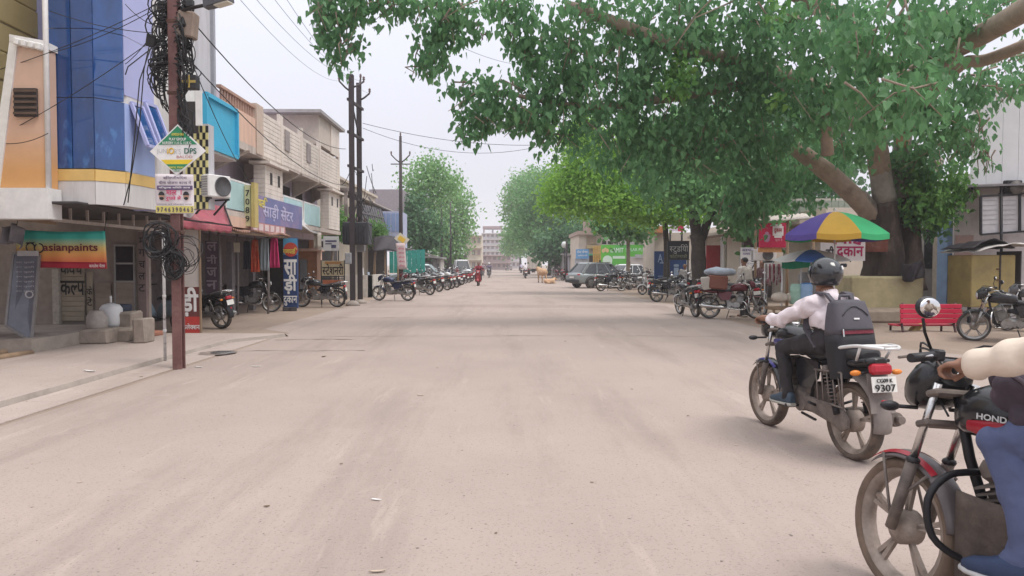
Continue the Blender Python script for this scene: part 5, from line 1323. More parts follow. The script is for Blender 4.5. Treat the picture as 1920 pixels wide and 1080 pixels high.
c = P(1139, 495, Y - .012); mb.prism([c + V((.38 * math.cos(t), 0, .30 + .62 * math.sin(t) * (.6 if math.sin(t) > 0 else 1))) for t in [2 * math.pi * k / 20 for k in range(20)]], (0, .006, 0)); mb.build("lettering", pm("pale_green_white", (.62, .74, .62), .6, var=.1), GBn)
mb = MB(); c = P(1135, 470, Y - .012)
for k in range(3): mb.prism([c + V(((k - 1) * .16 + .12 * math.cos(t), 0, .08 * (k % 2) + .16 * math.sin(t))) for t in [2 * math.pi * j / 10 for j in range(10)]], (0, -.004 - .004 * k, 0))
mb.build("emblem", pm("emblem_peach", (.65, .45, .25), .6, var=.2), GBn)
GW = thing("grey_wall", "grey panel wall with dark coping right of the green banner", "wall");
mb = MB(); fpan(mb, 1181, 484, 1228, 528, 56, .3); mb.build("wall", pm("warm_grey_wall", (.42, .37, .34), .9, var=.12), GW)
for k in range(3):
 mb = MB(); fpan(mb, 1191 + k * 12, 477, 1202 + k * 12, 483, 55.9, .12); mb.build("panel", pm("coping_panel", (.34, .33, .33), .8, var=.12), GW)
HB = thing("cream_roadside_house", "cream house with broken parapet behind the grey suv on the right", "building")
mb = MB(); fpan(mb, 1085, 440, 1130, 520, 64, 8); mb.build("wall", pm("cream_front", (0, 0, 0)), HB)
mb = MB(); fpan(mb, 1083, 433, 1132, 440, 63.5, 8.6); fpan(mb, 1100, 404, 1124, 433, 66, 3); mb.build("parapet", pm("brick_tan", (.40, .30, .26), .9, var=.2, scale=3), HB)
mb = MB()
for k in range(7): p = P(1101 + k * 3.6, 404, 66); mb.tube([p + V((0, 0, -.3)), p + V((.25 + .05 * k, 0, .9 + .2 * (k % 3)))], .03, 5)
mb.build("rebar", pm("rebar_tan", (.42, .34, .26), .8, var=.2), HB)
mb = MB(); fpan(mb, 1100, 444, 1118, 458, 63.9, .2); mb.build("window", pm("tan_shutter", (.35, .27, .2), .8, var=.2), HB)
mb = MB(); fpan(mb, 1101, 460, 1124, 466, 63.4, .5); mb.build("sunshade", pm("ochre_shade", (.5, .38, .2), .8, var=.15), HB)
BBn = thing("blue_banner", "small sky blue banner with white lettering left of the green banner", "banner"); Y = 62
mb = MB(); fpan(mb, 1080, 467, 1104, 485, Y, .08); mb.build("face", pm("sky_blue_print", (.14, .33, .60), .5, var=.15), BBn)
mb = MB(); ftext(mb, "सेवा केन्द्र", 1092, 472, 20, 5, Y - .01, 0, .02); ftext(mb, "आवेदन करें", 1092, 479, 18, 3.5, Y - .01); mb.build("lettering", white_ink, BBn)
mb = MB(); fpan(mb, 1078, 485, 1104, 500, 62.2, .2); tag(mb.build("printed_hoarding", pm("pale_print", (.5, .5, .53), .7, var=.3, scale=2)), "pale printed hoarding below the sky blue banner", "board")
mb = MB(); fpan(mb, 1105, 476, 1128, 520, 63, .2); tag(mb.build("dark_doorway_front", dk), "dark shop opening between the sky blue and green banners", "shop")
OS = thing("orange_stall", "stall with orange cloth strips and green trim between the blue and green banners", "stall")
for k in range(4):
 mb = MB(); fpan(mb, 1112 + k * 4, 462 - (k % 2) * 2, 1115 + k * 4, 500 - k * 4, 60.5, .06); mb.build("cloth_strip", pm("ochre_cloth", (.55, .33, .1), .8, var=.2), OS)
mb = MB(); fpan(mb, 1104, 476, 1127, 479, 60.8, .3); mb.build("trim", pm("green_trim", (.1, .42, .25), .7, var=.1), OS)
RH = thing("sheet_roof_house", "whitewashed house with pale sloping sheet roof behind the green banner", "building")
mb = MB(); q0, q1, q2, q3 = P(1150, 452, 66), P(1238, 446, 58), P(1226, 430, 64), P(1158, 432, 72); mb.sheet(lambda u, v: q0.lerp(q1, u).lerp(q3.lerp(q2, u), v) + V((0, 0, .05 * math.sin(u * 110))), 90, 3, thick=.05); mb.build("roof", pm("pale_sheet_roof", (.50, .48, .50), .6, .1, var=.15), RH)
mb = MB(); fpan(mb, 1127, 432, 1165, 470, 68, 5); fpan(mb, 1160, 448, 1240, 520, 62, 5); mb.build("wall", pm("whitewash", (.58, .54, .53), .9, var=.12, scale=1), RH)
for (x0, x1) in ((1129, 1137), (1140, 1149), (1218, 1229)):
 mb = MB(); fpan(mb, x0, 452, x1, 458, 61.5, .1); mb.build("window", dk, RH)
PH = thing("pink_hoarding", "white and crimson hoarding high between the thin and thick dark trunks", "board"); Y = 45
mb = MB(); fpan(mb, 1256, 398, 1271, 434, Y, .1); mb.build("white_half", pm("pink_white_board", (.62, .52, .60), .6, var=.1), PH)
mb = MB(); fpan(mb, 1271, 398, 1282, 434, Y, .1); mb.build("crimson_half", pm("crimson_sign", (.48, .015, .07)), PH)
mb = MB(); ftext(mb, "S", 1263, 404, 7, 9, Y - .01, 0, .05); ftext(mb, "डी", 1262, 420, 7, 12, Y - .01, 0, .03); mb.build("lettering", pm("indigo_ink", (.08, .08, .16)), PH)
mb = MB()
for px in (1258, 1280): b = P(px, 434, Y); mb.tube([(b.x, Y + .2, 0), (b.x, Y + .2, b.z + 1)], .06, 6)
mb.build("post", black_m, PH)
TB2 = thing("tan_shop", "tan shop front with orange eave behind the studio sign", "building")
mb = MB(); fpan(mb, 1228, 436, 1320, 545, 47, 4); mb.build("wall", pm("tan_front", (.50, .44, .37), .9, var=.15, scale=1.2), TB2)
mb = MB(); fpan(mb, 1227, 424, 1252, 436, 46.5, 4); mb.build("eave", pm("orange_eave", (.52, .22, .10), .8, var=.15), TB2)
for (x0, x1) in ((1262, 1272), (1284, 1300)):
 mb = MB(); fpan(mb, x0, 490, x1, 540, 46.9, .12); mb.build("door", pm("white_door", (.6, .56, .52), .7, var=.1), TB2)
for (x0, y0, x1, y1, Y, c, lb) in ((1040, 474, 1080, 512, 82, (.11, .10, .095), "dark shed with thin posts under the right far trees"), (1056, 476, 1068, 505, 78, (.42, .40, .40), "grey stall leaning on the dark shed under the right far trees"), (1068, 478, 1084, 508, 72, (.3, .29, .31), "lavender grey booth nearest the sky blue banner")):
 t = thing("roadside_shed", lb, "shed"); mb = MB(); fpan(mb, x0, y0 + 3, x1, y1, Y, 4.); mb.build("wall", pm("rshed_%d" % Y, c, .9, var=.25), t)
 mb = MB(); fpan(mb, x0 - 3, y0 - 1, x1 + 3, y0 + 2.5, Y - .8, 5.2); mb.build("roof", pm("shed_roof", (.3, .29, .29)), t)
SLf = thing("lamp_post", "thin lamp post with round pale head above the sheds under the right trees", "street light"); b = P(1058, 500, 70)
mb = MB(); mb.tube([(b.x, 70, 0), (b.x, 70, P(1058, 462, 70).z)], .05, 6); mb.build("post", black_m, SLf)
mb = MB(); mb.ell(P(1058, 459, 70), (.28, .28, .32)); mb.build("globe", pm("globe_white", (.6, .62, .6), .3, var=.05), SLf)
# ================================================================== PEEPAL PLATFORM, PARASOLS, STALL, BENCH
PF = thing("tree_platform", "yellowish plastered masonry platform round the foot of the peepal trunk", "platform")
pc_ = P(1672, 560, 20.6); pl = pm("yellow_lime_plaster", (.48, .41, .24), .9, var=.2, scale=2.5, bump=.3, col2=(.30, .24, .18), thr=(.5, .68))
mb = MB(); mb.box((10.22, 20.9, .62), (1.98, 2.6, 1.1), 0, None, .05); mb.build("masonry", pl, PF)
mb = MB(); mb.box((9.9, 19.2, .17), (3.6, 1.2, .34), 0, None, .06); mb.build("lower_step", pm("mud_plaster", (.34, .27, .21), .95, var=.25, scale=3, bump=.4), PF)
mb = MB(); p = P(1712, 508, 19.55)
mb.sheet(lambda u, v: P(1690 + u * 42, 492 + v * 33 + 4 * math.sin(u * 5), 19.5 - .15 * math.sin(u * 3.1)) + V((0, .05 * math.sin(u * 14 + v * 5), 0)), 14, 10, thick=.02)
tag(mb.build("black_sheet", pm("black_tarp", (.028, .022, .028))), "black plastic sheet heaped on the tree platform right of the trunk", "tarpaulin")
def parasol(label, hub, rad, rim_z, cols, rot, flap, pole_x=0., names=None, pole_base=0.):
 t = thing("parasol", label, "parasol", (hub.x, hub.y, 0))
 n = 8; m_ = len(cols)
 def pt(a, f, dz=0.):
  k = math.floor((a - rot) / (2 * math.pi / n)); a0 = rot + k * 2 * math.pi / n; a1 = a0 + 2 * math.pi / n; u = (a - a0) / (a1 - a0)
  p0 = V((math.cos(a0), math.sin(a0), 0)); p1 = V((math.cos(a1), math.sin(a1), 0)); d_ = p0.lerp(p1, u)
  sag = -.035 * math.sin(u * math.pi) * f
  z = rim_z + (hub.z - rim_z) * (1 - f ** 1.75)
  return V((hub.x, hub.y, 0)) + d_ * rad * f + V((0, 0, z + sag + dz))
 for k in range(n):
  a0 = rot + k * 2 * math.pi / n
  mb = MB(); mb.sheet(lambda u, v: pt(a0 + .0001 + u * (2 * math.pi / n - .0002), v), 6, 8, thick=.0)
  mb.sheet(lambda u, v: pt(a0 + .0001 + u * (2 * math.pi / n - .0002), 1.) + V((0, 0, -flap * v)), 6, 1)
  mb.build("canopy_panel", cols[k % m_], t)
  mb = MB(); mb.tube([pt(a0 + .0001, f, -.012) for f in (0.02, .3, .6, .85, 1.)], .009, 5); mb.build("rib", pm("rib_steel", (.4, .4, .42), .4, .6, var=.1), t)
  mb = MB(); mb.tube([V((hub.x, hub.y, rim_z + .05)), pt(a0 + .0001, .55, -.015)], .007, 5); mb.build("strut", pm("rib_steel", (.4, .4, .42)), t)
 mb = MB(); mb.tube([(hub.x, hub.y, pole_base), (hub.x, hub.y, hub.z + .05)], .02, 8); mb.ell((hub.x, hub.y, hub.z + .05), .03); mb.build("pole", white_p, t)
 return t
pu = pm("purple_canvas", (.12, .085, .36), .65, var=.1, scale=3); ye = pm("yellow_canvas", (.56, .33, .04), .65, var=.08, scale=3); gr = pm("green_canvas", (.04, .42, .16), .65, var=.1, scale=3)
rd = pm("red_canvas", (.5, .05, .05), .65, var=.1, scale=3); wh = pm("white_canvas", (.72, .71, .68), .7, var=.12, scale=3); bl = pm("blue_canvas", (.06, .16, .46), .65, var=.12, scale=3)
hb = P(1566, 397, 17.8); rz_ = P(1566, 440, 17.8).z
rot = R(246 - 22.5 + 4)
cols = [ye, gr, rd, ye, gr, pu, ye, pu]
cols = [ye, gr, rd, pu, ye, gr, rd, pu]
PAR1 = parasol("large purple, yellow and green parasol above the medicine sign", hb, 1.22, rz_, cols, rot, .13)
hb2 = P(1521, 468, 18.6);
PAR2 = parasol("small low white and blue parasol over the water barrels", hb2, .98, P(1521, 488, 18.6).z, [bl, wh, bl, wh], R(248 - 22.5), .02)
VS_ = thing("vendor_stall", "small vendor stall with green awning cloth below the white and blue parasol", "stall")
Y = 18.9
mb = MB(); mb.sheet(lambda u, v: P(1466 + u * 96, 489 + v * 14 + 1.5 * math.sin(u * 9), Y) + V((0, .04 * math.sin(u * 21), 0)), 24, 4, thick=.01); mb.build("awning_cloth", pm("stall_green", (.01, .26, .14), .7, var=.12), VS_)
mb = MB()
for px in (1468, 1503, 1560):
 b = P(px, 500, Y); mb.tube([(b.x, Y + .05, 0), (b.x, Y + .05, 1.56)], .018, 6)
mb.build("pole", white_p, VS_)
mb = MB(); c = P(1480, 560, 18.7); mb.box((c.x, 18.75, .38), (1.0, .6, .08), 0, None, .01)
mb.build("table_top", wood, VS_)
for k in range(6):
 mb = MB(); mb.bar((c.x - .45 + k * .18, 18.5, .0), (c.x - .45 + k * .18 + rnd.uniform(-.03, .03), 18.5, .36), .05); mb.build("plank", wood, VS_)
def barrel(label, px, py0, py1, Y, w, mat, lid=None, grp=None):
 a = P(px, py0, Y); b = P(px, py1, Y); h = a.z - b.z; r_ = w / 2 / FPX * Y
 t = thing("barrel", label, "barrel", (a.x, Y, b.z))
 mb = MB(); mb.lathe([(0, 0), (r_ * .92, 0), (r_, .03), (r_, h * .3), (r_ * 1.04, h * .33), (r_, h * .37), (r_, h * .65), (r_ * 1.04, h * .68), (r_, h * .72), (r_, h * .93), (r_ * .8, h), (0, h)], (a.x, Y, b.z), n=18); mb.build("body", mat, t)
 mb = MB(); mb.lathe([(r_ * .84, 0), (r_ * .84, .03), (0, .035)], (a.x, Y, b.z + h * .985), n=16); mb.build("lid", lid or mat, t)
barrel("grey metal drum at the back of the vendor stall", 1520, 512, 560, 19.3, 42, pm("grey_drum", (.27, .26, .26), .6, .1, var=.2))
barrel("pale green barrel in front of the grey drum", 1494, 534, 570, 18.45, 24, pm("pale_green_plastic", (.33, .52, .42), .5, var=.12))
barrel("sky blue barrel beside the pale green one", 1512, 532, 572, 18.3, 22, pm("sky_blue_plastic", (.28, .44, .64), .5, var=.12), pm("blue_lid", (.08, .2, .45), .5, var=.1))
mb = MB(); b = P(1462, 556, 18.5); mb.ell(b + V((0, 0, -.02)), (.22, .18, .13)); mb.ell(b + V((.28, .05, -.03)), (.16, .15, .12)); tag(mb.build("goods_bundle", pm("bundle_beige", (.55, .48, .4), .9, var=.2)), "beige bundles heaped on the vendor table", "bundle")
CK = thing("clothes_rack", "rack of hanging white and maroon printed cloths left of the vendor stall", "clothes rack"); Y = 20.5
mb = MB(); mb.bar(P(1434, 494, Y), P(1466, 493, Y), .03);
for px in (1434, 1466): b = P(px, 494, Y); mb.bar((b.x, Y, 0), b, .03)
mb.build("frame", white_p, CK)
cl = [pm("print_white", (.60, .55, .53), .9, var=.15, scale=8, col2=(.35, .08, .12), thr=(.55, .62)), pm("print_maroon", (.30, .08, .10), .9, var=.2, scale=8, col2=(.6, .5, .5), thr=(.52, .6))]
for k in range(7):
 mb = MB(); x0 = 1437 + k * 4; mb.sheet(lambda u, v: P(x0 + u * 4.2, 495 + v * (37 + 4 * math.sin(k * 2.)), Y - .03) + V((0, .04 * math.sin(u * 6 + k), 0)), 5, 5, thick=.008); mb.build("cloth", cl[k % 2], CK)
RBn = thing("red_bench", "bright red slatted steel bench seen from behind at the right roadside", "bench", (P(1742, 620, 14.9).x, 14.9, 0))
bx = P(1742, 620, 14.9).x; rdm = pm("bench_red", (.46, .012, .045), .4, var=.1, scale=4)
zt = P(1742, 570, 14.9).z
for k in range(4):
 mb = MB(); mb.box((bx, 14.86 - .01 * k, zt - .045 - k * .098), (1.28, .035, .088), 0, (R(-6), 0, R(2)), .006); mb.build("slat", rdm, RBn)
for k in range(3):
 mb = MB(); mb.box((bx, 15.0 + k * .13, zt - .44), (1.28, .11, .03), 0, (0, 0, R(2)), .006); mb.build("seat_slat", rdm, RBn)
for sx in (-.55, .52):
 mb = MB(); mb.tube([(bx + sx, 14.9, zt + .02), (bx + sx, 14.92, zt - .42), (bx + sx, 15.35, zt - .46), (bx + sx, 15.36, 0)], .024, 8); mb.tube([(bx + sx, 14.92, zt - .42), (bx + sx + .0, 14.82, 0)], .024, 8); mb.tube([(bx + sx, 14.83, .06), (bx + sx, 15.36, .06)], .018, 6); mb.build("leg", pm("bench_iron", (.10, .05, .05), .5, .3, var=.2), RBn)
mb = MB(); c = P(1716, 625, 15.1); mb.sheet(lambda u, v: c + V(((u - .5) * .32, (v - .5) * .22, .02 + .2 * u + .03 * math.sin(9 * u + 4 * v))), 8, 6, thick=.03); tag(mb.build("yellow_sack", pm("yellow_sack_cloth", (.46, .36, .14), .9, var=.25)), "small crumpled yellow sack under the left end of the red bench", "sack")
mb = MB()
def verge(u, v):
 x = 6.6 + u * 9; y = 14.2 + v * 1.6 + .25 * math.sin(u * 7) + u * -1.0
 return (x, y, -.01 + .13 * math.sin(math.pi * v) ** .6 * (1 - .3 * noise.noise(V((x, y * 2, 0)))))
mb.sheet(verge, 60, 10); tag(mb.build("verge_ground", dirt_m), "low ridge of packed dirt along the right edge of the road", None, kind="structure")
for i in range(16):
 q = V((rnd.uniform(6.4, 9.5), rnd.uniform(14, 30), .02));
 mb = MB(); mb.ell(q, (rnd.uniform(.05, .12), rnd.uniform(.05, .1), rnd.uniform(.03, .06)), n=7, m=5)
 for j, v in enumerate(mb.v): mb.v[j] = V(v) + noise.noise_vector(V(v) * 9) * .02
 tag(mb.build("loose_stone", stone_m), "small loose stone on the dirt at the right road edge", "stone", "loose stones on the right dirt edge")
# ================================================================== TREES
HEART = np.array([(0, 0, 0), (-.10, .22, .05), (.14, .44, .11), (.52, .30, .06), (1.12, 0, -.02), (.52, -.30, .06), (.14, -.44, .11), (-.10, -.22, .05), (.42, 0, -.04)], float)
HEART_F = [(0, 8, 2, 1), (8, 4, 3, 2), (0, 7, 6, 8), (8, 6, 5, 4)]
LANCE = np.array([(0, 0, 0), (.5, .2, .06), (1, 0, 0), (.5, -.2, .06)], float)
LANCE_F = [(0, 3, 2, 1)]
SPRAY = np.array([(0, 0, 0), (.35, .34, .08), (.8, .42, -.02), (1, 0, .05), (.75, -.40, .0), (.3, -.36, .1)], float)
SPRAY_F = [(0, 2, 1), (0, 3, 2), (0, 4, 3), (0, 5, 4)]
def leaf_frames(N_, rs, blobs, droop, shell=.5, flat=.35):
 """positions and axes of leaves scattered in the blobs' volume; blobs: (centre, (rx,ry,rz), weight)"""
 cs = np.array([tuple(b[0]) for b in blobs]); rr = np.array([b[1] for b in blobs], float)
 w = np.array([(b[2] if len(b) > 2 else 1.) * (b[1][0] * b[1][1] * b[1][2]) ** (2 / 3) for b in blobs]); w /= w.sum()
 bi = rs.choice(len(blobs), N_, p=w)
 d = rs.normal(size=(N_, 3)); d /= np.linalg.norm(d, axis=1)[:, None]
 rad = (shell ** 3 + (1 - shell ** 3) * rs.random(N_)) ** (1 / 3) * (1 + .10 * rs.normal(size=N_))
 pos = cs[bi] + d * rr[bi] * rad[:, None]
 out = d.copy()
 tip = np.stack([rs.normal(size=N_), rs.normal(size=N_), rs.normal(size=N_)], 1) * (1 - droop) + np.array([0, 0, -1.]) * droop * 1.6 + out * .4
 tip /= np.linalg.norm(tip, axis=1)[:, None]
 nr = out * (1 - flat) + np.array([0, 0, 1.]) * flat + rs.normal(size=(N_, 3)) * .45
 nr -= tip * (nr * tip).sum(1)[:, None]
 nr /= np.linalg.norm(nr, axis=1)[:, None] + 1e-9
 sd = np.cross(nr, tip)
 return pos, tip, sd, nr, bi
def twig_cluster(pos, rs, k, spread):
 """gather leaves around a smaller set of twig ends so the crown breaks into sprays with gaps"""
 n = len(pos); m = max(8, n // k)
 seeds = pos[rs.choice(n, m, replace=False)]
 idx = np.arange(n) % m
 return seeds[idx] + rs.normal(size=(n, 3)) * spread, idx
def crown(name, parent, mat, blobs, n, size, rs, shape='spray', droop=.3, shell=.45, k=14, spread=.25, svar=.35, kind="stuff", hold=0):
 pos, tip, sd, nr, bi = leaf_frames(n, rs, blobs, droop, shell)
 pos, ti = twig_cluster(pos, rs, k, spread)
 T, F = {'heart': (HEART, HEART_F), 'lance': (LANCE, LANCE_F), 'spray': (SPRAY, SPRAY_F)}[shape]
 sz = size * (1 + svar * rs.normal(size=n).clip(-1.6, 1.6))
 order = None; held = None
 if hold:
  dist = np.linalg.norm(pos - np.array([0, 0, 1.5]), axis=1)
  d = pos - np.array([0, 0, 1.5]); Rm = np.array(CAMR); q = d @ Rm
  u = q[:, 0] / -q[:, 2] * FPX + 960; v_ = 540 - q[:, 1] / -q[:, 2] * FPX
  inside = (u > 0) & (u < 1920) & (v_ > 0) & (v_ < 1080) & (q[:, 2] < 0)
  score = np.where(inside, dist - rs.random(n) * .6, 1e9); order = np.argsort(score); held = order[:hold]
  keep = np.ones(n, bool); keep[held] = False
 else: keep = np.ones(n, bool)
 P_, T_, S_, N2, Z_ = pos[keep], tip[keep], sd[keep], nr[keep], sz[keep]
 nn = len(P_)
 vs = P_[:, None, :] + Z_[:, None, None] * (T[None, :, 0, None] * T_[:, None, :] + T[None, :, 1, None] * S_[:, None, :] + T[None, :, 2, None] * N2[:, None, :])
 nv = len(T); vs = vs.reshape(-1, 3)
 loc = np.array(parent.location); vs = vs - loc
 me = bpy.data.meshes.new(name)
 fl = np.array([i for f in F for i in f]); lens = np.array([len(f) for f in F])
 loops = (np.arange(nn)[:, None] * nv + fl[None, :]).reshape(-1)
 me.vertices.add(len(vs)); me.vertices.foreach_set("co", vs.reshape(-1))
 me.loops.add(len(loops)); me.loops.foreach_set("vertex_index", loops.astype(np.int32))
 npoly = nn * len(F); tot = np.tile(lens, nn); st = np.concatenate([[0], np.cumsum(tot)[:-1]])
 me.polygons.add(npoly); me.polygons.foreach_set("loop_start", st.astype(np.int32)); me.polygons.foreach_set("loop_total", tot.astype(np.int32))
 me.polygons.foreach_set("use_smooth", np.zeros(npoly, bool))
 at = me.attributes.new("tint", 'FLOAT', 'FACE')
 tw = rs.random(ti.max() + 1)[ti][keep]
 tv = np.clip(.55 * tw + .45 * rs.random(nn), 0, 1) ** 1.5
 at.data.foreach_set("value", np.repeat(tv, len(F)).astype(np.float32))
 me.materials.append(mat); me.update(calc_edges=True)
 o = bpy.data.objects.new(name, me); C.objects.link(o); o.parent = parent
 if kind: o["kind"] = kind
 if hold:
  mbx = MB(); mbx.add([V(p) for p in T], F)
  lm = None
  for i in held:
   M = Matrix(((tip[i][0] * sz[i], sd[i][0] * sz[i], nr[i][0] * sz[i], pos[i][0] - loc[0]), (tip[i][1] * sz[i], sd[i][1] * sz[i], nr[i][1] * sz[i], pos[i][1] - loc[1]), (tip[i][2] * sz[i], sd[i][2] * sz[i], nr[i][2] * sz[i], pos[i][2] - loc[2]), (0, 0, 0, 1)))
   if lm is None:
    lo = mbx.build("leaf", mat); lm = lo.data
    a2 = lm.attributes.new("tint", 'FLOAT', 'FACE'); a2.data.foreach_set("value", np.full(len(F), .4, np.float32))
   else:
    lo = bpy.data.objects.new("leaf", lm); C.objects.link(lo)
   lo.parent = parent; lo.matrix_basis = M
 return o
def rough_tube(mb, pts, rs_, n=12, amp=.12, f=2.2, mi=0, seed=0):
 """trunk or limb: interpolated tube with lumpy radius"""
 pts = [V(p) for p in pts]; P2 = []; R2 = []
 for i in range(len(pts) - 1):
  for k in range(5):
   t = k / 5
   p0 = pts[max(i - 1, 0)]; p1 = pts[i]; p2 = pts[i + 1]; p3 = pts[min(i + 2, len(pts) - 1)]
   q = .5 * ((2 * p1) + (p2 - p0) * t + (2 * p0 - 5 * p1 + 4 * p2 - p3) * t * t + (3 * p1 - p0 - 3 * p2 + p3) * t ** 3)
   P2.append(q); R2.append(rs_[i] * (1 - t) + rs_[i + 1] * t)
 P2.append(pts[-1]); R2.append(rs_[-1])
 o = len(mb.v); mb.tube(P2, R2, n, mi)
 for j in range(o, len(mb.v)):
  v = V(mb.v[j]); ring = (j - o) // n
  if ring < len(P2):
   c = P2[ring]; d = v - c
   mb.v[j] = c + d * (1 + amp * noise.noise(v * f + V((seed, 0, 0))) + amp * .5 * noise.noise(v * f * 2.7 + V((seed, 3, 0))))
 return mb
def limb_to(mb, a, b, r0, r1, rs, bend=.18, n=7):
 a = V(a); b = V(b); L = (b - a).length
 m1 = a.lerp(b, .35) + V((rs.normal() * bend * L * .3, rs.normal() * bend * L * .3, bend * L * .6)); m2 = a.lerp(b, .7) + V((rs.normal() * bend * L * .3, rs.normal() * bend * L * .3, bend * L * .5))
 rough_tube(mb, [a, m1, m2, b], [r0, r0 * .75 + r1 * .25, r0 * .35 + r1 * .65, r1], n, .08, 3)
rs = np.random.RandomState(5)
peepal_leaf = leaf_mat("peepal_leaf", (.10, .24, .108), (.195, .395, .16), .54, .42)
young_leaf = leaf_mat("young_leaf", (.085, .22, .055), (.19, .36, .075), .4, .45)
tb_ = P(1672, 560, 20.6); tb_.z = 1.15
PE = thing("peepal_tree", "huge peepal tree with thick forked trunk whose heart leaved crown hangs over the road", "tree", (tb_.x, tb_.y, 1.1))
def pp(px, py, Y): return P(px, py, Y)
TM = MB()
bx_, by_ = tb_.x, tb_.y
stems = [([pp(1640, 560, 20.6), pp(1640, 470, 20.5), pp(1632, 400, 20.4), pp(1610, 370, 20.2)], [.42, .36, .36, .30]),
         ([pp(1670, 560, 20.3), pp(1668, 460, 20.2), pp(1660, 380, 20.2), pp(1650, 320, 20.2), pp(1640, 240, 20), pp(1610, 120, 19)], [.45, .40, .36, .34, .28, .2]),
         ([pp(1712, 545, 20.6), pp(1706, 450, 20.6), pp(1694, 370, 20.5), pp(1690, 300, 20.4), pp(1700, 220, 20), pp(1740, 60, 19)], [.40, .34, .32, .30, .25, .16]),
         ([pp(1690, 560, 21.0), pp(1688, 450, 21.), pp(1716, 360, 21.2), pp(1760, 300, 21.6)], [.42, .36, .28, .2])]
UM = MB()
for k, (pts, rad) in enumerate(stems):
 rough_tube(TM, pts[:3], [r_ * .84 for r_ in rad[:3]], 14, .2, 2.6, 0, k * 7)
 if len(pts) > 3: rough_tube(UM, pts[2:], [r_ * .84 for r_ in rad[2:]], 12, .1, 2.6, 0, k * 7)
UM.build("stem", pm("peepal_bark_grey", (.25, .22, .19), .9, var=.25, scale=4, bump=.5, bscale=14, col2=(.12, .10, .085), thr=(.52, .7)), PE)
for k in range(9):
 a = rnd.uniform(0, 6.28); p = V((bx_ + .75 * math.cos(a), by_ + .55 * math.sin(a), .95)); rough_tube(TM, [p, V((bx_ + .5 * math.cos(a), by_ + .4 * math.sin(a), 2.0)), V((bx_ + .42 * math.cos(a), by_ + .34 * math.sin(a), 3.1))], [.2, .15, .12], 8, .2, 3, 0, k)
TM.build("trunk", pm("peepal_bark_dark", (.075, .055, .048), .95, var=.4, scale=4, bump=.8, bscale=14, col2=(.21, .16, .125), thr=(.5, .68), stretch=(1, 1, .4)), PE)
LM = MB()
limbs = [([pp(1650, 425, 20.5), pp(1612, 378, 20.2), pp(1560, 330, 19.8), pp(1510, 292, 19.4), pp(1474, 268, 19.1)], [.26, .27, .25, .22, .16]),
         ([pp(1552, 290, 17.5), pp(1548, 220, 17.2), pp(1556, 160, 17)], [.14, .13, .10]),
         ([pp(1650, 320, 20.2), pp(1640, 250, 19.6), pp(1630, 150, 18), pp(1600, 20, 16)], [.30, .28, .22, .14]),
         ([pp(1700, 240, 20), pp(1740, 160, 17), pp(1780, 100, 15.4), pp(1850, 60, 13.6), pp(1960, -5, 11.6)], [.26, .24, .22, .20, .2]),
         ([pp(1700, 235, 19), pp(1790, 130, 15), pp(1850, 112, 14.2), pp(1960, 70, 13)], [.15, .13, .11, .11]),
         ([pp(1610, 60, 18), pp(1440, -40, 17), pp(1240, -90, 16.5), pp(1000, -120, 16.5), pp(760, -100, 16.5), pp(640, -30, 16.5)], [.22, .2, .17, .13, .09, .04]),
         ([pp(1474, 60, 17.4), pp(1500, 40, 17), pp(1430, 40, 17)], [.14, .13, .12]),
         ([pp(1640, 200, 19.6), pp(1440, 130, 18.5), pp(1280, 90, 17.5), pp(1120, 30, 17), pp(1060, 10, 17)], [.2, .18, .16, .13, .12]),
         ([pp(1440, 150, 18.5), pp(1280, 180, 18), pp(1100, 200, 17.6), pp(930, 170, 17.2)], [.14, .11, .08, .03]),
         ([pp(1474, 268, 19.1), pp(1400, 260, 18.6), pp(1300, 300, 18.3)], [.14, .08, .03])]
for k, (pts, rad) in enumerate(limbs): rough_tube(LM, pts, rad, 10, .1, 3, 0, 30 + k)
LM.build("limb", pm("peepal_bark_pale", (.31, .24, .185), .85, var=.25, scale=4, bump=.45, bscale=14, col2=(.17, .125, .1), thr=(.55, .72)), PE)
mb = MB(); c = pp(1692, 262, 19.9); mb.ell(c, (.2, .1, .24), n=10, m=6); mb.build("cut_limb_scar", pm("cut_wood", (.46, .28, .16), .85, var=.25, scale=8), PE)
mb = MB()
c = pp(1655, 452, 20.2)
mb.lathe([(.50, 0), (.53, .1), (.51, .5), (.47, .55)], (c.x, 20.45, c.z - .3), n=20, a0=R(180), a1=R(330))
mb.build("red_ochre_wash", pm("red_ochre", (.22, .075, .055), .9, var=.35, scale=4, col2=(.3, .18, .15), thr=(.5, .65)), PE)
def B(px, py, Y, r, rz=None, ry=None, w=1.):
 """leaf cluster: pixel centre, depth, pixel radii turned into metres"""
 k = Y / FPX; c = P(px, py, Y); return (c, (r * k, (ry or r) * k, (rz or r) * k), w)
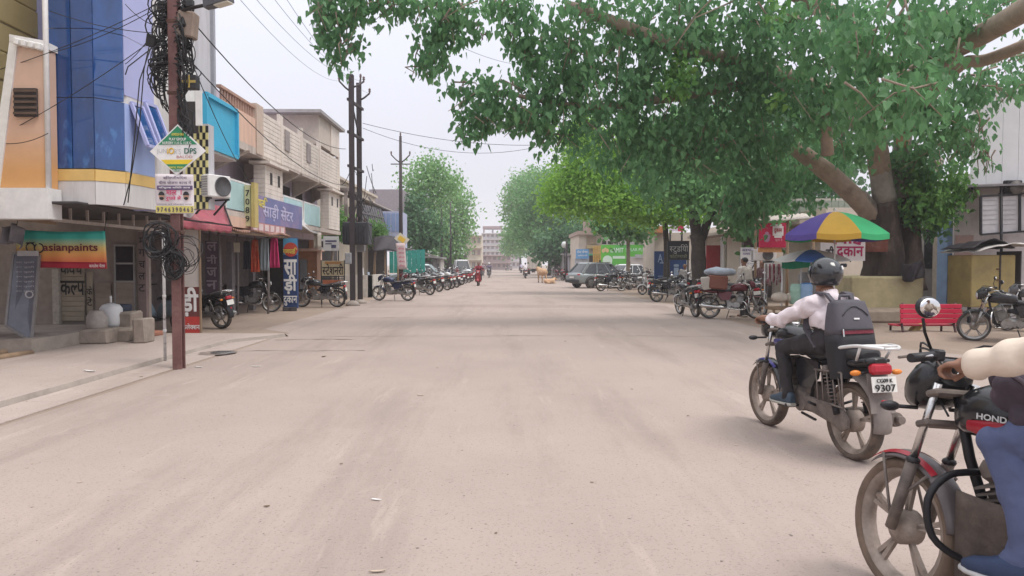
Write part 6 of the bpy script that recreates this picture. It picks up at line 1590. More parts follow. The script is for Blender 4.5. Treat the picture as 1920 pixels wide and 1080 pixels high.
pbl = [B(640, 5, 16.5, 62, 50), B(622, 55, 16.6, 46, 45), B(650, 98, 16.6, 28, 38), B(600, 30, 16.5, 24, 50, w=.6), B(690, 12, 16.5, 40, 28), B(735, 15, 16.6, 40, 26, w=.6),
       B(800, 20, 16.8, 62, 48), B(838, 55, 16.8, 46, 45), B(815, 105, 16.8, 36, 36), B(800, 132, 16.8, 22, 20), B(872, 25, 16.8, 40, 34), B(896, 50, 16.8, 20, 18, w=.5),
       B(955, 20, 17., 46, 34), B(972, 62, 17, 30, 34), B(984, 98, 17, 14, 24), B(910, 70, 17, 9, 8),
       B(900, 185, 17.2, 52, 40), B(880, 240, 17.2, 32, 32), B(930, 220, 17.2, 44, 34), B(980, 170, 17.3, 60, 50), B(1000, 225, 17.3, 50, 36), B(868, 165, 17.2, 24, 18, w=.7),
       B(1050, 110, 17.4, 70, 70), B(1050, 200, 17.4, 60, 60), B(1040, 262, 17.4, 30, 22), B(1100, 30, 17, 90, 60), B(1130, 150, 17.6, 90, 80), B(1150, 250, 17.8, 80, 60),
       B(1240, 60, 17.5, 100, 80), B(1240, 190, 18, 100, 80), B(1230, 290, 18.3, 90, 60), B(1350, 60, 17.6, 100, 80), B(1350, 190, 18.2, 100, 80), B(1340, 280, 18.8, 90, 60), B(1395, 370, 19.2, 50, 45),
       B(1450, 70, 17, 90, 80), B(1450, 200, 18, 90, 80), B(1430, 310, 18.8, 70, 70), B(1410, 400, 19.2, 40, 40), B(1490, 350, 22.2, 60, 50), B(1500, 300, 21.5, 90, 60),
       B(1550, 60, 15.5, 95, 80), B(1560, 180, 16.5, 80, 80), B(1590, 260, 18.5, 55, 50), B(1540, 290, 22.4, 60, 50),
       B(1660, 50, 12.5, 100, 80, 70), B(1660, 150, 13, 85, 70, 60), B(1700, 185, 11.8, 75, 50, 50, 1.2), B(1650, 205, 14, 60, 45), B(1740, 110, 13.5, 60, 60, 60), B(1770, 40, 14, 60, 50), B(1600, 100, 13.6, 60, 60),
       B(1760, 230, 17, 60, 40), B(1800, 190, 17.5, 60, 30), B(1830, 250, 17.5, 22, 50, w=.8), B(1845, 300, 17.5, 16, 34, w=.7), B(1800, 280, 18, 28, 30, w=.7), B(1745, 290, 19.5, 40, 40),
       B(1850, 150, 17, 60, 26, w=.7), B(1900, 170, 16, 45, 26, w=.7), B(1840, 20, 17, 60, 30, w=.6), B(1900, 120, 18, 50, 30, w=.6), B(1900, 20, 18, 50, 40, w=.35),
       B(1500, -80, 17, 120, 50, w=.5), B(1200, -90, 17, 120, 50, w=.5), B(1800, -80, 15, 100, 50, w=.5)]
crown("crown", PE, peepal_leaf, pbl, 23500, .14, rs, 'heart', .62, .25, 10, .15, .28, hold=300)
TW = MB()
for b in pbl[:70]:
 for j in range(5):
  c = V(b[0]); r_ = b[1]; q = c + V((rs.normal() * r_[0] * .5, rs.normal() * r_[1] * .5, r_[2] * .5)); e2 = c + V((rs.normal() * r_[0] * .6, rs.normal() * r_[1] * .5, -r_[2] * .75))
  TW.tube([q, q.lerp(e2, .5) + V((rs.normal() * .1, rs.normal() * .1, .12)), e2], [.022, .015, .006], 5)
TW.build("twigs", bark_pale, PE)["kind"] = "stuff"
crown("young_shoots", PE, young_leaf, [B(1770, 360, 19.6, 36, 52), B(1795, 340, 19.8, 22, 40), B(1740, 390, 19.6, 40, 40, w=.6), B(1720, 345, 20.2, 34, 40, w=.5), B(1465, 25, 15, 18, 14), B(1450, 190, 16.4, 14, 14), B(1280, 130, 16.8, 26, 22, w=.6), B(1270, 150, 16.6, 30, 40, w=.35)], 1700, .12, rs, 'heart', .5, .2, 10, .14)
crown("inner_shoots", PE, peepal_leaf, [B(1740, 400, 20.2, 46, 42), B(1715, 340, 20.4, 40, 50), B(1700, 300, 20.2, 40, 30)], 2200, .12, rs, 'heart', .5, .2, 10, .15)
def tree(name, label, base, trunk, blobs, n, size, mat, bark, group=None, shape='spray', droop=.25, k=14, spread=.3, limbs=True, shell=.4, seed=0):
 t = thing(name, label, "tree", base, 0, group)
 mb = MB(); rough_tube(mb, [p for p, r_ in trunk], [r_ for p, r_ in trunk], 10, .12, 2.2, 0, seed)
 mb.build("trunk", bark, t)
 if limbs:
  mb = MB(); top = V(trunk[-1][0]); lowp = V(trunk[max(0, len(trunk) - 2)][0])
  for j, b in enumerate(blobs):
   a = top.lerp(lowp, rnd.random() * .7); limb_to(mb, a, V(b[0]), trunk[-1][1] * .7, .02, rs, .1, 6)
  mb.build("limbs", bark, t)
 crown("crown", t, mat, blobs, n, size, rs, shape, droop, shell, k, spread)
 return t
neem_m = leaf_mat("neem_leaf", (.21, .42, .07), (.40, .64, .13), .6, .5)
dark_m = leaf_mat("dark_leaf", (.06, .15, .07), (.12, .26, .108), .35, .5)
mid_m = leaf_mat("mid_leaf", (.118, .28, .10), (.225, .43, .165), .38, .5)
pale_m = leaf_mat("pale_leaf", (.18, .36, .14), (.33, .53, .22), .38, .5)
b0 = P(1313, 562, 29.7); b0.z = 0
tree("dark_tree", "tree with thick near black forked trunk beside the studio sign", b0, [(V((b0.x + .1, 29.7, -.1)), .42), (P(1311, 520, 29.7), .29), (P(1309, 470, 29.7), .27), (P(1308, 440, 29.7), .30)],
     [B(1240, 310, 30.5, 60, 44), B(1350, 310, 30.5, 70, 44), B(1410, 360, 28.6, 50, 50), B(1350, 365, 28.6, 46, 34), B(1275, 350, 28.8, 44, 40), B(1300, 260, 30, 80, 60), B(1400, 290, 30, 70, 60), B(1440, 410, 29.5, 30, 24), B(1400, 410, 29.5, 40, 24)], 13500, .18, mid_m, bark_dark, None, 'spray', .45, 14, .35, False, .3, 3)
PEb = bpy.data.objects["dark_tree"]
mb = MB()
rough_tube(mb, [P(1308, 455, 29.7), P(1302, 410, 29.7), P(1300, 370, 29.6), P(1290, 310, 29.5), P(1270, 240, 29.5)], [.24, .21, .17, .1, .03], 10, .1, 2.5, 0, 1)
rough_tube(mb, [P(1312, 455, 29.8), P(1325, 420, 29.8), P(1338, 385, 29.9), P(1350, 330, 30), P(1390, 270, 30)], [.2, .17, .14, .09, .03], 10, .1, 2.5, 0, 2)
rough_tube(mb, [P(1300, 380, 29.6), P(1318, 350, 29.7), P(1330, 300, 29.8)], [.12, .08, .03], 8, .1, 2.5, 0, 5)
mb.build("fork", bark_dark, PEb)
b0 = P(1249, 540, 36.5); b0.z = 0
tree("neem_tree", "bright yellow green neem tree with thin dark trunk at right", b0, [(V((b0.x, 36.5, -.1)), .2), (P(1250, 480, 36.5), .14), (P(1247, 420, 36.5), .14), (P(1243, 380, 36.5), .12)],
     [B(1230, 380, 36, 60, 34), B(1180, 350, 36.4, 60, 42), B(1120, 340, 36.6, 62, 50), B(1090, 280, 36.8, 46, 46), B(1080, 372, 36.4, 40, 28), B(1140, 380, 36, 60, 28), B(1200, 390, 36, 50, 24), B(1250, 385, 36.2, 40, 26), B(1060, 345, 36.6, 36, 40), B(1170, 290, 37, 60, 50), B(1100, 240, 37, 24, 30), B(1035, 380, 36.6, 24, 18), B(1290, 395, 36.5, 40, 24)], 34000, .125, neem_m, bark_dark, None, 'spray', .35, 12, .3, True, .3, 5)
b0 = P(1178, 520, 46); b0.z = 0
tree("slim_tree", "slim pale trunked young tree in front of the green banner", b0, [(V((b0.x, 46, -.1)), .16), (P(1178, 480, 46), .12), (P(1177, 440, 46), .1), (P(1170, 415, 46), .07)], [B(1160, 420, 46, 34, 24), B(1195, 425, 46, 26, 18), B(1130, 415, 46, 22, 18)], 2600, .22, mid_m, bark_pale, None, 'spray', .4, 12, .3, True, .3, 6)
FT = [(1030, 95, [B(1010, 370, 95, 46, 46), B(1040, 400, 95, 50, 44), B(985, 420, 95, 30, 34), B(1070, 430, 94, 40, 34), B(1020, 440, 94, 50, 34), B(1050, 340, 96, 36, 36), B(1090, 400, 94, 26, 40)], 15000, .27, mid_m, "broad mid green tree, nearest of the dark group on the right far side"),
      (1000, 130, [B(975, 370, 130, 30, 40), B(960, 390, 130, 18, 26), B(985, 430, 130, 34, 40), B(965, 450, 130, 20, 24), B(1000, 345, 130, 26, 28)], 11000, .32, pale_m, "paler tall tree behind the broad mid green tree at right"),
      (975, 175, [B(955, 462, 175, 14, 14), B(968, 440, 175, 14, 22), B(985, 455, 170, 18, 22)], 3000, .5, mid_m, "small far tree by the white building at the street end"),
      (1100, 80, [B(1090, 450, 80, 24, 16), B(1060, 455, 80, 34, 20), B(1030, 468, 82, 28, 14)], 3500, .34, dark_m, "low dark bushy tree above the roadside sheds at right")]
for px, Y, bl_, n_, sz, m_, lb in FT:
 b0 = P(px, 500, Y); b0.z = 0
 tree("roadside_tree", lb, b0, [(V((b0.x, Y, -.1)), .35), (V((b0.x + .1, Y, 2.2)), .26), (V((b0.x - .1, Y, 4)), .2)], bl_, n_, sz, m_, bark_dark, "trees along the far roadside", 'spray', .3, 20, .7, True, .3, px)
LT = [(795, 66, [B(800, 330, 66, 32, 34), B(780, 350, 66, 22, 24), B(815, 320, 66, 22, 22), B(830, 350, 67, 28, 28), B(795, 385, 66, 28, 34)], 4600, .21, pale_m, "tallest pale green tree rising behind the single dark pole at left"),
      (783, 62, [B(775, 410, 62, 22, 40), B(785, 450, 62, 24, 24), B(800, 430, 62, 22, 30)], 4500, .22, dark_m, "dark green tree just right of the single dark pole"),
      (838, 84, [B(850, 370, 84, 34, 28), B(868, 400, 84, 20, 40), B(840, 420, 84, 36, 40), B(815, 440, 84, 26, 34), B(860, 450, 84, 26, 34), B(835, 470, 84, 30, 16)], 6500, .25, pale_m, "wide mid green tree behind the pair of dark poles at left")]
for px, Y, bl_, n_, sz, m_, lb in LT:
 b0 = P(px, 500, Y); b0.z = 0
 tree("roadside_tree", lb, b0, [(V((b0.x, Y, -.1)), .32), (V((b0.x + .1, Y, 2.4)), .25), (V((b0.x + .15, Y, 5.)), .18)], bl_, n_, sz, m_, bark_dark, "trees along the far roadside", 'spray', .3, 26, .6, True, .1, px)
for k, (px, py, Y, r_, lb) in enumerate(((622, 420, 34, 26, "bright green bush behind the hanging white board at left"), (702, 434, 43, 15, "small bright green bush just right of the transformer poles"))):
 b0 = P(px, 470, Y); b0.z = 0
 tree("green_bush", lb, b0, [(V((b0.x, Y, -.1)), .1), (V((b0.x, Y, 1.5)), .07), (V((b0.x + .1, Y, 2.6)), .05)], [B(px, py, Y, r_, r_), B(px + r_ * .7, py + 8, Y, r_ * .7, r_ * .7), B(px - r_ * .6, py + 12, Y, r_ * .5, r_ * .6)], 3000, .16, young_leaf, bark_pale, None, 'lance', .3, 12, .2, True, .2, k)
BT = [(1400, 60, [B(1380, 300, 60, 130, 130), B(1520, 260, 60, 150, 150), B(1250, 320, 60, 110, 90), B(1480, 380, 58, 100, 40)], 9000, .42, dark_m, "dark tree mass rising behind the right shop buildings")]
for px, Y, bl_, n_, sz, m_, lb in BT:
 b0 = P(px, 500, Y); b0.z = 0
 tree("backdrop_tree", lb, b0, [(V((b0.x, Y, -.1)), .5), (V((b0.x, Y, 4)), .4), (V((b0.x, Y, 8)), .3)], bl_, n_, sz, m_, bark_dark, None, 'spray', .3, 12, .7, True, .3, px)
# ================================================================== MOTORCYCLES
RW_ = .298
def wheel_parts(t, xc, yaw=0., pivot=None, rim_m=None, tyre_m=None, spokes=5, r=RW_, tw=.047, hub=.07, M0=None):
 M = M0 or Matrix.Identity(4)
 rim_m = rim_m or alu; tyre_m = tyre_m or rubber
 mb = MB(); mb.M = M; c = (xc, 0, r)
 ri = r - .062
 mb.lathe([(ri + .012, -.034), (ri + .018, -.036), (ri + .02, -.028), (ri - .004, -.016), (ri - .012, 0), (ri - .004, .016), (ri + .02, .028), (ri + .018, .036), (ri + .012, .034), (ri - .018, .02), (ri - .022, 0), (ri - .018, -.02), (ri + .012, -.034)], c, 'Y', 28)
 mb.lathe([(0, -.05), (hub * .55, -.05), (hub, -.035), (hub, .035), (hub * .55, .05), (0, .05)], c, 'Y', 18)
 for k in range(spokes):
  a = 2 * math.pi * k / spokes + .35
  for s_ in (-.16, .16) if spokes <= 6 else (0,):
   p0 = V((xc + math.cos(a) * hub * .9, 0, r + math.sin(a) * hub * .9)); p1 = V((xc + math.cos(a + s_ * .55) * (ri - .01), 0, r + math.sin(a + s_ * .55) * (ri - .01)))
   mb.bar(p0, p1, .02, .019 if spokes <= 6 else .006, 0, (0, 1, 0))
 w = mb.build("wheel", rim_m, t)
 mb = MB(); mb.M = M
 prof = [(ri + .014, -.036), (ri + .03, -tw * .95), (r - .018, -tw), (r - .004, -tw * .6), (r, -.012), (r, .012), (r - .004, tw * .6), (r - .018, tw), (ri + .03, tw * .95), (ri + .014, .036)]
 mb.lathe(prof, c, 'Y', 40)
 mb.build("tyre", tyre_m, w)
 return w
def arc_sheet(mb, xc, zc, r0, a0, a1, w, crown=.02, n=14, m=6, th=.008, mi=0, taper=1.):
 def f(u, v):
  a = a0 + (a1 - a0) * u; ww = w * (1 - (1 - taper) * u)
  y = (v - .5) * 2 * ww / 2; rr = r0 - crown * (2 * v - 1) ** 2 * 1.6
  return (xc + math.cos(a) * rr, y, zc + math.sin(a) * rr)
 return mb.sheet(f, n, m, mi, True, th)
def make_motorcycle(label, paint, accent, loc=(0, 0, 0), rz=0., group=None, steer=0., plate=None, rim_m=None, tyre_m=None, hero=False, hb_h=1.0, dirty=None, rack=True, mirrors=True, guard=True, scale=1., badge=None, hb_w=.34, cowl=None, roll=0.):
 t = thing("motorcycle", label, "motorcycle", (0, 0, 0), 0, group)
 fm = black_m; em = dirty or alu; ck = chrome
 bar_m = ck if rack else black_m
 hx, hz = .43, .90; ax = .62
 rake = V((ax - hx, 0, RW_ - hz)).normalized()
 Sm = Matrix.Translation(V((hx, 0, hz))) @ Matrix.Rotation(steer, 4, -rake) @ Matrix.Translation(-V((hx, 0, hz)))
 wheel_parts(t, ax, rim_m=rim_m, tyre_m=tyre_m, M0=Sm, hub=.075)
 wheel_parts(t, -ax, rim_m=rim_m, tyre_m=tyre_m, tw=.052, hub=.085)
 mb = MB()
 mb.tube([(hx - .02, 0, hz), (.36, 0, .66), (.26, 0, .36), (.1, 0, .27), (-.16, 0, .28)], .021, 8)
 mb.tube([(hx - .04, 0, hz - .03), (.1, 0, .80), (-.2, 0, .70)], .024, 8)
 for s_ in (-1, 1):
  mb.tube([(-.12, s_ * .07, .70), (-.45, s_ * .11, .71), (-.86, s_ * .10, .79)], .014, 6)
  mb.tube([(-.16, s_ * .08, .36), (-ax, s_ * .105, RW_)], .018, 6)
  mb.tube([(-.16, s_ * .07, .30), (-.2, s_ * .08, .5), (-.26, s_ * .08, .70)], .016, 6)
 mb.build("frame", fm, t)
 for s_ in (-1, 1):
  mb = MB(); mb.M = Sm
  p0 = V((hx - .015, s_ * .088, hz + .05)); p1 = V((ax - .012, s_ * .088, RW_ + .0)); m_ = p0.lerp(p1, .52)
  mb.tube([p0, m_], .0165, 10, 0); mb.tube([m_, p1], [.025, .023], 10, 1); mb.ell(m_, (.029, .029, .02), 2, 8, 6)
  mb.build("fork", [ck, em, black_pl], t)
 mb = MB(); mb.M = Sm
 for k in (0.02, .24):
  c = V((hx, 0, hz)).lerp(V((ax, 0, RW_)), k) + V((-.012, 0, .02)); mb.box(c, (.07, .23, .028), 0, (0, R(18), 0), .008)
 mb.build("yoke", em, t)
 mb = MB(); mb.M = Sm; arc_sheet(mb, ax, RW_, RW_ + .028, R(52), R(168), .125, .018, 18, 6)
 mb.build("front_mudguard", paint if not hero else cowl or paint, t)
 if accent:
  mb = MB(); mb.M = Sm
  for s_ in (-1, 1):
   def f(u, v, s_=s_):
    a = R(54) + R(70) * u; y = s_ * (.034 + .022 * v); rr = RW_ + .040 - .018 * (y / .0625) ** 2 * 1.6 + .002
    return (ax + math.cos(a) * rr, y, RW_ + math.sin(a) * rr)
   mb.sheet(f, 12, 2)
  mb.build("mudguard_stripe", accent, t)
 mb = MB(); mb.M = Sm
 for s_ in (-1, 1): mb.tube([(ax - .012, s_ * .088, RW_ + .02), (ax + .10, s_ * .07, RW_ + .3)], .007, 5); mb.tube([(ax - .02, s_ * .088, RW_ + .12), (ax - .17, s_ * .07, RW_ + .26)], .007, 5)
 mb.build("mudguard_stay", em, t)
 mb = MB(); arc_sheet(mb, -ax, RW_ + .03, RW_ + .055, R(75), R(190), .15, .02, 16, 6); mb.build("rear_mudguard", pm("dusty_mudguard", (.20, .17, .155), .7, var=.25, scale=9) if hero else black_pl, t)
 mb = MB(); mb.loft([(-.07, .80, .06, .05), (-.04, .83, .10, .085, 2.6), (.06, .85, .128, .105, 2.6), (.17, .865, .145, .115, 2.5), (.27, .865, .135, .11, 2.4), (.35, .85, .10, .09, 2.4), (.395, .84, .055, .06)], 20); o = mb.build("tank", paint, t)
 mb = MB(); mb.lathe([(0, .012), (.03, .012), (.036, 0), (.036, -.01)], (.19, 0, .983), n=14); mb.build("fuel_cap", ck, o)
 if accent:
  mb = MB()
  for s_ in (-1, 1): mb.loft([(-.02, .79, .012, .03), (.05, .80, .018, .045), (.16, .81, .02, .05), (.30, .82, .012, .02)], 10, cy=s_ * .132)
  mb.build("side_stripe", accent, o)
 if badge:
  mb = MB()
  for s_ in (-1, 1): mb.text(badge, (.19, s_ * .1515, .865), (s_ * -1, 0, 0), (0, s_ * -.12, 1), .13, .022, 0, .05)
  mb.build("badge", pm("badge_silver", (.6, .6, .6), .3, .6, var=.05), o)
 mb = MB(); mb.loft([(-.80, .815, .07, .03), (-.76, .82, .115, .045, 3), (-.55, .805, .13, .05, 3), (-.42, .79, .13, .048, 3), (-.34, .765, .125, .045, 3), (-.2, .755, .115, .045, 3), (-.07, .775, .09, .045, 2.6), (-.02, .80, .06, .03)], 18); mb.build("seat", seat_m, t)
 for s_ in (-1, 1):
  mb = MB(); mb.prism([(-.02, s_ * .11, .70), (-.10, s_ * .135, .50), (-.30, s_ * .14, .50), (-.40, s_ * .14, .66), (-.36, s_ * .125, .72), (-.1, s_ * .115, .735)], (0, s_ * .02, 0)); mb.build("side_panel", paint, t)
 mb = MB(); mb.loft([(-.36, .715, .128, .035, 3.2), (-.55, .735, .132, .045, 3), (-.75, .765, .115, .045, 2.8), (-.87, .785, .085, .035, 2.6), (-.91, .79, .05, .02)], 16); mb.build("tail_cowl", paint, t)
 mb = MB()
 if rack:
  for s_ in (-1, 1): mb.tube(cr([(-.50, s_ * .135, .80), (-.58, s_ * .15, .85), (-.80, s_ * .145, .895), (-.93, s_ * .12, .90), (-1.02, s_ * .06, .895)]), .013, 8)
  mb.tube([(-.93, -.12, .90), (-.93, 0, .905), (-.93, .12, .90)], .011, 6); mb.tube([(-1.02, -.06, .895), (-1.02, .06, .895)], .012, 6); mb.tube([(-.80, -.145, .895), (-.80, .145, .895)], .01, 6)
  for s_ in (-1, 1): mb.tube([(-.80, s_ * .12, .79), (-.86, s_ * .135, .895)], .011, 6)
  mb.build("grab_rail", pm("white_rail_paint", (.66, .65, .64), .4, .2, var=.1) if hero else bar_m, t)
 else:
  for s_ in (-1, 1): mb.tube([(-.55, s_ * .14, .80), (-.7, s_ * .165, .85), (-.86, s_ * .14, .87), (-.9, s_ * .07, .86)], .013, 7)
  mb.build("grab_rail", black_m, t)
 mb = MB(); mb.box((-.905, 0, .735), (.07, .17, .08), 0, (0, R(15), 0), .02); mb.build("tail_light", red_lens, t)
 mb = MB(); mb.prism([(-.87, -.085, .70), (-.95, -.10, .42), (-.95, .10, .42), (-.87, .085, .70)], (.008, 0, 0)); mb.build("rear_flap", pm("dusty_mudguard", (.20, .17, .155)) if hero else black_pl, t)
 mb = MB(); mb.box((-.957, 0, .50), (.01, .05, .035), 0, None, .003); mb.build("reflector", red_lens, t)
 for (x, z, y) in ((-.86, .705, .17), (hx + .10, .83, .21)):
  for s_ in (-1, 1):
   mb = MB()
   if x > 0: mb.M = Sm
   mb.tube([(x, s_ * .08, z), (x, s_ * (y - .04), z)], .009, 6, 1); mb.ell((x, s_ * y, z), (.022, .045, .022), 0, 10, 6)
   mb.build("indicator", [amber if x < 0 else black_pl, black_pl], t)
 if plate is not False:
  mb = MB(); mb.prism([(-.935, -.10, .685), (-.957, -.10, .575), (-.957, .10, .575), (-.935, .10, .685)], (-.006, 0, 0)); o = mb.build("number_plate", plate_m, t)
  if plate:
   mb = MB(); mb.text(plate[0], (-.9505, 0, .658), (0, -1, 0), (.2, 0, 1), .13, .028, 0, .02); mb.text(plate[1], (-.9615, 0, .606), (0, -1, 0), (.2, 0, 1), .165, .05, 0, .02); mb.build("plate_figures", ink, o)
 mb = MB(); mb.M = Sm
 mb.loft([(hx - .01, .99, .08, .05), (hx + .04, .955, .125, .10, 2.8), (hx + .10, .93, .125, .105, 2.8), (hx + .155, .905, .105, .085, 2.6), (hx + .165, .905, .095, .075, 2.6)], 18); o = mb.build("headlight_cowl", paint, t)
 mb = MB(); mb.M = Sm; mb.loft([(hx + .15, .90, .088, .062, 2.6), (hx + .172, .898, .08, .056, 2.6), (hx + .182, .896, .05, .036)], 16); mb.build("headlight", clear_lens, o)
 mb = MB(); mb.M = Sm; mb.prism([(hx + .03, -.10, 1.045), (hx + .10, -.075, 1.01), (hx + .10, .075, 1.01), (hx + .03, .10, 1.045)], (0, 0, .012));
 for s_ in (-1, 1): mb.lathe([(0, .03), (.042, .03), (.045, .0), (.03, -.03)], (hx - .015, s_ * .055, 1.01), n=12)
 mb.build("instruments", black_pl, t)
 hy = hb_w; gx = hx - .19
 mb = MB(); mb.M = Sm
 L_h = [(hx - .03, 0, hz + .09), (hx - .03, .07, hz + .10), (hx - .06, .16, hb_h + .02), (gx, hy - .12, hb_h + .015), (gx - .03, hy, hb_h)]
 mb.tube(cr([(x, -y, z) for x, y, z in L_h[::-1]] + L_h[1:]), .0115, 8); mb.build("handlebar", ck, t)
 for s_ in (-1, 1):
  mb = MB(); mb.M = Sm; mb.tube([(gx, s_ * (hy - .12), hb_h + .015), (gx - .032, s_ * (hy + .01), hb_h - .001)], .0175, 10); mb.box((gx + .005, s_ * (hy - .135), hb_h + .018), (.05, .04, .045), 0, None, .008); mb.build("grip", black_pl, t)
  mb = MB(); mb.M = Sm; mb.tube([(gx + .03, s_ * (hy - .14), hb_h + .015), (gx + .055, s_ * (hy - .09), hb_h + .01), (gx + .03, s_ * (hy + .01), hb_h - .005)], .006, 6); mb.build("lever", em, t)
  if mirrors is True or mirrors == s_:
   mb = MB(); mb.M = Sm; mb.tube([(gx + .03, s_ * (hy - .13), hb_h + .03), (gx + .04, s_ * (hy - .10), hb_h + .10), (gx + .02, s_ * (hy - .07), hb_h + .15)], .006, 6); o = mb.build("mirror_stalk", black_m, t)
   mb = MB(); mb.M = Sm; c = V((gx + .015, s_ * (hy - .08), hb_h + .195)); mb.ell(c, (.022, .062, .042), 0, 14, 8, (0, 0, s_ * .2)); mb.ell(c + V((-.014, 0, 0)), (.011, .055, .036), 1, 14, 8, (0, 0, s_ * .2)); mb.build("mirror", [black_pl, mirror_m], o)
 mb = MB(); mb.M = Sm
 for k in range(4): s_ = (-1) ** k; mb.tube(cr([(gx + .02, s_ * (hy - .15), hb_h + .02), (hx + .03, s_ * .15, hb_h + .03 + .012 * k), (hx + .08, s_ * .07, .98), (hx - .04, s_ * .05, .82)], 5), .0045, 5)
 mb.build("control_cable", cable_m, t)
 mb = MB()
 cyl = Matrix.Translation(V((.16, 0, .46))) @ Matrix.Rotation(R(20), 4, 'Y')
 mb.M = cyl
 mb.box((0, 0, .05), (.13, .14, .16), 0, None, .01)
 for k in range(7): mb.box((0, 0, -.01 + k * .026), (.175, .19, .009), 0)
 mb.box((0, 0, .20), (.13, .16, .09), 0, None, .025)
 mb.M = Matrix.Identity(4)
 mb.box((-.02, 0, .37), (.36, .19, .18), 0, None, .04); mb.box((-.14, 0, .46), (.12, .16, .12), 0, None, .02)
 mb.cyl((.10, .0, .37), (.10, .135, .37), .10, 18); mb.cyl((-.08, -.12, .36), (-.08, .125, .36), .085, 16); mb.cyl((.08, -.13, .37), (.08, 0, .37), .09, 16)
 mb.build("engine", em, t)
 mb = MB(); mb.loft([(.08, .60, .03, .03), (.0, .60, .04, .045), (-.1, .58, .05, .06), (-.13, .58, .03, .03)], 10); mb.build("carburettor", black_pl, t)
 mb = MB(); mb.tube(cr([(.22, -.05, .50), (.33, -.09, .42), (.34, -.12, .30), (.24, -.15, .24), (0, -.165, .25), (-.2, -.17, .28)]), .018, 8); mb.tube([(-.2, -.17, .28), (-.28, -.175, .29), (-.36, -.18, .30), (-.82, -.185, .345), (-.86, -.185, .35)], [.02, .04, .054, .058, .052], 12)
 mb.cyl((-.855, -.185, .349), (-.91, -.185, .352), .03, 10); mb.build("exhaust", em if hero else chrome, t)
 if hero:
  mb = MB(); mb.tube([(-.3, -.215, .325), (-.75, -.228, .375)], [.02, .02], 6); mb.build("heat_shield", black_m, t)
 mb = MB(); mb.loft([(-.70, RW_, .012, .04, 3), (-.62, RW_ + .01, .02, .095, 2.4), (-.5, .33, .022, .075, 2.6), (-.2, .36, .022, .06, 3), (-.1, .365, .012, .05, 3)], 14, cy=.105); mb.build("chain_cover", dirty or em, t)
 for s_ in (-1, 1):
  mb = MB(); a = V((-.60, s_ * .135, .35)); b = V((-.44, s_ * .135, .70)); mb.tube([a, b], .014, 8, 1)
  pts = [a.lerp(b, .2 + .65 * k / 60) + V((.028 * math.cos(k * .9), .028 * math.sin(k * .9), 0)) for k in range(61)]
  mb.tube(pts, .0055, 5, 0); mb.cyl(a, a.lerp(b, .2), .026, 8, 1); mb.cyl(a.lerp(b, .85), b, .028, 8, 0); mb.build("shock_absorber", [ck if not hero else em, black_m], t)
 mb = MB()
 for s_ in (-1, 1): mb.tube([(-.06, s_ * .10, .32), (-.06, s_ * .24, .325)], .013, 8); mb.tube([(-.30, s_ * .11, .36), (-.34, s_ * .21, .40)], .011, 8); mb.tube([(.06, s_ * .14, .30), (.14, s_ * .19, .29)], .008, 6)
 mb.build("footpeg", black_pl, t)
 mb = MB(); mb.tube([(-.08, .10, .26), (-.3, .13, .25) if hero else (-.14, .22, .02), (-.32, .13, .25) if hero else (-.16, .25, .01)], .011, 6); mb.build("side_stand", black_m, t)
 if guard:
  mb = MB()
  for s_ in (-1, 1): mb.tube(cr([(.30, s_ * .03, .62), (.36, s_ * .15, .61), (.39, s_ * .235, .52), (.37, s_ * .235, .38), (.30, s_ * .16, .30), (.24, s_ * .08, .29)]), .0145, 8)
  mb.build("leg_guard", black_m if hero else ck, t)
 if hero:
  mb = MB()
  for k in range(5): mb.tube([(-.36 - .07 * k, .16, .66 - .0 * k), (-.40 - .075 * k, .165, .42)], .006, 6)
  mb.tube([(-.34, .16, .66), (-.68, .16, .68)], .008, 6); mb.tube([(-.38, .165, .42), (-.72, .165, .42)], .008, 6); mb.tube([(-.72, .165, .42), (-.68, .16, .68)], .008, 6); mb.build("sari_guard", em, t)
 t.location = loc; t.rotation_euler = (roll, 0, rz); t.scale = (scale,) * 3
 return t
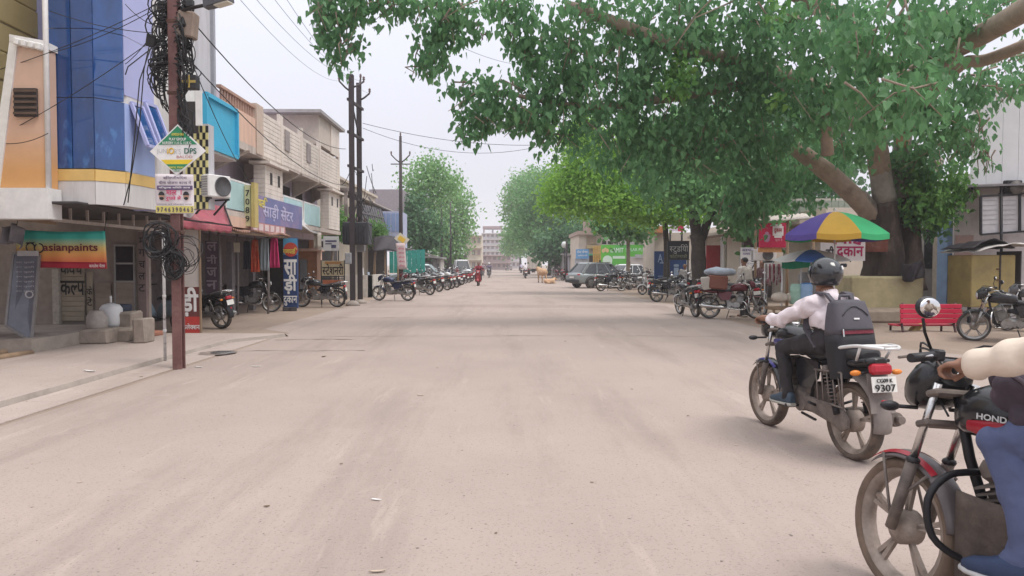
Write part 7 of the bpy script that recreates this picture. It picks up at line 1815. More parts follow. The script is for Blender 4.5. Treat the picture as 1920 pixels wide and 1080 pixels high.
def make_scooter(label, paint, loc, rz, group=None):
 t = thing("scooter", label, "scooter", (0, 0, 0), 0, group)
 for x in (.60, -.58): wheel_parts(t, x, r=.235, tw=.05, hub=.08, rim_m=alu)
 mb = MB(); mb.loft([(-.92, .66, .08, .06), (-.80, .60, .16, .17, 2.6), (-.5, .56, .19, .20, 2.8), (-.2, .50, .17, .17, 2.8), (-.08, .40, .12, .10)], 18); mb.build("rear_body", paint, t)
 mb = MB(); mb.loft([(-.85, .80, .09, .03), (-.6, .80, .15, .06, 3), (-.3, .77, .14, .06, 3), (-.1, .74, .09, .04)], 16); mb.build("seat", seat_m, t)
 mb = MB(); mb.box((.10, 0, .28), (.42, .30, .05), 0, None, .02); mb.build("floorboard", black_pl, t)
 mb = MB(); mb.sheet(lambda u, v: (.32 + .16 * v ** 1.2 - .06 * abs(2 * u - 1) ** 2 * (1 - v) , (u - .5) * 2 * (.21 - .07 * v), .30 + .62 * v - .0 * u), 12, 8, thick=.03); mb.build("apron", paint, t)
 mb = MB(); mb.loft([(.36, 1.0, .06, .06), (.44, .99, .15, .085, 2.8), (.52, .96, .13, .08, 2.6), (.57, .94, .07, .05)], 16); o = mb.build("headlight_cowl", paint, t)
 mb = MB(); mb.loft([(.55, .94, .07, .045, 2.6), (.578, .935, .05, .035), (.585, .935, .02, .015)], 12); mb.build("headlight", clear_lens, o)
 mb = MB(); arc_sheet(mb, .60, .235, .29, R(20), R(170), .15, .03, 14, 6); mb.tube([(.44, 0, .85), (.56, .0, .5), (.60, .06, .24)], .03, 8); mb.build("front_mudguard", paint, t)
 mb = MB(); mb.tube([(.30, -.34, 1.0), (.40, -.15, 1.03), (.40, .15, 1.03), (.30, .34, 1.0)], .013, 8)
 mb.build("handlebar", black_m, t)
 for s_ in (-1, 1):
  mb = MB(); mb.tube([(.33, s_ * .24, 1.015), (.295, s_ * .36, 1.0)], .018, 8); mb.build("grip", black_pl, t)
  mb = MB(); mb.tube([(.36, s_ * .2, 1.02), (.36, s_ * .3, 1.16)], .006, 6); mb.ell((.355, s_ * .31, 1.20), (.02, .06, .04)); mb.build("mirror", black_pl, t)
 mb = MB(); mb.box((-.93, 0, .66), (.05, .18, .08), 0, None, .02); mb.build("tail_light", red_lens, t)
 mb = MB(); mb.box((-.90, 0, .48), (.01, .2, .1)); mb.build("number_plate", plate_m, t)
 mb = MB(); mb.tube([(-.2, -.16, .26), (-.45, -.18, .28), (-.85, -.19, .33)], [.02, .045, .05], 10); mb.build("exhaust", black_m, t)
 mb = MB();
 for s_ in (-1, 1): mb.tube([(-.62, s_ * .16, .78), (-.85, s_ * .13, .84), (-.95, 0, .85)], .011, 6)
 mb.build("grab_rail", chrome, t)
 t.location = loc; t.rotation_euler = (0, 0, rz)
 return t
def joined(root, name):
 """one light mesh from a thing and its parts, for far copies too small to show their parts"""
 mb = MB(); mats = []
 def walk(o):
  for ch in kids(o):
   me = ch.data; o0 = len(mb.v)
   mb.v.extend([v.co.copy() for v in me.vertices])
   for p in me.polygons:
    m = me.materials[p.material_index]
    if m not in mats: mats.append(m)
    mb.f.append([o0 + i for i in p.vertices]); mb.m.append(mats.index(m)); mb.s.append(p.use_smooth)
   walk(ch)
 walk(root)
 me = bpy.data.meshes.new(name); me.from_pydata([tuple(v) for v in mb.v], [], mb.f)
 for m in mats: me.materials.append(m)
 me.polygons.foreach_set("material_index", mb.m); me.polygons.foreach_set("use_smooth", mb.s); me.update()
 return me
pk = pm("bike_black", (.018, .018, .021), .22, .1, var=.2, spec=.6)
pb_ = pm("bike_blue", (.018, .028, .075), .25, .2, var=.15, spec=.6)
pr_ = pm("bike_red", (.30, .015, .02), .25, .1, var=.15, spec=.6)
pg_ = pm("bike_grey", (.13, .13, .14), .3, .3, var=.15, spec=.6)
ps_ = pm("bike_silver", (.42, .42, .43), .3, .5, var=.12, spec=.6)
pw_ = pm("bike_white", (.6, .59, .58), .3, .0, var=.1, spec=.6)
pmr = pm("bike_maroon", (.12, .012, .02), .25, .1, var=.15, spec=.6)
psb = pm("scooter_blue_grey", (.20, .27, .33), .3, .2, var=.12, spec=.6)
b1 = V((2.575, 6.22, 0)); h1 = math.atan2(.985, -.18)
blue_acc = pm("blue_purple_paint", (.07, .06, .26), .25, .2, var=.12)
dusty_em = pm("dusty_engine", (.20, .165, .145), .75, .25, var=.3, scale=14, col2=(.1, .085, .078), thr=(.5, .7))
BK1 = make_motorcycle("dusty black and purple motorcycle ridden by the person in white shirt with black backpack", pk, blue_acc, b1, h1, None, 0.0, ("CG09 K", "9307"), alu_dusty, mudrubber, True, 1.0, dusty_em, cowl=pk, mirrors=False, guard=False, hb_w=.30)
h2 = math.atan2(.87, -.49)
b2 = V((2.14, 2.735, 0))
red_acc = pm("red_paint", (.35, .02, .035), .25, .1, var=.12)
fr_cowl = pm("dusty_grey_cowl", (.12, .10, .10), .4, .1, var=.25, scale=8, col2=(.2, .17, .15), thr=(.5, .7))
brown_rub = pm("muddy_brown_tyre", (.16, .115, .085), .95, var=.3, scale=10, col2=(.09, .07, .058), thr=(.5, .7))
BK2 = make_motorcycle("dusty black motorcycle with red mudguard stripe cut by the right edge, nearest the viewer", pk, red_acc, b2, h2, None, R(-20), None, alu_dusty, brown_rub, True, 1.05, dusty_em, cowl=fr_cowl, badge="HONDA", scale=1.04, hb_w=.39, mirrors=1)
mb = MB(); mb.sheet(lambda u, v: (.33 - .42 * u, .14 + .05 * math.sin(u * 3.14), .56 - v * (.40 - .1 * u)), 10, 8, thick=.012)
o = mb.build("mud_skirt", pm("muddy_brown_skirt", (.085, .065, .055), .8, var=.4, scale=7, bump=.5, bscale=30, col2=(.17, .13, .105), thr=(.45, .7)), None); o.parent = BK2
GRPL = "motorcycles parked along the left roadside"; GRPR = "motorcycles parked along the right roadside"
PROTO = make_motorcycle("dark blue grey motorcycle at the near end of the left roadside row", pb_, None, (0, 0, 0), 0, GRPL, 0, None, None, None, False, 1.0)
SPROTO = make_scooter("blue grey scooter parked in the dark behind the maroon pole", psb, (0, 0, 0), 0)
JM = joined(PROTO, "motorcycle"); JS = joined(SPROTO, "scooter")
def swap(o, old, new):
 for q in [o] + list(o.children):
  if q.type == 'MESH':
   for s_ in q.material_slots:
    if s_.material is old: s_.link = 'OBJECT'; s_.material = new
   for w_ in q.children:
    if w_.type == 'MESH':
     for s_ in w_.material_slots:
      if s_.material is old: s_.link = 'OBJECT'; s_.material = new
def place(o, px, py, ang, label, group, paint=None, old=pb_, lean=True):
 g = G(px, py); o.location = (g.x, g.y, .006); o.rotation_euler = (R(-7) if lean else 0, 0, ang)
 o["label"] = label
 if group: o["group"] = group
 elif "group" in o: del o["group"]
 if paint: swap(o, old, paint)
 return o
def ang_to(dx, dy): return math.atan2(dy, dx)
place(PROTO, 738, 564, R(168), "dark blue motorcycle at the near end of the left roadside row", GRPL)
def big(px, py, a, label, group, paint):
 o = copy_tree(PROTO); return place(o, px, py, a, label, group, paint)
big(470, 586, R(8), "black motorcycle parked in the shade under the hanging garments", "motorcycles parked by the left shops", pk)
big(600, 576, R(176), "black motorcycle with silver seat edge beside the stationery sign", "motorcycles parked by the left shops", pk)
big(380, 615, R(155), "black motorcycle half hidden behind the red and white shop board", "motorcycles parked by the left shops", pk)
place(SPROTO, 300, 622, R(160), "blue grey scooter parked in the dark behind the maroon pole", None, lean=True)
big(787, 553, R(150), "black motorcycle second in the left roadside row", GRPL, pk)
big(808, 547, R(142), "silver trimmed black motorcycle third in the left roadside row", GRPL, pg_)
big(1258, 566, R(16), "black motorcycle nearest the dark trunk, seen from its right side", GRPR, pk)
big(1290, 592, R(97), "black motorcycle seen from behind in front of the dark tree trunk", GRPR, pk)
DL = big(1374, 598, R(-10), "maroon motorcycle loaded with a brown box and grey sack on the right roadside", GRPR, pmr)
big(1895, 642, R(158), "black motorcycle parked right of the red bench", GRPR, pk)
big(1950, 622, R(150), "grey motorcycle behind the one right of the red bench", GRPR, pg_)
big(1345, 566, R(30), "black motorcycle behind the loaded one, beside the dark trunk", GRPR, pk)
big(1425, 585, R(70), "dark motorcycle standing behind the person in the loose white shirt", GRPR, pk)
def small(mesh, nm, px, py, a, label, group, paint, old):
 o = bpy.data.objects.new(nm, mesh); C.objects.link(o); tag(o, label, nm if nm == "scooter" else "motorcycle", group)
 return place(o, px, py, a, label, group, paint, old)
cols_ = [(pk, "black"), (pg_, "grey"), (pb_, "dark blue"), (pmr, "maroon"), (ps_, "silver"), (pk, "dusty black"), (pr_, "red"), (pw_, "white")]
ordn = ["fourth", "fifth", "sixth", "seventh", "eighth", "ninth", "tenth", "eleventh", "twelfth", "thirteenth", "fourteenth", "fifteenth", "sixteenth", "seventeenth"]
pts = [(822, 544), (834, 541.5), (845, 539), (851, 536), (846, 533), (856, 534), (862, 531.5), (868, 530), (872, 528), (876, 526), (881, 523.5), (884, 521.5), (887, 519.5), (889, 517.5)]
for i, (px, py) in enumerate(pts):
 p_, cn_ = cols_[(i * 3 + 1) % len(cols_)]; sc_ = i in (3, 6, 7, 10)
 small(JS if sc_ else JM, "scooter" if sc_ else "motorcycle", px, py, R(140 + rnd.uniform(-12, 12)), f"{cn_} {'scooter' if sc_ else 'motorcycle'} {ordn[i]} from the near end of the left roadside row", GRPL, p_, psb if sc_ else pb_)
for i, (px, py) in enumerate(((772, 549), (797, 541), (812, 537), (826, 534), (838, 531.5), (850, 528.5), (860, 526), (866, 524))):
 p_, cn_ = cols_[(i * 5 + 3) % 8]; sc_ = i % 3 == 1
 small(JS if sc_ else JM, "scooter" if sc_ else "motorcycle", px, py, R(150 + rnd.uniform(-25, 25)), f"{cn_} {'scooter' if sc_ else 'motorcycle'} {(['second', 'third'] + ordn)[i]} in the rank squeezed behind the left roadside row", GRPL, p_, psb if sc_ else pb_)
ptsR = [(1146, 546, 18, "black motorcycle with long silver exhaust in front of the white car", JM, pk), (1175, 544, 60, "dark motorcycle head on beside the slim pale trunk", JM, pk), (1196, 543, 25, "grey motorcycle right of the slim pale trunk", JM, pg_), (1216, 542, 15, "white scooter in front of the navy board", JS, pw_), (1234, 541, 40, "silver motorcycle at the right end of the mid row", JM, ps_), (1186, 540, -160, "silver scooter at the back of the mid row by the grey wall", JS, ps_),
  (1160, 541, 30, "dark blue motorcycle squeezed behind the long silver exhaust", JM, pb_), (1205, 539, 20, "maroon motorcycle deep in the mid row by the grey wall", JM, pmr), (1222, 537, 200, "grey scooter deep in the mid row before the navy board", JS, pg_), (1240, 548, 30, "dusty black motorcycle between the mid row and the thin dark trunk", JM, pk), (1320, 560, 35, "black scooter tucked behind the dark trunk", JS, pk), (1362, 572, 150, "grey motorcycle behind the loaded maroon one", JM, pg_),
  (1228, 553, 160, "white scooter behind the black motorcycle near the thin dark trunk", JS, pw_), (1302, 556, 140, "grey motorcycle just left of the dark trunk", JM, pg_),
  (1048, 526, 120, "maroon motorcycle left of the grey suv under the right trees", JM, pmr), (1058, 524, 100, "red motorcycle touching the grey suv's rear under the right trees", JM, pr_), (1040, 519, 110, "silver motorcycle behind the maroon one under the right trees", JM, ps_), (1050, 517, 120, "white scooter behind the red motorcycle under the right trees", JS, pw_), (1034, 515.5, 130, "black motorcycle beside the parked truck", JM, pk), (1060, 516, 110, "grey motorcycle farthest under the right trees", JM, pg_)]
for px, py, a, lb, me, p_ in ptsR:
 nm = "scooter" if me is JS else "motorcycle"
 small(me, nm, px, py, R(a), lb, GRPR, p_, psb if me is JS else pb_)
lg = V(DL.location); la = DL.rotation_euler.z; lM = Matrix.Translation(lg) @ Matrix.Rotation(la, 4, 'Z')
mb = MB(); mb.M = lM; mb.box((-.42, 0.0, 1.0), (.5, .55, .38), 0, (0, R(4), 0), .04); tag(mb.build("brown_box", pm("brown_carton", (.22, .08, .055), .7, var=.2, scale=5)), "reddish brown box strapped on the seat of the maroon motorcycle", "box")
mb = MB(); mb.M = lM; mb.ell((-.35, 0, 1.28), (.42, .26, .13), 0, 16, 10)
for j, v in enumerate(mb.v): mb.v[j] = V(v) + noise.noise_vector(V(v) * 4) * .06
tag(mb.build("grey_sack", pm("blue_grey_sack", (.36, .40, .46), .7, var=.2, scale=5)), "pale blue grey sack lying on top of the brown box", "sack")
mb = MB(); mb.M = lM; mb.box((-.72, 0, .97), (.22, .5, .34), 0, (0, R(-8), 0), .02); tag(mb.build("pale_carton", pm("pale_carton", (.5, .45, .4), .8, var=.15)), "small pale carton tied behind the brown box", "box")
# ================================================================== CARS, VAN, TRUCK
def make_car(name, label, cat, paint, L=4.3, W=1.75, H=1.62, belt=.95, hood=1.02, kind='suv'):
 t = thing(name, label, cat)
 hw = W / 2
 def lower(x):
  e = abs(x) / (L / 2); return 1 - .10 * max(0, (e - .7) / .3) ** 2
 secs = []
 xs_ = [-L / 2, -L / 2 + .06, -L / 2 + .35, -L / 2 + .9, 0, L / 2 - 1.1, L / 2 - .45, L / 2 - .08, L / 2]
 tops = {'suv': [.80, belt, belt + .03, belt + .02, belt, belt - .02, hood - .12, .74, .62], 'sedan': [.72, .90, .93, .92, .88, .86, .80, .66, .55]}[kind if kind in ('suv', 'sedan') else 'suv']
 bots = [.42, .32, .26, .24, .24, .24, .26, .32, .40]
 for x, zt2, zb2 in zip(xs_, tops, bots): secs.append((x, (zt2 + zb2) / 2, hw * lower(x) - .0, (zt2 - zb2) / 2, 5.))
 mb = MB(); mb.loft(secs, 28); mb.build("body", paint, t)
 if kind == 'suv': gs = [(-L / 2 + .12, belt - .02, .82), (-L / 2 + .72, H, .70), (.0, H + .02, .70), (.38, H - .04, .69), (1.2, belt - .02, .82)]
 else: gs = [(-L / 2 + .55, .90, .80), (-L / 2 + 1.15, H, .64), (-.1, H + .03, .66), (.35, H - .03, .65), (1.05, .86, .80)]
 def cab(z_lo_f, z_hi_f, inset, mat, nm, roof=False):
  mbx = MB()
  lo = [(x, z, w) for x, z, w in gs]
  zb3 = belt - .03 if kind == 'suv' else .85
  xl0, xl1 = gs[0][0], gs[-1][0]; xu0, xu1 = gs[1][0], gs[3][0]
  rings = []
  for f in (z_lo_f, z_hi_f):
   x0 = xl0 + (xu0 - xl0) * f; x1 = xl1 + (xu1 - xl1) * f; z = zb3 + (H - zb3) * f; w = (hw * .93) + (hw * .72 - hw * .93) * f - inset
   ring = []
   n = 24
   for k in range(n):
    a = 2 * math.pi * k / n; ca, sa = math.cos(a), math.sin(a)
    ring.append(V(((x0 + x1) / 2 + (x1 - x0) / 2 * math.copysign(abs(ca) ** .35, ca), w * math.copysign(abs(sa) ** .35, sa), z)))
   rings.append(ring)
  if roof:
   r_ = rings[-1]; c = sum(r_, V()) / len(r_); rings.append([c + (p - c) * .88 + V((0, 0, .045)) for p in r_])
  mbx.rings(rings, 0, False if not roof else True); return mbx.build(nm, mat, t)
 cab(0, .90, .0, glass_dk, "window"); cab(.88, 1.0, -.01, paint, "roof", True)
 zb3 = belt - .03 if kind == 'suv' else .85
 xl0, xl1, xu0, xu1 = gs[0][0], gs[-1][0], gs[1][0], gs[3][0]
 for s_ in (-1, 1):
  mb = MB()
  for fx in (0.04, .36, .66, .97):
   p0 = V((xl0 + (xl1 - xl0) * fx, s_ * hw * .935, zb3)); p1 = V((xu0 + (xu1 - xu0) * fx, s_ * hw * .735, H - .02)); mb.bar(p0, p1, .05 if fx not in (.04,) else .16, .03, 0, (0, s_, 0))
  mb.build("pillar", paint, t)
  mb = MB(); mb.box((L / 2 - 1.25, s_ * (hw + .06), belt + .03), (.1, .16, .12), 0, None, .03); mb.build("side_mirror", paint, t)
  mb = MB(); mb.box((-L / 2 + .06, s_ * hw * .75, .84 if kind == 'suv' else .78), (.10, .26, .12), 0, None, .03); mb.build("tail_light", red_lens, t)
  mb = MB(); mb.box((L / 2 - .16, s_ * hw * .72, .68), (.14, .3, .12), 0, None, .03); mb.build("headlight", clear_lens, t)
  for k in (0, 1):
   mb = MB(); mb.box((-.05 - k * .95, s_ * (hw * .985), .82), (.16, .03, .03), 0, None, .006); mb.build("door_handle", chrome, t)
 mb = MB(); mb.box((-L / 2 - .01, 0, .45), (.12, W * .9, .20), 0, None, .04); mb.box((L / 2 - .02, 0, .42), (.12, W * .86, .2), 0, None, .04); mb.build("bumper", pm("bumper_black", (.03, .03, .033), .6, var=.15), t)
 mb = MB(); mb.box((-L / 2 - .04, 0, .68), (.015, .5, .11)); mb.build("number_plate", plate_m, t)
 wr = .34 if kind == 'suv' else .30
 for x in (-L / 2 + .82, L / 2 - .80):
  for s_ in (-1, 1):
   mb = MB(); mb.lathe([(0, -.02), (wr * .5, -.02), (wr * .66, .0), (wr * .66, .06), (0, .06)], (x, s_ * (hw - .06), wr), 'Y', 18)
   for k in range(5): a = 2 * math.pi * k / 5; mb.bar((x, s_ * (hw + .012), wr), (x + math.cos(a) * wr * .62, s_ * (hw + .006), wr + math.sin(a) * wr * .62), .05, .02, 0, (0, 1, 0))
   w_ = mb.build("wheel", alu, t)
   mb = MB(); mb.lathe([(wr * .64, -.1), (wr * .9, -.11), (wr, -.08), (wr, .06), (wr * .92, .09), (wr * .64, .08)], (x, s_ * (hw - .08), wr), 'Y', 24); mb.build("tyre", rubber, w_)
   mb = MB(); mb.lathe([(wr + .02, -.02), (wr + .075, -.02), (wr + .075, .015), (wr + .02, .015)], (x, s_ * (hw - .02), wr), 'Y', 16, a0=R(-8), a1=R(188)); mb.build("wheel_arch", pm("bumper_black", (.03, .03, .033)), t)
 if kind == 'suv':
  mb = MB()
  for s_ in (-1, 1): mb.tube([(xu0 + .1, s_ * hw * .66, H + .05), (xu1 - .1, s_ * hw * .66, H + .06)], .02, 6)
  mb.build("roof_rail", chrome, t)
 return t
suv_m = pm("suv_grey_green", (.30, .33, .33), .25, .25, var=.08, spec=.6); sed_m = pm("car_white", (.60, .61, .62), .22, .0, var=.06, spec=.6); sed2 = pm("car_pale_teal", (.46, .54, .55), .22, .1, var=.06, spec=.6)
o = make_car("parked_car", "grey suv parked with its tail towards the road in front of the green banner", "car", suv_m, H=1.54); g = G(1118, 540); o.location = (g.x + .4, g.y + .6, 0); o.rotation_euler = (0, 0, R(26))
o = make_car("parked_car", "white sedan parked beside the grey suv behind the row of motorcycles", "car", sed_m, 4.2, 1.7, 1.45, .9, .95, 'sedan'); g = G(1172, 534); o.location = (g.x + .6, g.y + .4, 0); o.rotation_euler = (0, 0, R(28))
o = make_car("parked_car", "pale teal sedan parked behind the left row of motorcycles", "car", sed2, 4.2, 1.7, 1.45, .9, .95, 'sedan'); g = G(795, 533); o.location = (g.x - .2, 51, 0); o.rotation_euler = (0, 0, R(200))
o = make_car("parked_van", "white van parked facing the viewer beyond the left motorcycles", "van", sed_m, 3.8, 1.6, 1.9, 1.0, 1.1, 'suv'); g = P(866, 500, 76); o.location = (g.x, 76, 0); o.rotation_euler = (0, 0, R(-80))
TR = thing("parked_truck", "small goods truck with pale box body seen from behind at the far right", "truck");
mb = MB(); mb.box((-.8, 0, 1.75), (3.4, 2.1, 1.9), 0, None, .04); mb.build("box_body", pm("truck_cream", (.55, .49, .44), .6, var=.1), TR)
mb = MB()
for k in range(4): mb.box((-2.52, -.75 + k * .5, 1.75), (.03, .05, 1.8))
mb.build("rib", pm("truck_rib", (.4, .36, .33), .6, var=.1), TR)
mb = MB(); mb.box((1.6, 0, 1.25), (1.3, 1.8, 1.5), 0, None, .12); mb.build("cab", pm("truck_cab", (.5, .5, .5), .4, var=.1), TR)
mb = MB(); mb.box((0, 0, .65), (4.6, .9, .22)); mb.box((-2.45, 0, .55), (.1, 1.9, .14)); mb.build("chassis", black_m, TR)
for x in (-1.6, 1.6):
 for s_ in (-1, 1):
  mb = MB(); mb.lathe([(0, .1), (.2, .1), (.25, .12), (.4, .12), (.4, -.12), (0, -.12)], (x, s_ * .85, .4), 'Y', 16); mb.build("wheel", rubber, TR)
for s_ in (-1, 1):
 mb = MB(); mb.box((-2.5, s_ * .8, .72), (.05, .22, .1)); mb.build("tail_light", red_lens, TR)
g = P(1004, 500, 106); TR.location = (g.x, 108, 0); TR.rotation_euler = (0, 0, R(86))
# ================================================================== PEOPLE AND ANIMALS
skin = pm("brown_skin", (.25, .13, .085), .6, var=.1, scale=12); hair_m = pm("black_hair", (.012, .010, .010), .6, var=.3, scale=40)
def capsule_mesh(caps):
 """caps: (p0, r0, p1, r1) tapered capsules -> vertices, faces of overlapping closed shells"""
 mb = MB()
 for c in caps:
  p0, r0, p1, r1 = V(c[0]), c[1], V(c[2]), c[3]
  sy = c[5] if len(c) > 5 else None
  d = p1 - p0; L = d.length
  if L < 1e-5: d = V((0, 0, 1))
  d = d.normalized(); pts = []; rr = []
  for k in range(7): a = -math.pi / 2 + math.pi / 2 * k / 6; pts.append(p0 + d * r0 * math.sin(a)); rr.append(max(r0 * math.cos(a), .0005))
  for k in range(1, 7): a = math.pi / 2 * k / 6; pts.append(p1 + d * r1 * math.sin(a)); rr.append(max(r1 * math.cos(a), .0005))
  o = len(mb.v); mb.tube(pts, rr, 14)
  if sy:
   ax, f = V(sy[0]).normalized(), sy[1]; c0 = (p0 + p1) / 2
   for j in range(o, len(mb.v)):
    q = V(mb.v[j]) - c0; mb.v[j] = c0 + q + ax * (q.dot(ax) * (f - 1))
 return mb
def body_mesh(name, caps, mats, vox, parent, smooth_it=4, wrinkle=()):
 """caps carry a material index at [4]; one continuous voxel-fused surface, faces take the nearest capsule's material"""
 mb = capsule_mesh(caps)
 me = bpy.data.meshes.new(name + "_raw"); me.from_pydata([tuple(v) for v in mb.v], [], mb.f); me.update()
 ob = bpy.data.objects.new(name + "_raw", me); C.objects.link(ob)
 md = ob.modifiers.new("fuse", 'REMESH'); md.mode = 'VOXEL'; md.voxel_size = vox; md.use_smooth_shade = True
 s2 = ob.modifiers.new("ease", 'SMOOTH'); s2.iterations = smooth_it; s2.factor = .5
 dg = bpy.context.evaluated_depsgraph_get(); dg.update()
 out = bpy.data.meshes.new_from_object(ob.evaluated_get(dg))
 bpy.data.objects.remove(ob); bpy.data.meshes.remove(me)
 out.name = name
 nv = len(out.vertices); co = np.empty(nv * 3, np.float32); out.vertices.foreach_get("co", co); co = co.reshape(-1, 3)
 best = np.full(nv, 1e9); bid = np.zeros(nv, int)
 for i, c in enumerate(caps):
  a = np.array(c[0]); b = np.array(c[2]); d = b - a; L2 = max((d ** 2).sum(), 1e-9)
  t = np.clip(((co - a) @ d) / L2, 0, 1); q = a + t[:, None] * d; r_ = c[1] + (c[3] - c[1]) * t
  ds = np.linalg.norm(co - q, axis=1) - r_
  m = ds < best; best[m] = ds[m]; bid[m] = c[4]
 if wrinkle:
  nr = np.empty(nv * 3, np.float32); out.vertices.foreach_get("normal", nr); nr = nr.reshape(-1, 3)
  for i in range(nv):
   if bid[i] in wrinkle:
    p = V(co[i]); amp, f = wrinkle[bid[i]]
    w = noise.noise(V((p.x * f, p.y * f, p.z * f * .55)) + noise.noise_vector(p * f * .5) * .8)
    w = (abs(w) ** .7) * (1 if w > 0 else -1)
    co[i] += nr[i] * (amp * w + amp * .15)
  out.vertices.foreach_set("co", co.reshape(-1))
 out.materials.clear()
 for m in mats: out.materials.append(m)
 npoly = len(out.polygons); mi = np.zeros(npoly, np.int32)
 for p in out.polygons: mi[p.index] = bid[p.vertices[0]]
 out.polygons.foreach_set("material_index", mi); out.polygons.foreach_set("use_smooth", np.ones(npoly, bool)); out.update()
 o = bpy.data.objects.new(name, out); C.objects.link(o)
 if parent is not None: o.parent = parent
 return o
def limb(caps, a, b, r0, r1, mi, mid=None):
 caps.append((a, r0, b, r1, mi))
def grip_hand(caps, wrist, grip, s_, mi, bar=(0, 1, 0), k=1.):
 """palm and five separate fingers closed over a bar at `grip` (bar runs along y); s_ = +1 left hand"""
 w = V(wrist); g = V(grip); fwd = (g - w); fwd.z = 0; fwd = fwd.normalized()
 bar = V(bar).normalized()
 kn = g + V((0, 0, .030 * k)) + fwd * .012         # knuckle line above the bar
 caps.append((w, .027 * k, w.lerp(kn, .55), .030 * k, mi));
 for j in range(4):
  off = bar * ((j - 1.5) * .0205 * k)
  r_ = (.0098, .0102, .0098, .0085)[j if s_ < 0 else j] * k; ln = (.9, 1., .95, .8)[j]
  p0 = w.lerp(kn, .6) + off * .8 + V((0, 0, .004)); p1 = kn + off + V((0, 0, .004 * ln)); p2 = p1 + fwd * .032 * ln * k + V((0, 0, -.018 * k)); p3 = p2 + fwd * -.004 + V((0, 0, -.026 * ln * k)); p4 = p3 - fwd * .022 * ln * k + V((0, 0, -.010 * k))
  caps.append((p0, .013 * k, p1, r_ * 1.15, mi)); caps.append((p1, r_ * 1.1, p2, r_, mi)); caps.append((p2, r_, p3, r_ * .95, mi)); caps.append((p3, r_ * .95, p4, r_ * .8, mi))
 th0 = w.lerp(kn, .35) - bar * s_ * .028 * k; th1 = g - bar * s_ * .045 * k - fwd * .004 + V((0, 0, -.004)); th2 = g - bar * s_ * .030 * k + fwd * .014 + V((0, 0, -.026 * k))
 caps.append((th0, .014 * k, th1, .0115 * k, mi)); caps.append((th1, .0115 * k, th2, .009 * k, mi))
def shoe(parent, ank, toe_dir, mats, L=.27, ht=.10):
 d = V(toe_dir); d.z = 0; d = d.normalized(); s = d.cross(V((0, 0, 1)))
 heel = V(ank) - d * .07; z0 = ank[2] - .085
 mb = MB()
 def sec(x, zc, w, h):
  ring = []
  for k in range(14):
   a = 2 * math.pi * k / 14; ca, sa = math.cos(a), math.sin(a)
   ring.append(heel + d * x + s * w * math.copysign(abs(ca) ** .7, ca) + V((0, 0, z0 - ank[2] + ank[2] - heel.z + zc + h * math.copysign(abs(sa) ** .75, sa))))
  return ring
 mb.rings([sec(0, .05, .026, .034), sec(.02, .056, .036, .052), sec(.07, .062, .041, .062), sec(.12, .054, .043, .05), sec(.18, .042, .046, .034), sec(.235, .036, .04, .026), sec(.265, .03, .02, .015)], 0)
 o = mb.build("shoe", mats[0], None); o.parent = parent
 mb = MB(); mb.rings([sec(-.006, .008, .03, .014), sec(.02, .008, .042, .016), (sec(.12, .008, .044, .015)), sec(.2, .008, .048, .015), sec(.25, .010, .036, .014), sec(.275, .012, .018, .01)], 0)
 o2 = mb.build("sole", mats[1], None); o2.parent = o
 mb = MB()
 for k in range(3): p = heel + d * (.11 + k * .025) + V((0, 0, z0 - heel.z + .098 - k * .012)); mb.tube([p - s * .03, p + V((0, 0, .006)), p + s * .03], .004, 5)
 o3 = mb.build("lace", white_ink, None); o3.parent = o
 return o
shirt_m = pm("white_pink_shirt", (.66, .58, .60), .8, var=.1, scale=4, bump=.5, bscale=9)
troun = pm("charcoal_trousers", (.030, .026, .029), .8, var=.2, scale=6, bump=.5, bscale=9)
RD1 = thing("person", "rider in white shirt and black helmet, seen from behind on the purple black motorcycle", "person")
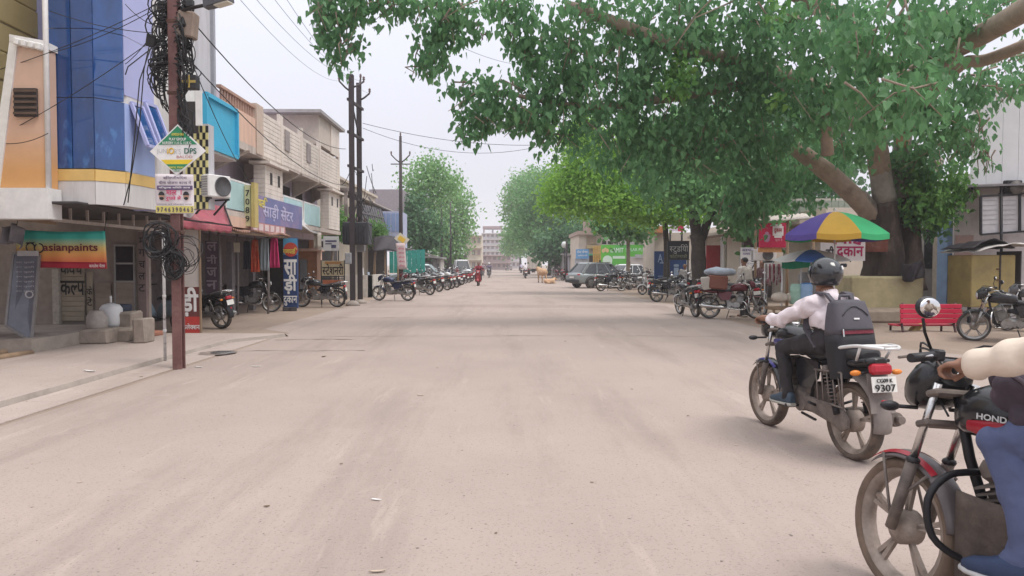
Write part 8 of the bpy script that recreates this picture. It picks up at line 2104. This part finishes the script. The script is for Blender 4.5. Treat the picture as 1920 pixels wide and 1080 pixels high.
def seated(lean=.12, hip_z=.885, sh_z=1.26, grips=(.24, .34, 1.0), gripsR=None, knee_o=.20, foot=(-.02, .20, .345), belly=.15, head_f=.05, k=1., hip_x=-.30, elbow_out=.06, sleeve=.62, sw=.185, neck=.075, el_z=0.):
 c = []
 hx_ = hip_x; sx = hx_ + lean
 c.append(((hx_, -.075, hip_z), .125, (hx_, .075, hip_z), .125, 1))
 c.append(((hx_ - .02, 0, hip_z - .02), .13, (hx_ + .02, 0, hip_z + .06), .13, 1))
 c.append(((hx_, 0, hip_z + .05), .135, ((hx_ + sx) / 2 - .03, 0, (hip_z + sh_z) / 2), belly, 0, ((0, 1, 0), 1.22)))
 c.append((((hx_ + sx) / 2 - .03, 0, (hip_z + sh_z) / 2), belly * .98, (sx, 0, sh_z - .10), .135, 0, ((0, 1, 0), 1.30)))
 c.append(((sx, -sw * .72, sh_z - .025), .082, (sx, sw * .72, sh_z - .025), .082, 0))
 c.append(((sx, 0, sh_z), .075, (sx + .03, 0, sh_z + neck), .058, 2))
 c.append(((sx - .01, 0, sh_z + .015), .085, (sx + .015, 0, sh_z + .045), .07, 0))
 for s_ in (-1, 1):
  gr = V((grips[0], s_ * grips[1], grips[2])) if (s_ > 0 or gripsR is None) else V(gripsR)
  sh = V((sx, s_ * sw, sh_z - .03)); wr = gr + V((-.075, s_ * -.004, .035))
  el = sh.lerp(wr, .5) + V((-.02, s_ * elbow_out, -.07 + el_z))
  c.append((sh, .068, el, .052, 0)); f_end = el.lerp(wr, sleeve); c.append((el, .051, f_end, .044, 0))
  c.append((el.lerp(wr, .5), .034, wr, .027, 2)); grip_hand(c, wr, gr, s_, 2)
  hp = V((hx_ + .02, s_ * .10, hip_z - .01)); kn = V((hx_ + .44, s_ * knee_o, hip_z - .10)); an = V((foot[0], s_ * foot[1], foot[2] + .07))
  c.append((hp, .10, hp.lerp(kn, .5), .08, 1)); c.append((hp.lerp(kn, .5), .08, kn, .058, 1)); ca = kn.lerp(an, .36) + V((-.025, 0, 0)); c.append((kn, .056, ca, .054, 1)); c.append((ca, .054, an + V((0, 0, .02)), .046, 1)); c.append((an, .05, an + V((.03, 0, -.03)), .045, 1))
 return c, V((sx + .03 + head_f, 0, sh_z + neck + .10)), sx
caps, hc, sx_ = seated(lean=.06, hip_x=-.36, sh_z=1.195, grips=(.24, .30, 1.0), sw=.19)
body_mesh("body", caps, [shirt_m, troun, skin], .0075, RD1, 3, {0: (.020, 13), 1: (.014, 13)})
for s_ in (-1, 1): shoe(RD1, (-.02, s_ * .20, .405), (1, s_ * .15, 0), [pm("blue_grey_shoe", (.05, .075, .105), .6, var=.2), pm("pale_sole", (.4, .38, .34), .7, var=.2)])
def head(parent, c, r=.1, face=True):
 caps = [(c + V((-.01, 0, .02)), .092, c + V((.01, 0, .03)), .092, 0, ((0, 1, 0), .84)), (c + V((.02, 0, -.06)), .058, c + V((.04, 0, -.08)), .045, 0), (c + V((.085, 0, .0)), .012, c + V((.10, 0, -.025)), .016, 0)]
 for s_ in (-1, 1): caps += [(c + V((-.005, s_ * .078, -.005)), .012, c + V((-.012, s_ * .085, .03)), .018, 0), (c + V((.072, s_ * .03, .022)), .016, c + V((.07, s_ * .034, .018)), .016, 0)]
 caps += [(c + V((.074, -.02, -.055)), .009, c + V((.074, .02, -.055)), .009, 0)]
 h = body_mesh("head", caps, [skin], .006, parent, 2)
 mb = MB()
 for s_ in (-1, 1): mb.ell(c + V((.084, s_ * .031, .02)), (.008, .012, .006), 0, 8, 6)
 o = mb.build("eyes", pm("eye_dark", (.05, .04, .04), .3, var=.1), None); o.parent = h
 return h
hd = head(RD1, hc)
def helmet(parent, c, paint, yaw=0.):
 t_ = Matrix.Translation(c) @ Matrix.Rotation(yaw, 4, 'Z')
 mb = MB(); mb.M = t_
 n = 28
 def f(u, v):
  az = (u - .5) * 2 * math.pi; front = math.cos(az)
  lo = -.75 + .12 * max(0, front)
  el_ = lo + (math.pi / 2 - lo) * v
  rx, ry, rz_ = .148, .128, .135
  x = rx * math.cos(el_) * math.cos(az); y = ry * math.cos(el_) * math.sin(az); z = rz_ * math.sin(el_) + .015
  if el_ < 0: x *= 1 + .08 * el_; y *= 1 + .10 * el_
  return (x, y, z)
 mb.sheet(f, n, 14); o = mb.build("helmet", paint, None); o.parent = parent
 mb = MB(); mb.M = t_
 mb.sheet(lambda u, v: V(f(.5 + (u - .5) * .46, .22 + v * .30)) * 1.025, 16, 6); q = mb.build("visor", glass_dk, None); q.parent = o
 mb = MB(); mb.M = t_
 mb.sheet(lambda u, v: V(f(u, .05 * v)) * 1.012 + V((0, 0, -.0)), n, 2); q = mb.build("rim", black_pl, None); q.parent = o
 mb = MB(); mb.M = t_
 for s_ in (-1, 1): mb.box((-.075, s_ * .112, .085), (.05, .02, .03), 0, (0, 0, s_ * -.6), .006)
 mb.box((-.146, 0, .03), (.012, .05, .022), 0, None, .004)
 q = mb.build("vent", black_pl, None); q.parent = o
 mb = MB(); mb.M = t_; mb.text("1", (-.128, -.062, .065), (.42, -.9, 0), (.4, .1, 1), .014, .03, 0, .03); q = mb.build("decal", white_ink, None); q.parent = o
 return o
helm = pm("helmet_gloss", (.030, .032, .036), .13, .1, var=.15, spec=.7)
helmet(RD1, hc + V((-.01, 0, .035)), helm)
BP = thing("backpack", "black backpack with grey top and dark red zip band worn by the white shirted rider", "backpack")
bpk = pm("backpack_black", (.022, .021, .025), .75, var=.2, scale=10, bump=.15, bscale=120); bpg = pm("backpack_grey", (.085, .078, .092), .8, var=.15, scale=10, bump=.15, bscale=120)
def pack(u, v, off=0.):
 """rounded backpack shell; u round, v bottom..top"""
 a = 2 * math.pi * u; ca, sa = math.cos(a), math.sin(a); e = .55
 w = .178 * (1.02 - .20 * v ** 3) * (.93 + .07 * math.sin(v * 3.1)); d = .105 * (.80 + .30 * math.sin(v * 2.7 + .2)) * (1 - .35 * v ** 5)
 if v > .97: w *= .75; d *= .75
 return V((-.115 + off + d * math.copysign(abs(ca) ** e, ca) - .0, w * math.copysign(abs(sa) ** e, sa), -.35 + .61 * v))
BM = Matrix.Translation(V((sx_ - .165, 0, 1.02))) @ Matrix.Rotation(R(-8), 4, 'Y')
BM = Matrix.Translation(V((sx_ - .13, 0, 1.00))) @ Matrix.Rotation(R(10), 4, 'Y')
mb = MB(); mb.M = BM
ring = [[pack(k / 36, v) for k in range(36)] for v in (0, .02, .06, .15, .25, .35, .45, .55)]
mb.rings(ring, 0); mb.build("lower_body", bpk, BP)
mb = MB(); mb.M = BM; mb.rings([[pack(k / 36, v) * 1.0 for k in range(36)] for v in (.552, .62, .7, .8, .88, .94, .97, .985, .995)], 0); mb.build("upper_body", bpg, BP)
def face_pt(y, v, o=0.004):
 best = min((pack(k / 144, v) for k in range(36, 108)), key=lambda p: abs(p.y - y)); return best + V((-o, 0, 0))
mb = MB(); mb.M = BM
mb.sheet(lambda u, v: face_pt((u - .5) * .27, .555 + .045 * v - .01 * u, .006), 16, 2); mb.build("red_band", pm("wine_zip", (.16, .02, .035), .7, var=.15), BP)
mb = MB(); mb.M = BM; mb.tube([face_pt(-.135 + .027 * k, .61, .012) for k in range(11)], .004, 5); mb.tube([face_pt(-.11 + .022 * k, .78 + .12 * math.sin(math.pi * k / 10), .006) for k in range(11)], .004, 5); mb.build("zip", black_pl, BP)
mb = MB(); mb.M = BM; p = face_pt(.128, .56, .016); mb.box(p, (.008, .012, .06), 0, None, .003); mb.build("zip_pull", chrome, BP)
mb = MB(); mb.M = BM; mb.box(face_pt(.0, .74, .006), (.004, .045, .012)); mb.build("tag", white_ink, BP)
mb = MB(); mb.M = BM; mb.tube([V((-.10, .05, .25)), V((-.10, .04, .295)), V((-.10, -.04, .295)), V((-.10, -.05, .25))], .012, 8); mb.build("handle", bpg, BP)
for s_ in (-1, 1):
 mb = MB(); mb.M = Matrix.Identity(4)
 pts = [(sx_ - .165, s_ * .07, 1.24), (sx_ - .10, s_ * .10, 1.315), (sx_ - .02, s_ * .115, 1.325), (sx_ + .075, s_ * .12, 1.27), (sx_ + .12, s_ * .13, 1.15), (sx_ + .06, s_ * .17, 1.03), (sx_ - .09, s_ * .175, .90)]
 for a, b in zip(pts, pts[1:]): mb.bar(a, V(b) + (V(b) - V(a)) * .04, .055, .018, 0, (0, 0, 1))
 mb.build("strap", bpg, BP)
def seat_on(t, bike):
 t.location = bike.location; t.rotation_euler = bike.rotation_euler; t.scale = bike.scale
seat_on(RD1, BK1); seat_on(BP, BK1); BP.location.z -= .055
cream_sh = pm("cream_shirt", (.62, .52, .43), .85, var=.1, scale=4, bump=.5, bscale=8); denim = pm("blue_jeans", (.085, .105, .20), .85, var=.14, scale=7, bump=.45, bscale=11, col2=(.13, .15, .25), thr=(.5, .72))
RD2 = thing("person", "rider in cream shirt and blue jeans on the nearest motorcycle, cut by the right edge", "person")
caps, hc2, sx2 = seated(lean=.10, hip_z=.90, sh_z=1.34, grips=(.21, .39, 1.05), hip_x=-.30, foot=(.06, .21, .315), knee_o=.22, sleeve=.93, elbow_out=.08, el_z=.03)
body_mesh("body", caps, [cream_sh, denim, skin], .0062, RD2, 3, {0: (.026, 11), 1: (.017, 13)})
h_ = head(RD2, hc2 + V((0, 0, .02)))
mb = MB(); c = hc2 + V((-.015, 0, .055)); mb.ell(c, (.10, .088, .085), 0, 16, 10); o = mb.build("hair", hair_m, None); o.parent = h_
for s_ in (-1, 1): shoe(RD2, (.06, s_ * .21, .375), (1, s_ * .12, 0), [pm("navy_shoe", (.03, .05, .11), .7, var=.2, bump=.2, bscale=150), pm("white_sole", (.5, .5, .5), .7, var=.2)])
seat_on(RD2, BK2)
DBg = thing("cloth_bag", "dark grey purple cloth bag resting on the tank before the cream shirted rider", "bag")
cp = [(( .02, .05, 1.03), .09, (.16, .06, 1.03), .085, 0), ((-.02, .16, 1.00), .075, (.12, .17, .98), .07, 0), ((.03, -.08, 1.02), .08, (.15, -.06, 1.0), .07, 0), ((-.03, .19, .92), .055, (.06, .20, .90), .05, 0)]
body_mesh("bag_body", cp, [pm("bag_cloth", (.06, .045, .06), .85, var=.25, scale=8, bump=.15, col2=(.22, .15, .18), thr=(.6, .75))], .009, DBg, 4, {0: (.018, 14)})
mb = MB(); mb.tube([(-.02, .21, .93), (.06, .24, 1.03), (.14, .2, 1.06), (.2, .1, 1.07)], .009, 6); mb.build("bag_strap", pm("bag_strap_grey", (.12, .1, .12), .8, var=.2), None).parent = DBg
seat_on(DBg, BK2)
def far_rider(px, py, heading, bike_label, label, paint, top, legs, helm_p=None, me=JM, old=pb_):
 nm = "scooter" if me is JS else "motorcycle"
 bk = small(me, nm, px, py, heading, bike_label, "motorcycles riding along the street", paint, old)
 bk.rotation_euler = (0, 0, heading)
 t = thing("person", label, "person", (0, 0, 0), 0, "riders far along the street")
 cp, hc_, _ = seated(sh_z=1.32)
 body_mesh("body", cp, [top, legs, skin], .028, t, 2)
 mb = MB(); mb.ell(hc_ + V((0, 0, .02)), (.10, .085, .12), 0, 12, 8); mb.build("head", skin, None).parent = t
 if helm_p:
  mb = MB(); mb.ell(hc_ + V((-.015, 0, .045)), (.135, .12, .12), 0, 12, 8); mb.build("helmet", helm_p, None).parent = t
 else:
  mb = MB(); mb.ell(hc_ + V((-.02, 0, .06)), (.10, .09, .09), 0, 12, 8); mb.build("hair", hair_m, None).parent = t
 seat_on(t, bk)
mkc = lambda n, c: pm("cloth_" + n, c, .85, var=.15)
far_rider(897, 536, R(-92), "red scooter ridden towards the viewer in mid street", "rider in dark red on the red scooter, nearest in mid street", pr_, mkc("wine", (.25, .03, .05)), mkc("dark", (.04, .03, .04)), None, JS, psb)
far_rider(917, 521, R(-90), "dark motorcycle ridden towards the viewer behind the red scooter", "rider in grey violet shirt behind the red scooter", pk, mkc("greyviolet", (.2, .17, .24)), mkc("dark", (0, 0, 0)), pw_)
far_rider(905, 517, R(-95), "maroon motorcycle ridden between the red scooter and the parked van", "rider in pale pink between the red scooter and the white van", pmr, mkc("palepink", (.5, .36, .4)), mkc("dark", (0, 0, 0)))
far_rider(985, 522, R(92), "black motorcycle ridden away on the right half of the road", "rider in white seen from behind on the right half of the road", pk, mkc("white", (.62, .58, .6)), mkc("dark", (0, 0, 0)))
far_rider(951, 507.5, R(70), "silver motorcycle far off near the street centre", "rider in dark clothes farthest off near the street centre", ps_, mkc("brown", (.12, .09, .08)), mkc("dark", (0, 0, 0)))
far_rider(958, 507, R(95), "white scooter far off beside the silver motorcycle", "rider in white farthest off right of the street centre", pw_, mkc("white", (0, 0, 0)), mkc("beige", (.4, .33, .26)), None, JS, psb)
far_rider(977, 512, R(95), "grey motorcycle ahead of the black one on the right half", "rider in pale violet ahead of the one in white", pg_, mkc("paleviolet", (.42, .38, .48)), mkc("dark", (0, 0, 0)))
def standing(label, px, py, facing, top, legs, loose=.02, arms=None, hgt=1.68, name="person", grp=None):
 t = thing(name, label, "person")
 k = hgt / 1.72; c = []
 hz_ = .92 * k; sz_ = 1.42 * k
 for s_ in (-1, 1):
  hp = V((0, s_ * .09, hz_)); kn = V((.02, s_ * .105, .5 * k)); an = V((-.02, s_ * .11, .09))
  c.append((hp, .095 + loose, kn, .065 + loose, 1)); c.append((kn, .065 + loose, an, .05 + loose, 1)); c.append((an + V((.0, 0, -.04)), .04, an + V((.15, s_ * .02, -.055)), .032, 2))
  sh = V((0, s_ * .175, sz_ - .03)); el = V((.0, s_ * .235, sz_ - .33)); wr = V((.16, s_ * .20, sz_ - .52))
  if arms: el, wr = V(arms[0]) * 1, V(arms[1]); el.y *= s_; wr.y *= s_
  c.append((sh, .065 + loose, el, .055 + loose, 0)); c.append((el, .054 + loose, el.lerp(wr, .7), .05 + loose, 0)); c.append((el.lerp(wr, .6), .034, wr, .028, 2))
  for j in range(4):
   p0 = wr + V((.03, (j - 1.5) * .018, 0)); c.append((wr, .022, p0, .014, 2)); p1 = p0 + V((.03, 0, -.025)); c.append((p0, .0115, p1, .0105, 2)); c.append((p1, .0105, p1 + V((.005, 0, -.035)), .009, 2))
  c.append((wr, .014, wr + V((.03, -s_ * .035, -.02)), .011, 2))
 c.append(((0, -.07, hz_), .12 + loose, (0, .07, hz_), .12 + loose, 0)); c.append(((0, 0, hz_ - .16), .14 + loose, (0, 0, hz_ + .1), .13 + loose, 0, ((0, 1, 0), 1.25)))
 c.append(((0, 0, hz_ + .1), .125 + loose, (0, 0, sz_ - .1), .125 + loose, 0, ((0, 1, 0), 1.3))); c.append(((0, -.12, sz_ - .03), .075, (0, .12, sz_ - .03), .075, 0)); c.append(((0, 0, sz_), .055, (.02, 0, sz_ + .08), .05, 2))
 body_mesh("body", c, [top, legs, skin], .014, t, 3, {0: (.018, 9), 1: (.012, 9)})
 hc_ = V((.03, 0, sz_ + .17)); h = head(t, hc_)
 mb = MB(); mb.ell(hc_ + V((-.02, 0, .045)), (.098, .088, .085), 0, 14, 10); o = mb.build("hair", hair_m, None); o.parent = h
 g = G(px, py); t.location = (g.x, g.y, .005); t.rotation_euler = (0, 0, facing)
 return t
standing("person in loose white shirt standing beside the loaded maroon motorcycle, back to the viewer", 1396, 594, R(125), mkc("offwhite", (.58, .53, .48)), mkc("dusk", (.06, .055, .06)))
standing("person in dark green half hidden at the vendor stall behind the clothes rack", 1430, 580, R(200), mkc("dusk2", (.10, .05, .05)), mkc("dusk", (0, 0, 0)), hgt=1.6)
standing("person in patterned white sitting height behind the motorcycles near the navy board", 1284, 556, R(240), mkc("greywhite", (.45, .43, .42)), mkc("dusk", (0, 0, 0)), hgt=1.45)
tan = pm("tan_hide", (.50, .31, .18), .85, var=.15, scale=4, col2=(.58, .44, .32), thr=(.5, .7)); hoof = pm("hoof_dark", (.06, .05, .045), .7, var=.2)
def cow(label, px, py, ang, lying=False, k=1.):
 t = thing("cow", label, "cow"); c = []
 zb = .88 if not lying else .34
 c.append(((-.55, 0, zb), .26, (-.1, 0, zb - .04), .31, 0)); c.append(((-.1, 0, zb - .04), .31, (.42, 0, zb), .27, 0)); c.append(((.42, 0, zb - .06), .22, (.5, 0, zb - .12), .18, 0)); c.append(((.32, 0, zb + .2), .12, (.42, 0, zb + .24), .1, 0))
 hd_ = V((.98, .06, zb + .28)) if not lying else V((.85, .25, zb + .3))
 c.append(((.5, 0, zb + .05), .19, hd_ + V((-.15, 0, .02)), .12, 0)); c.append((hd_ + V((-.08, 0, .02)), .115, hd_ + V((.22, 0, -.16)), .072, 0))
 for s_ in (-1, 1):
  c.append((hd_ + V((-.06, s_ * .09, .05)), .03, hd_ + V((-.10, s_ * .24, .02)), .02, 0)); c.append((hd_ + V((-.02, s_ * .06, .10)), .022, hd_ + V((-.05, s_ * .11, .26)), .008, 1))
  if not lying:
   c.append(((.40, s_ * .15, zb - .1), .12, (.42, s_ * .15, .46), .062, 0)); c.append(((.42, s_ * .15, .46), .06, (.40, s_ * .15, .10), .042, 0)); c.append(((.40, s_ * .15, .1), .045, (.43, s_ * .15, .03), .052, 1))
   c.append(((-.55, s_ * .15, zb - .05), .17, (-.46, s_ * .16, .62), .10, 0)); c.append(((-.46, s_ * .16, .62), .085, (-.66, s_ * .16, .42), .055, 0)); c.append(((-.66, s_ * .16, .42), .052, (-.62, s_ * .16, .1), .04, 0)); c.append(((-.62, s_ * .16, .1), .044, (-.59, s_ * .16, .03), .05, 1))
  else:
   c.append(((.40, s_ * .18, .22), .11, (.70, s_ * .22, .10), .06, 0)); c.append(((.70, s_ * .22, .09), .055, (.42, s_ * .28, .06), .045, 0)); c.append(((-.5, s_ * .2, .24), .17, (-.15, s_ * .34, .14), .08, 0)); c.append(((-.15, s_ * .34, .1), .06, (-.45, s_ * .38, .06), .045, 0))
 c.append(((-.80, 0, zb + .08), .035, (-.88, 0, zb - .2), .02, 0)); c.append(((-.88, 0, zb - .2), .02, (-.86, 0, max(.06, zb - .5)), .028, 1))
 body_mesh("body", c, [tan, hoof], .025, t, 4)
 g = G(px, py); t.location = (g.x, g.y, 0); t.rotation_euler = (0, 0, ang); t.scale = (k,) * 3
cow("tan cow standing in the road beside the parked truck", 1016, 530, R(105))
cow("tan calf lying on the road right of the standing cow", 1031, 532, R(20), True, .62)
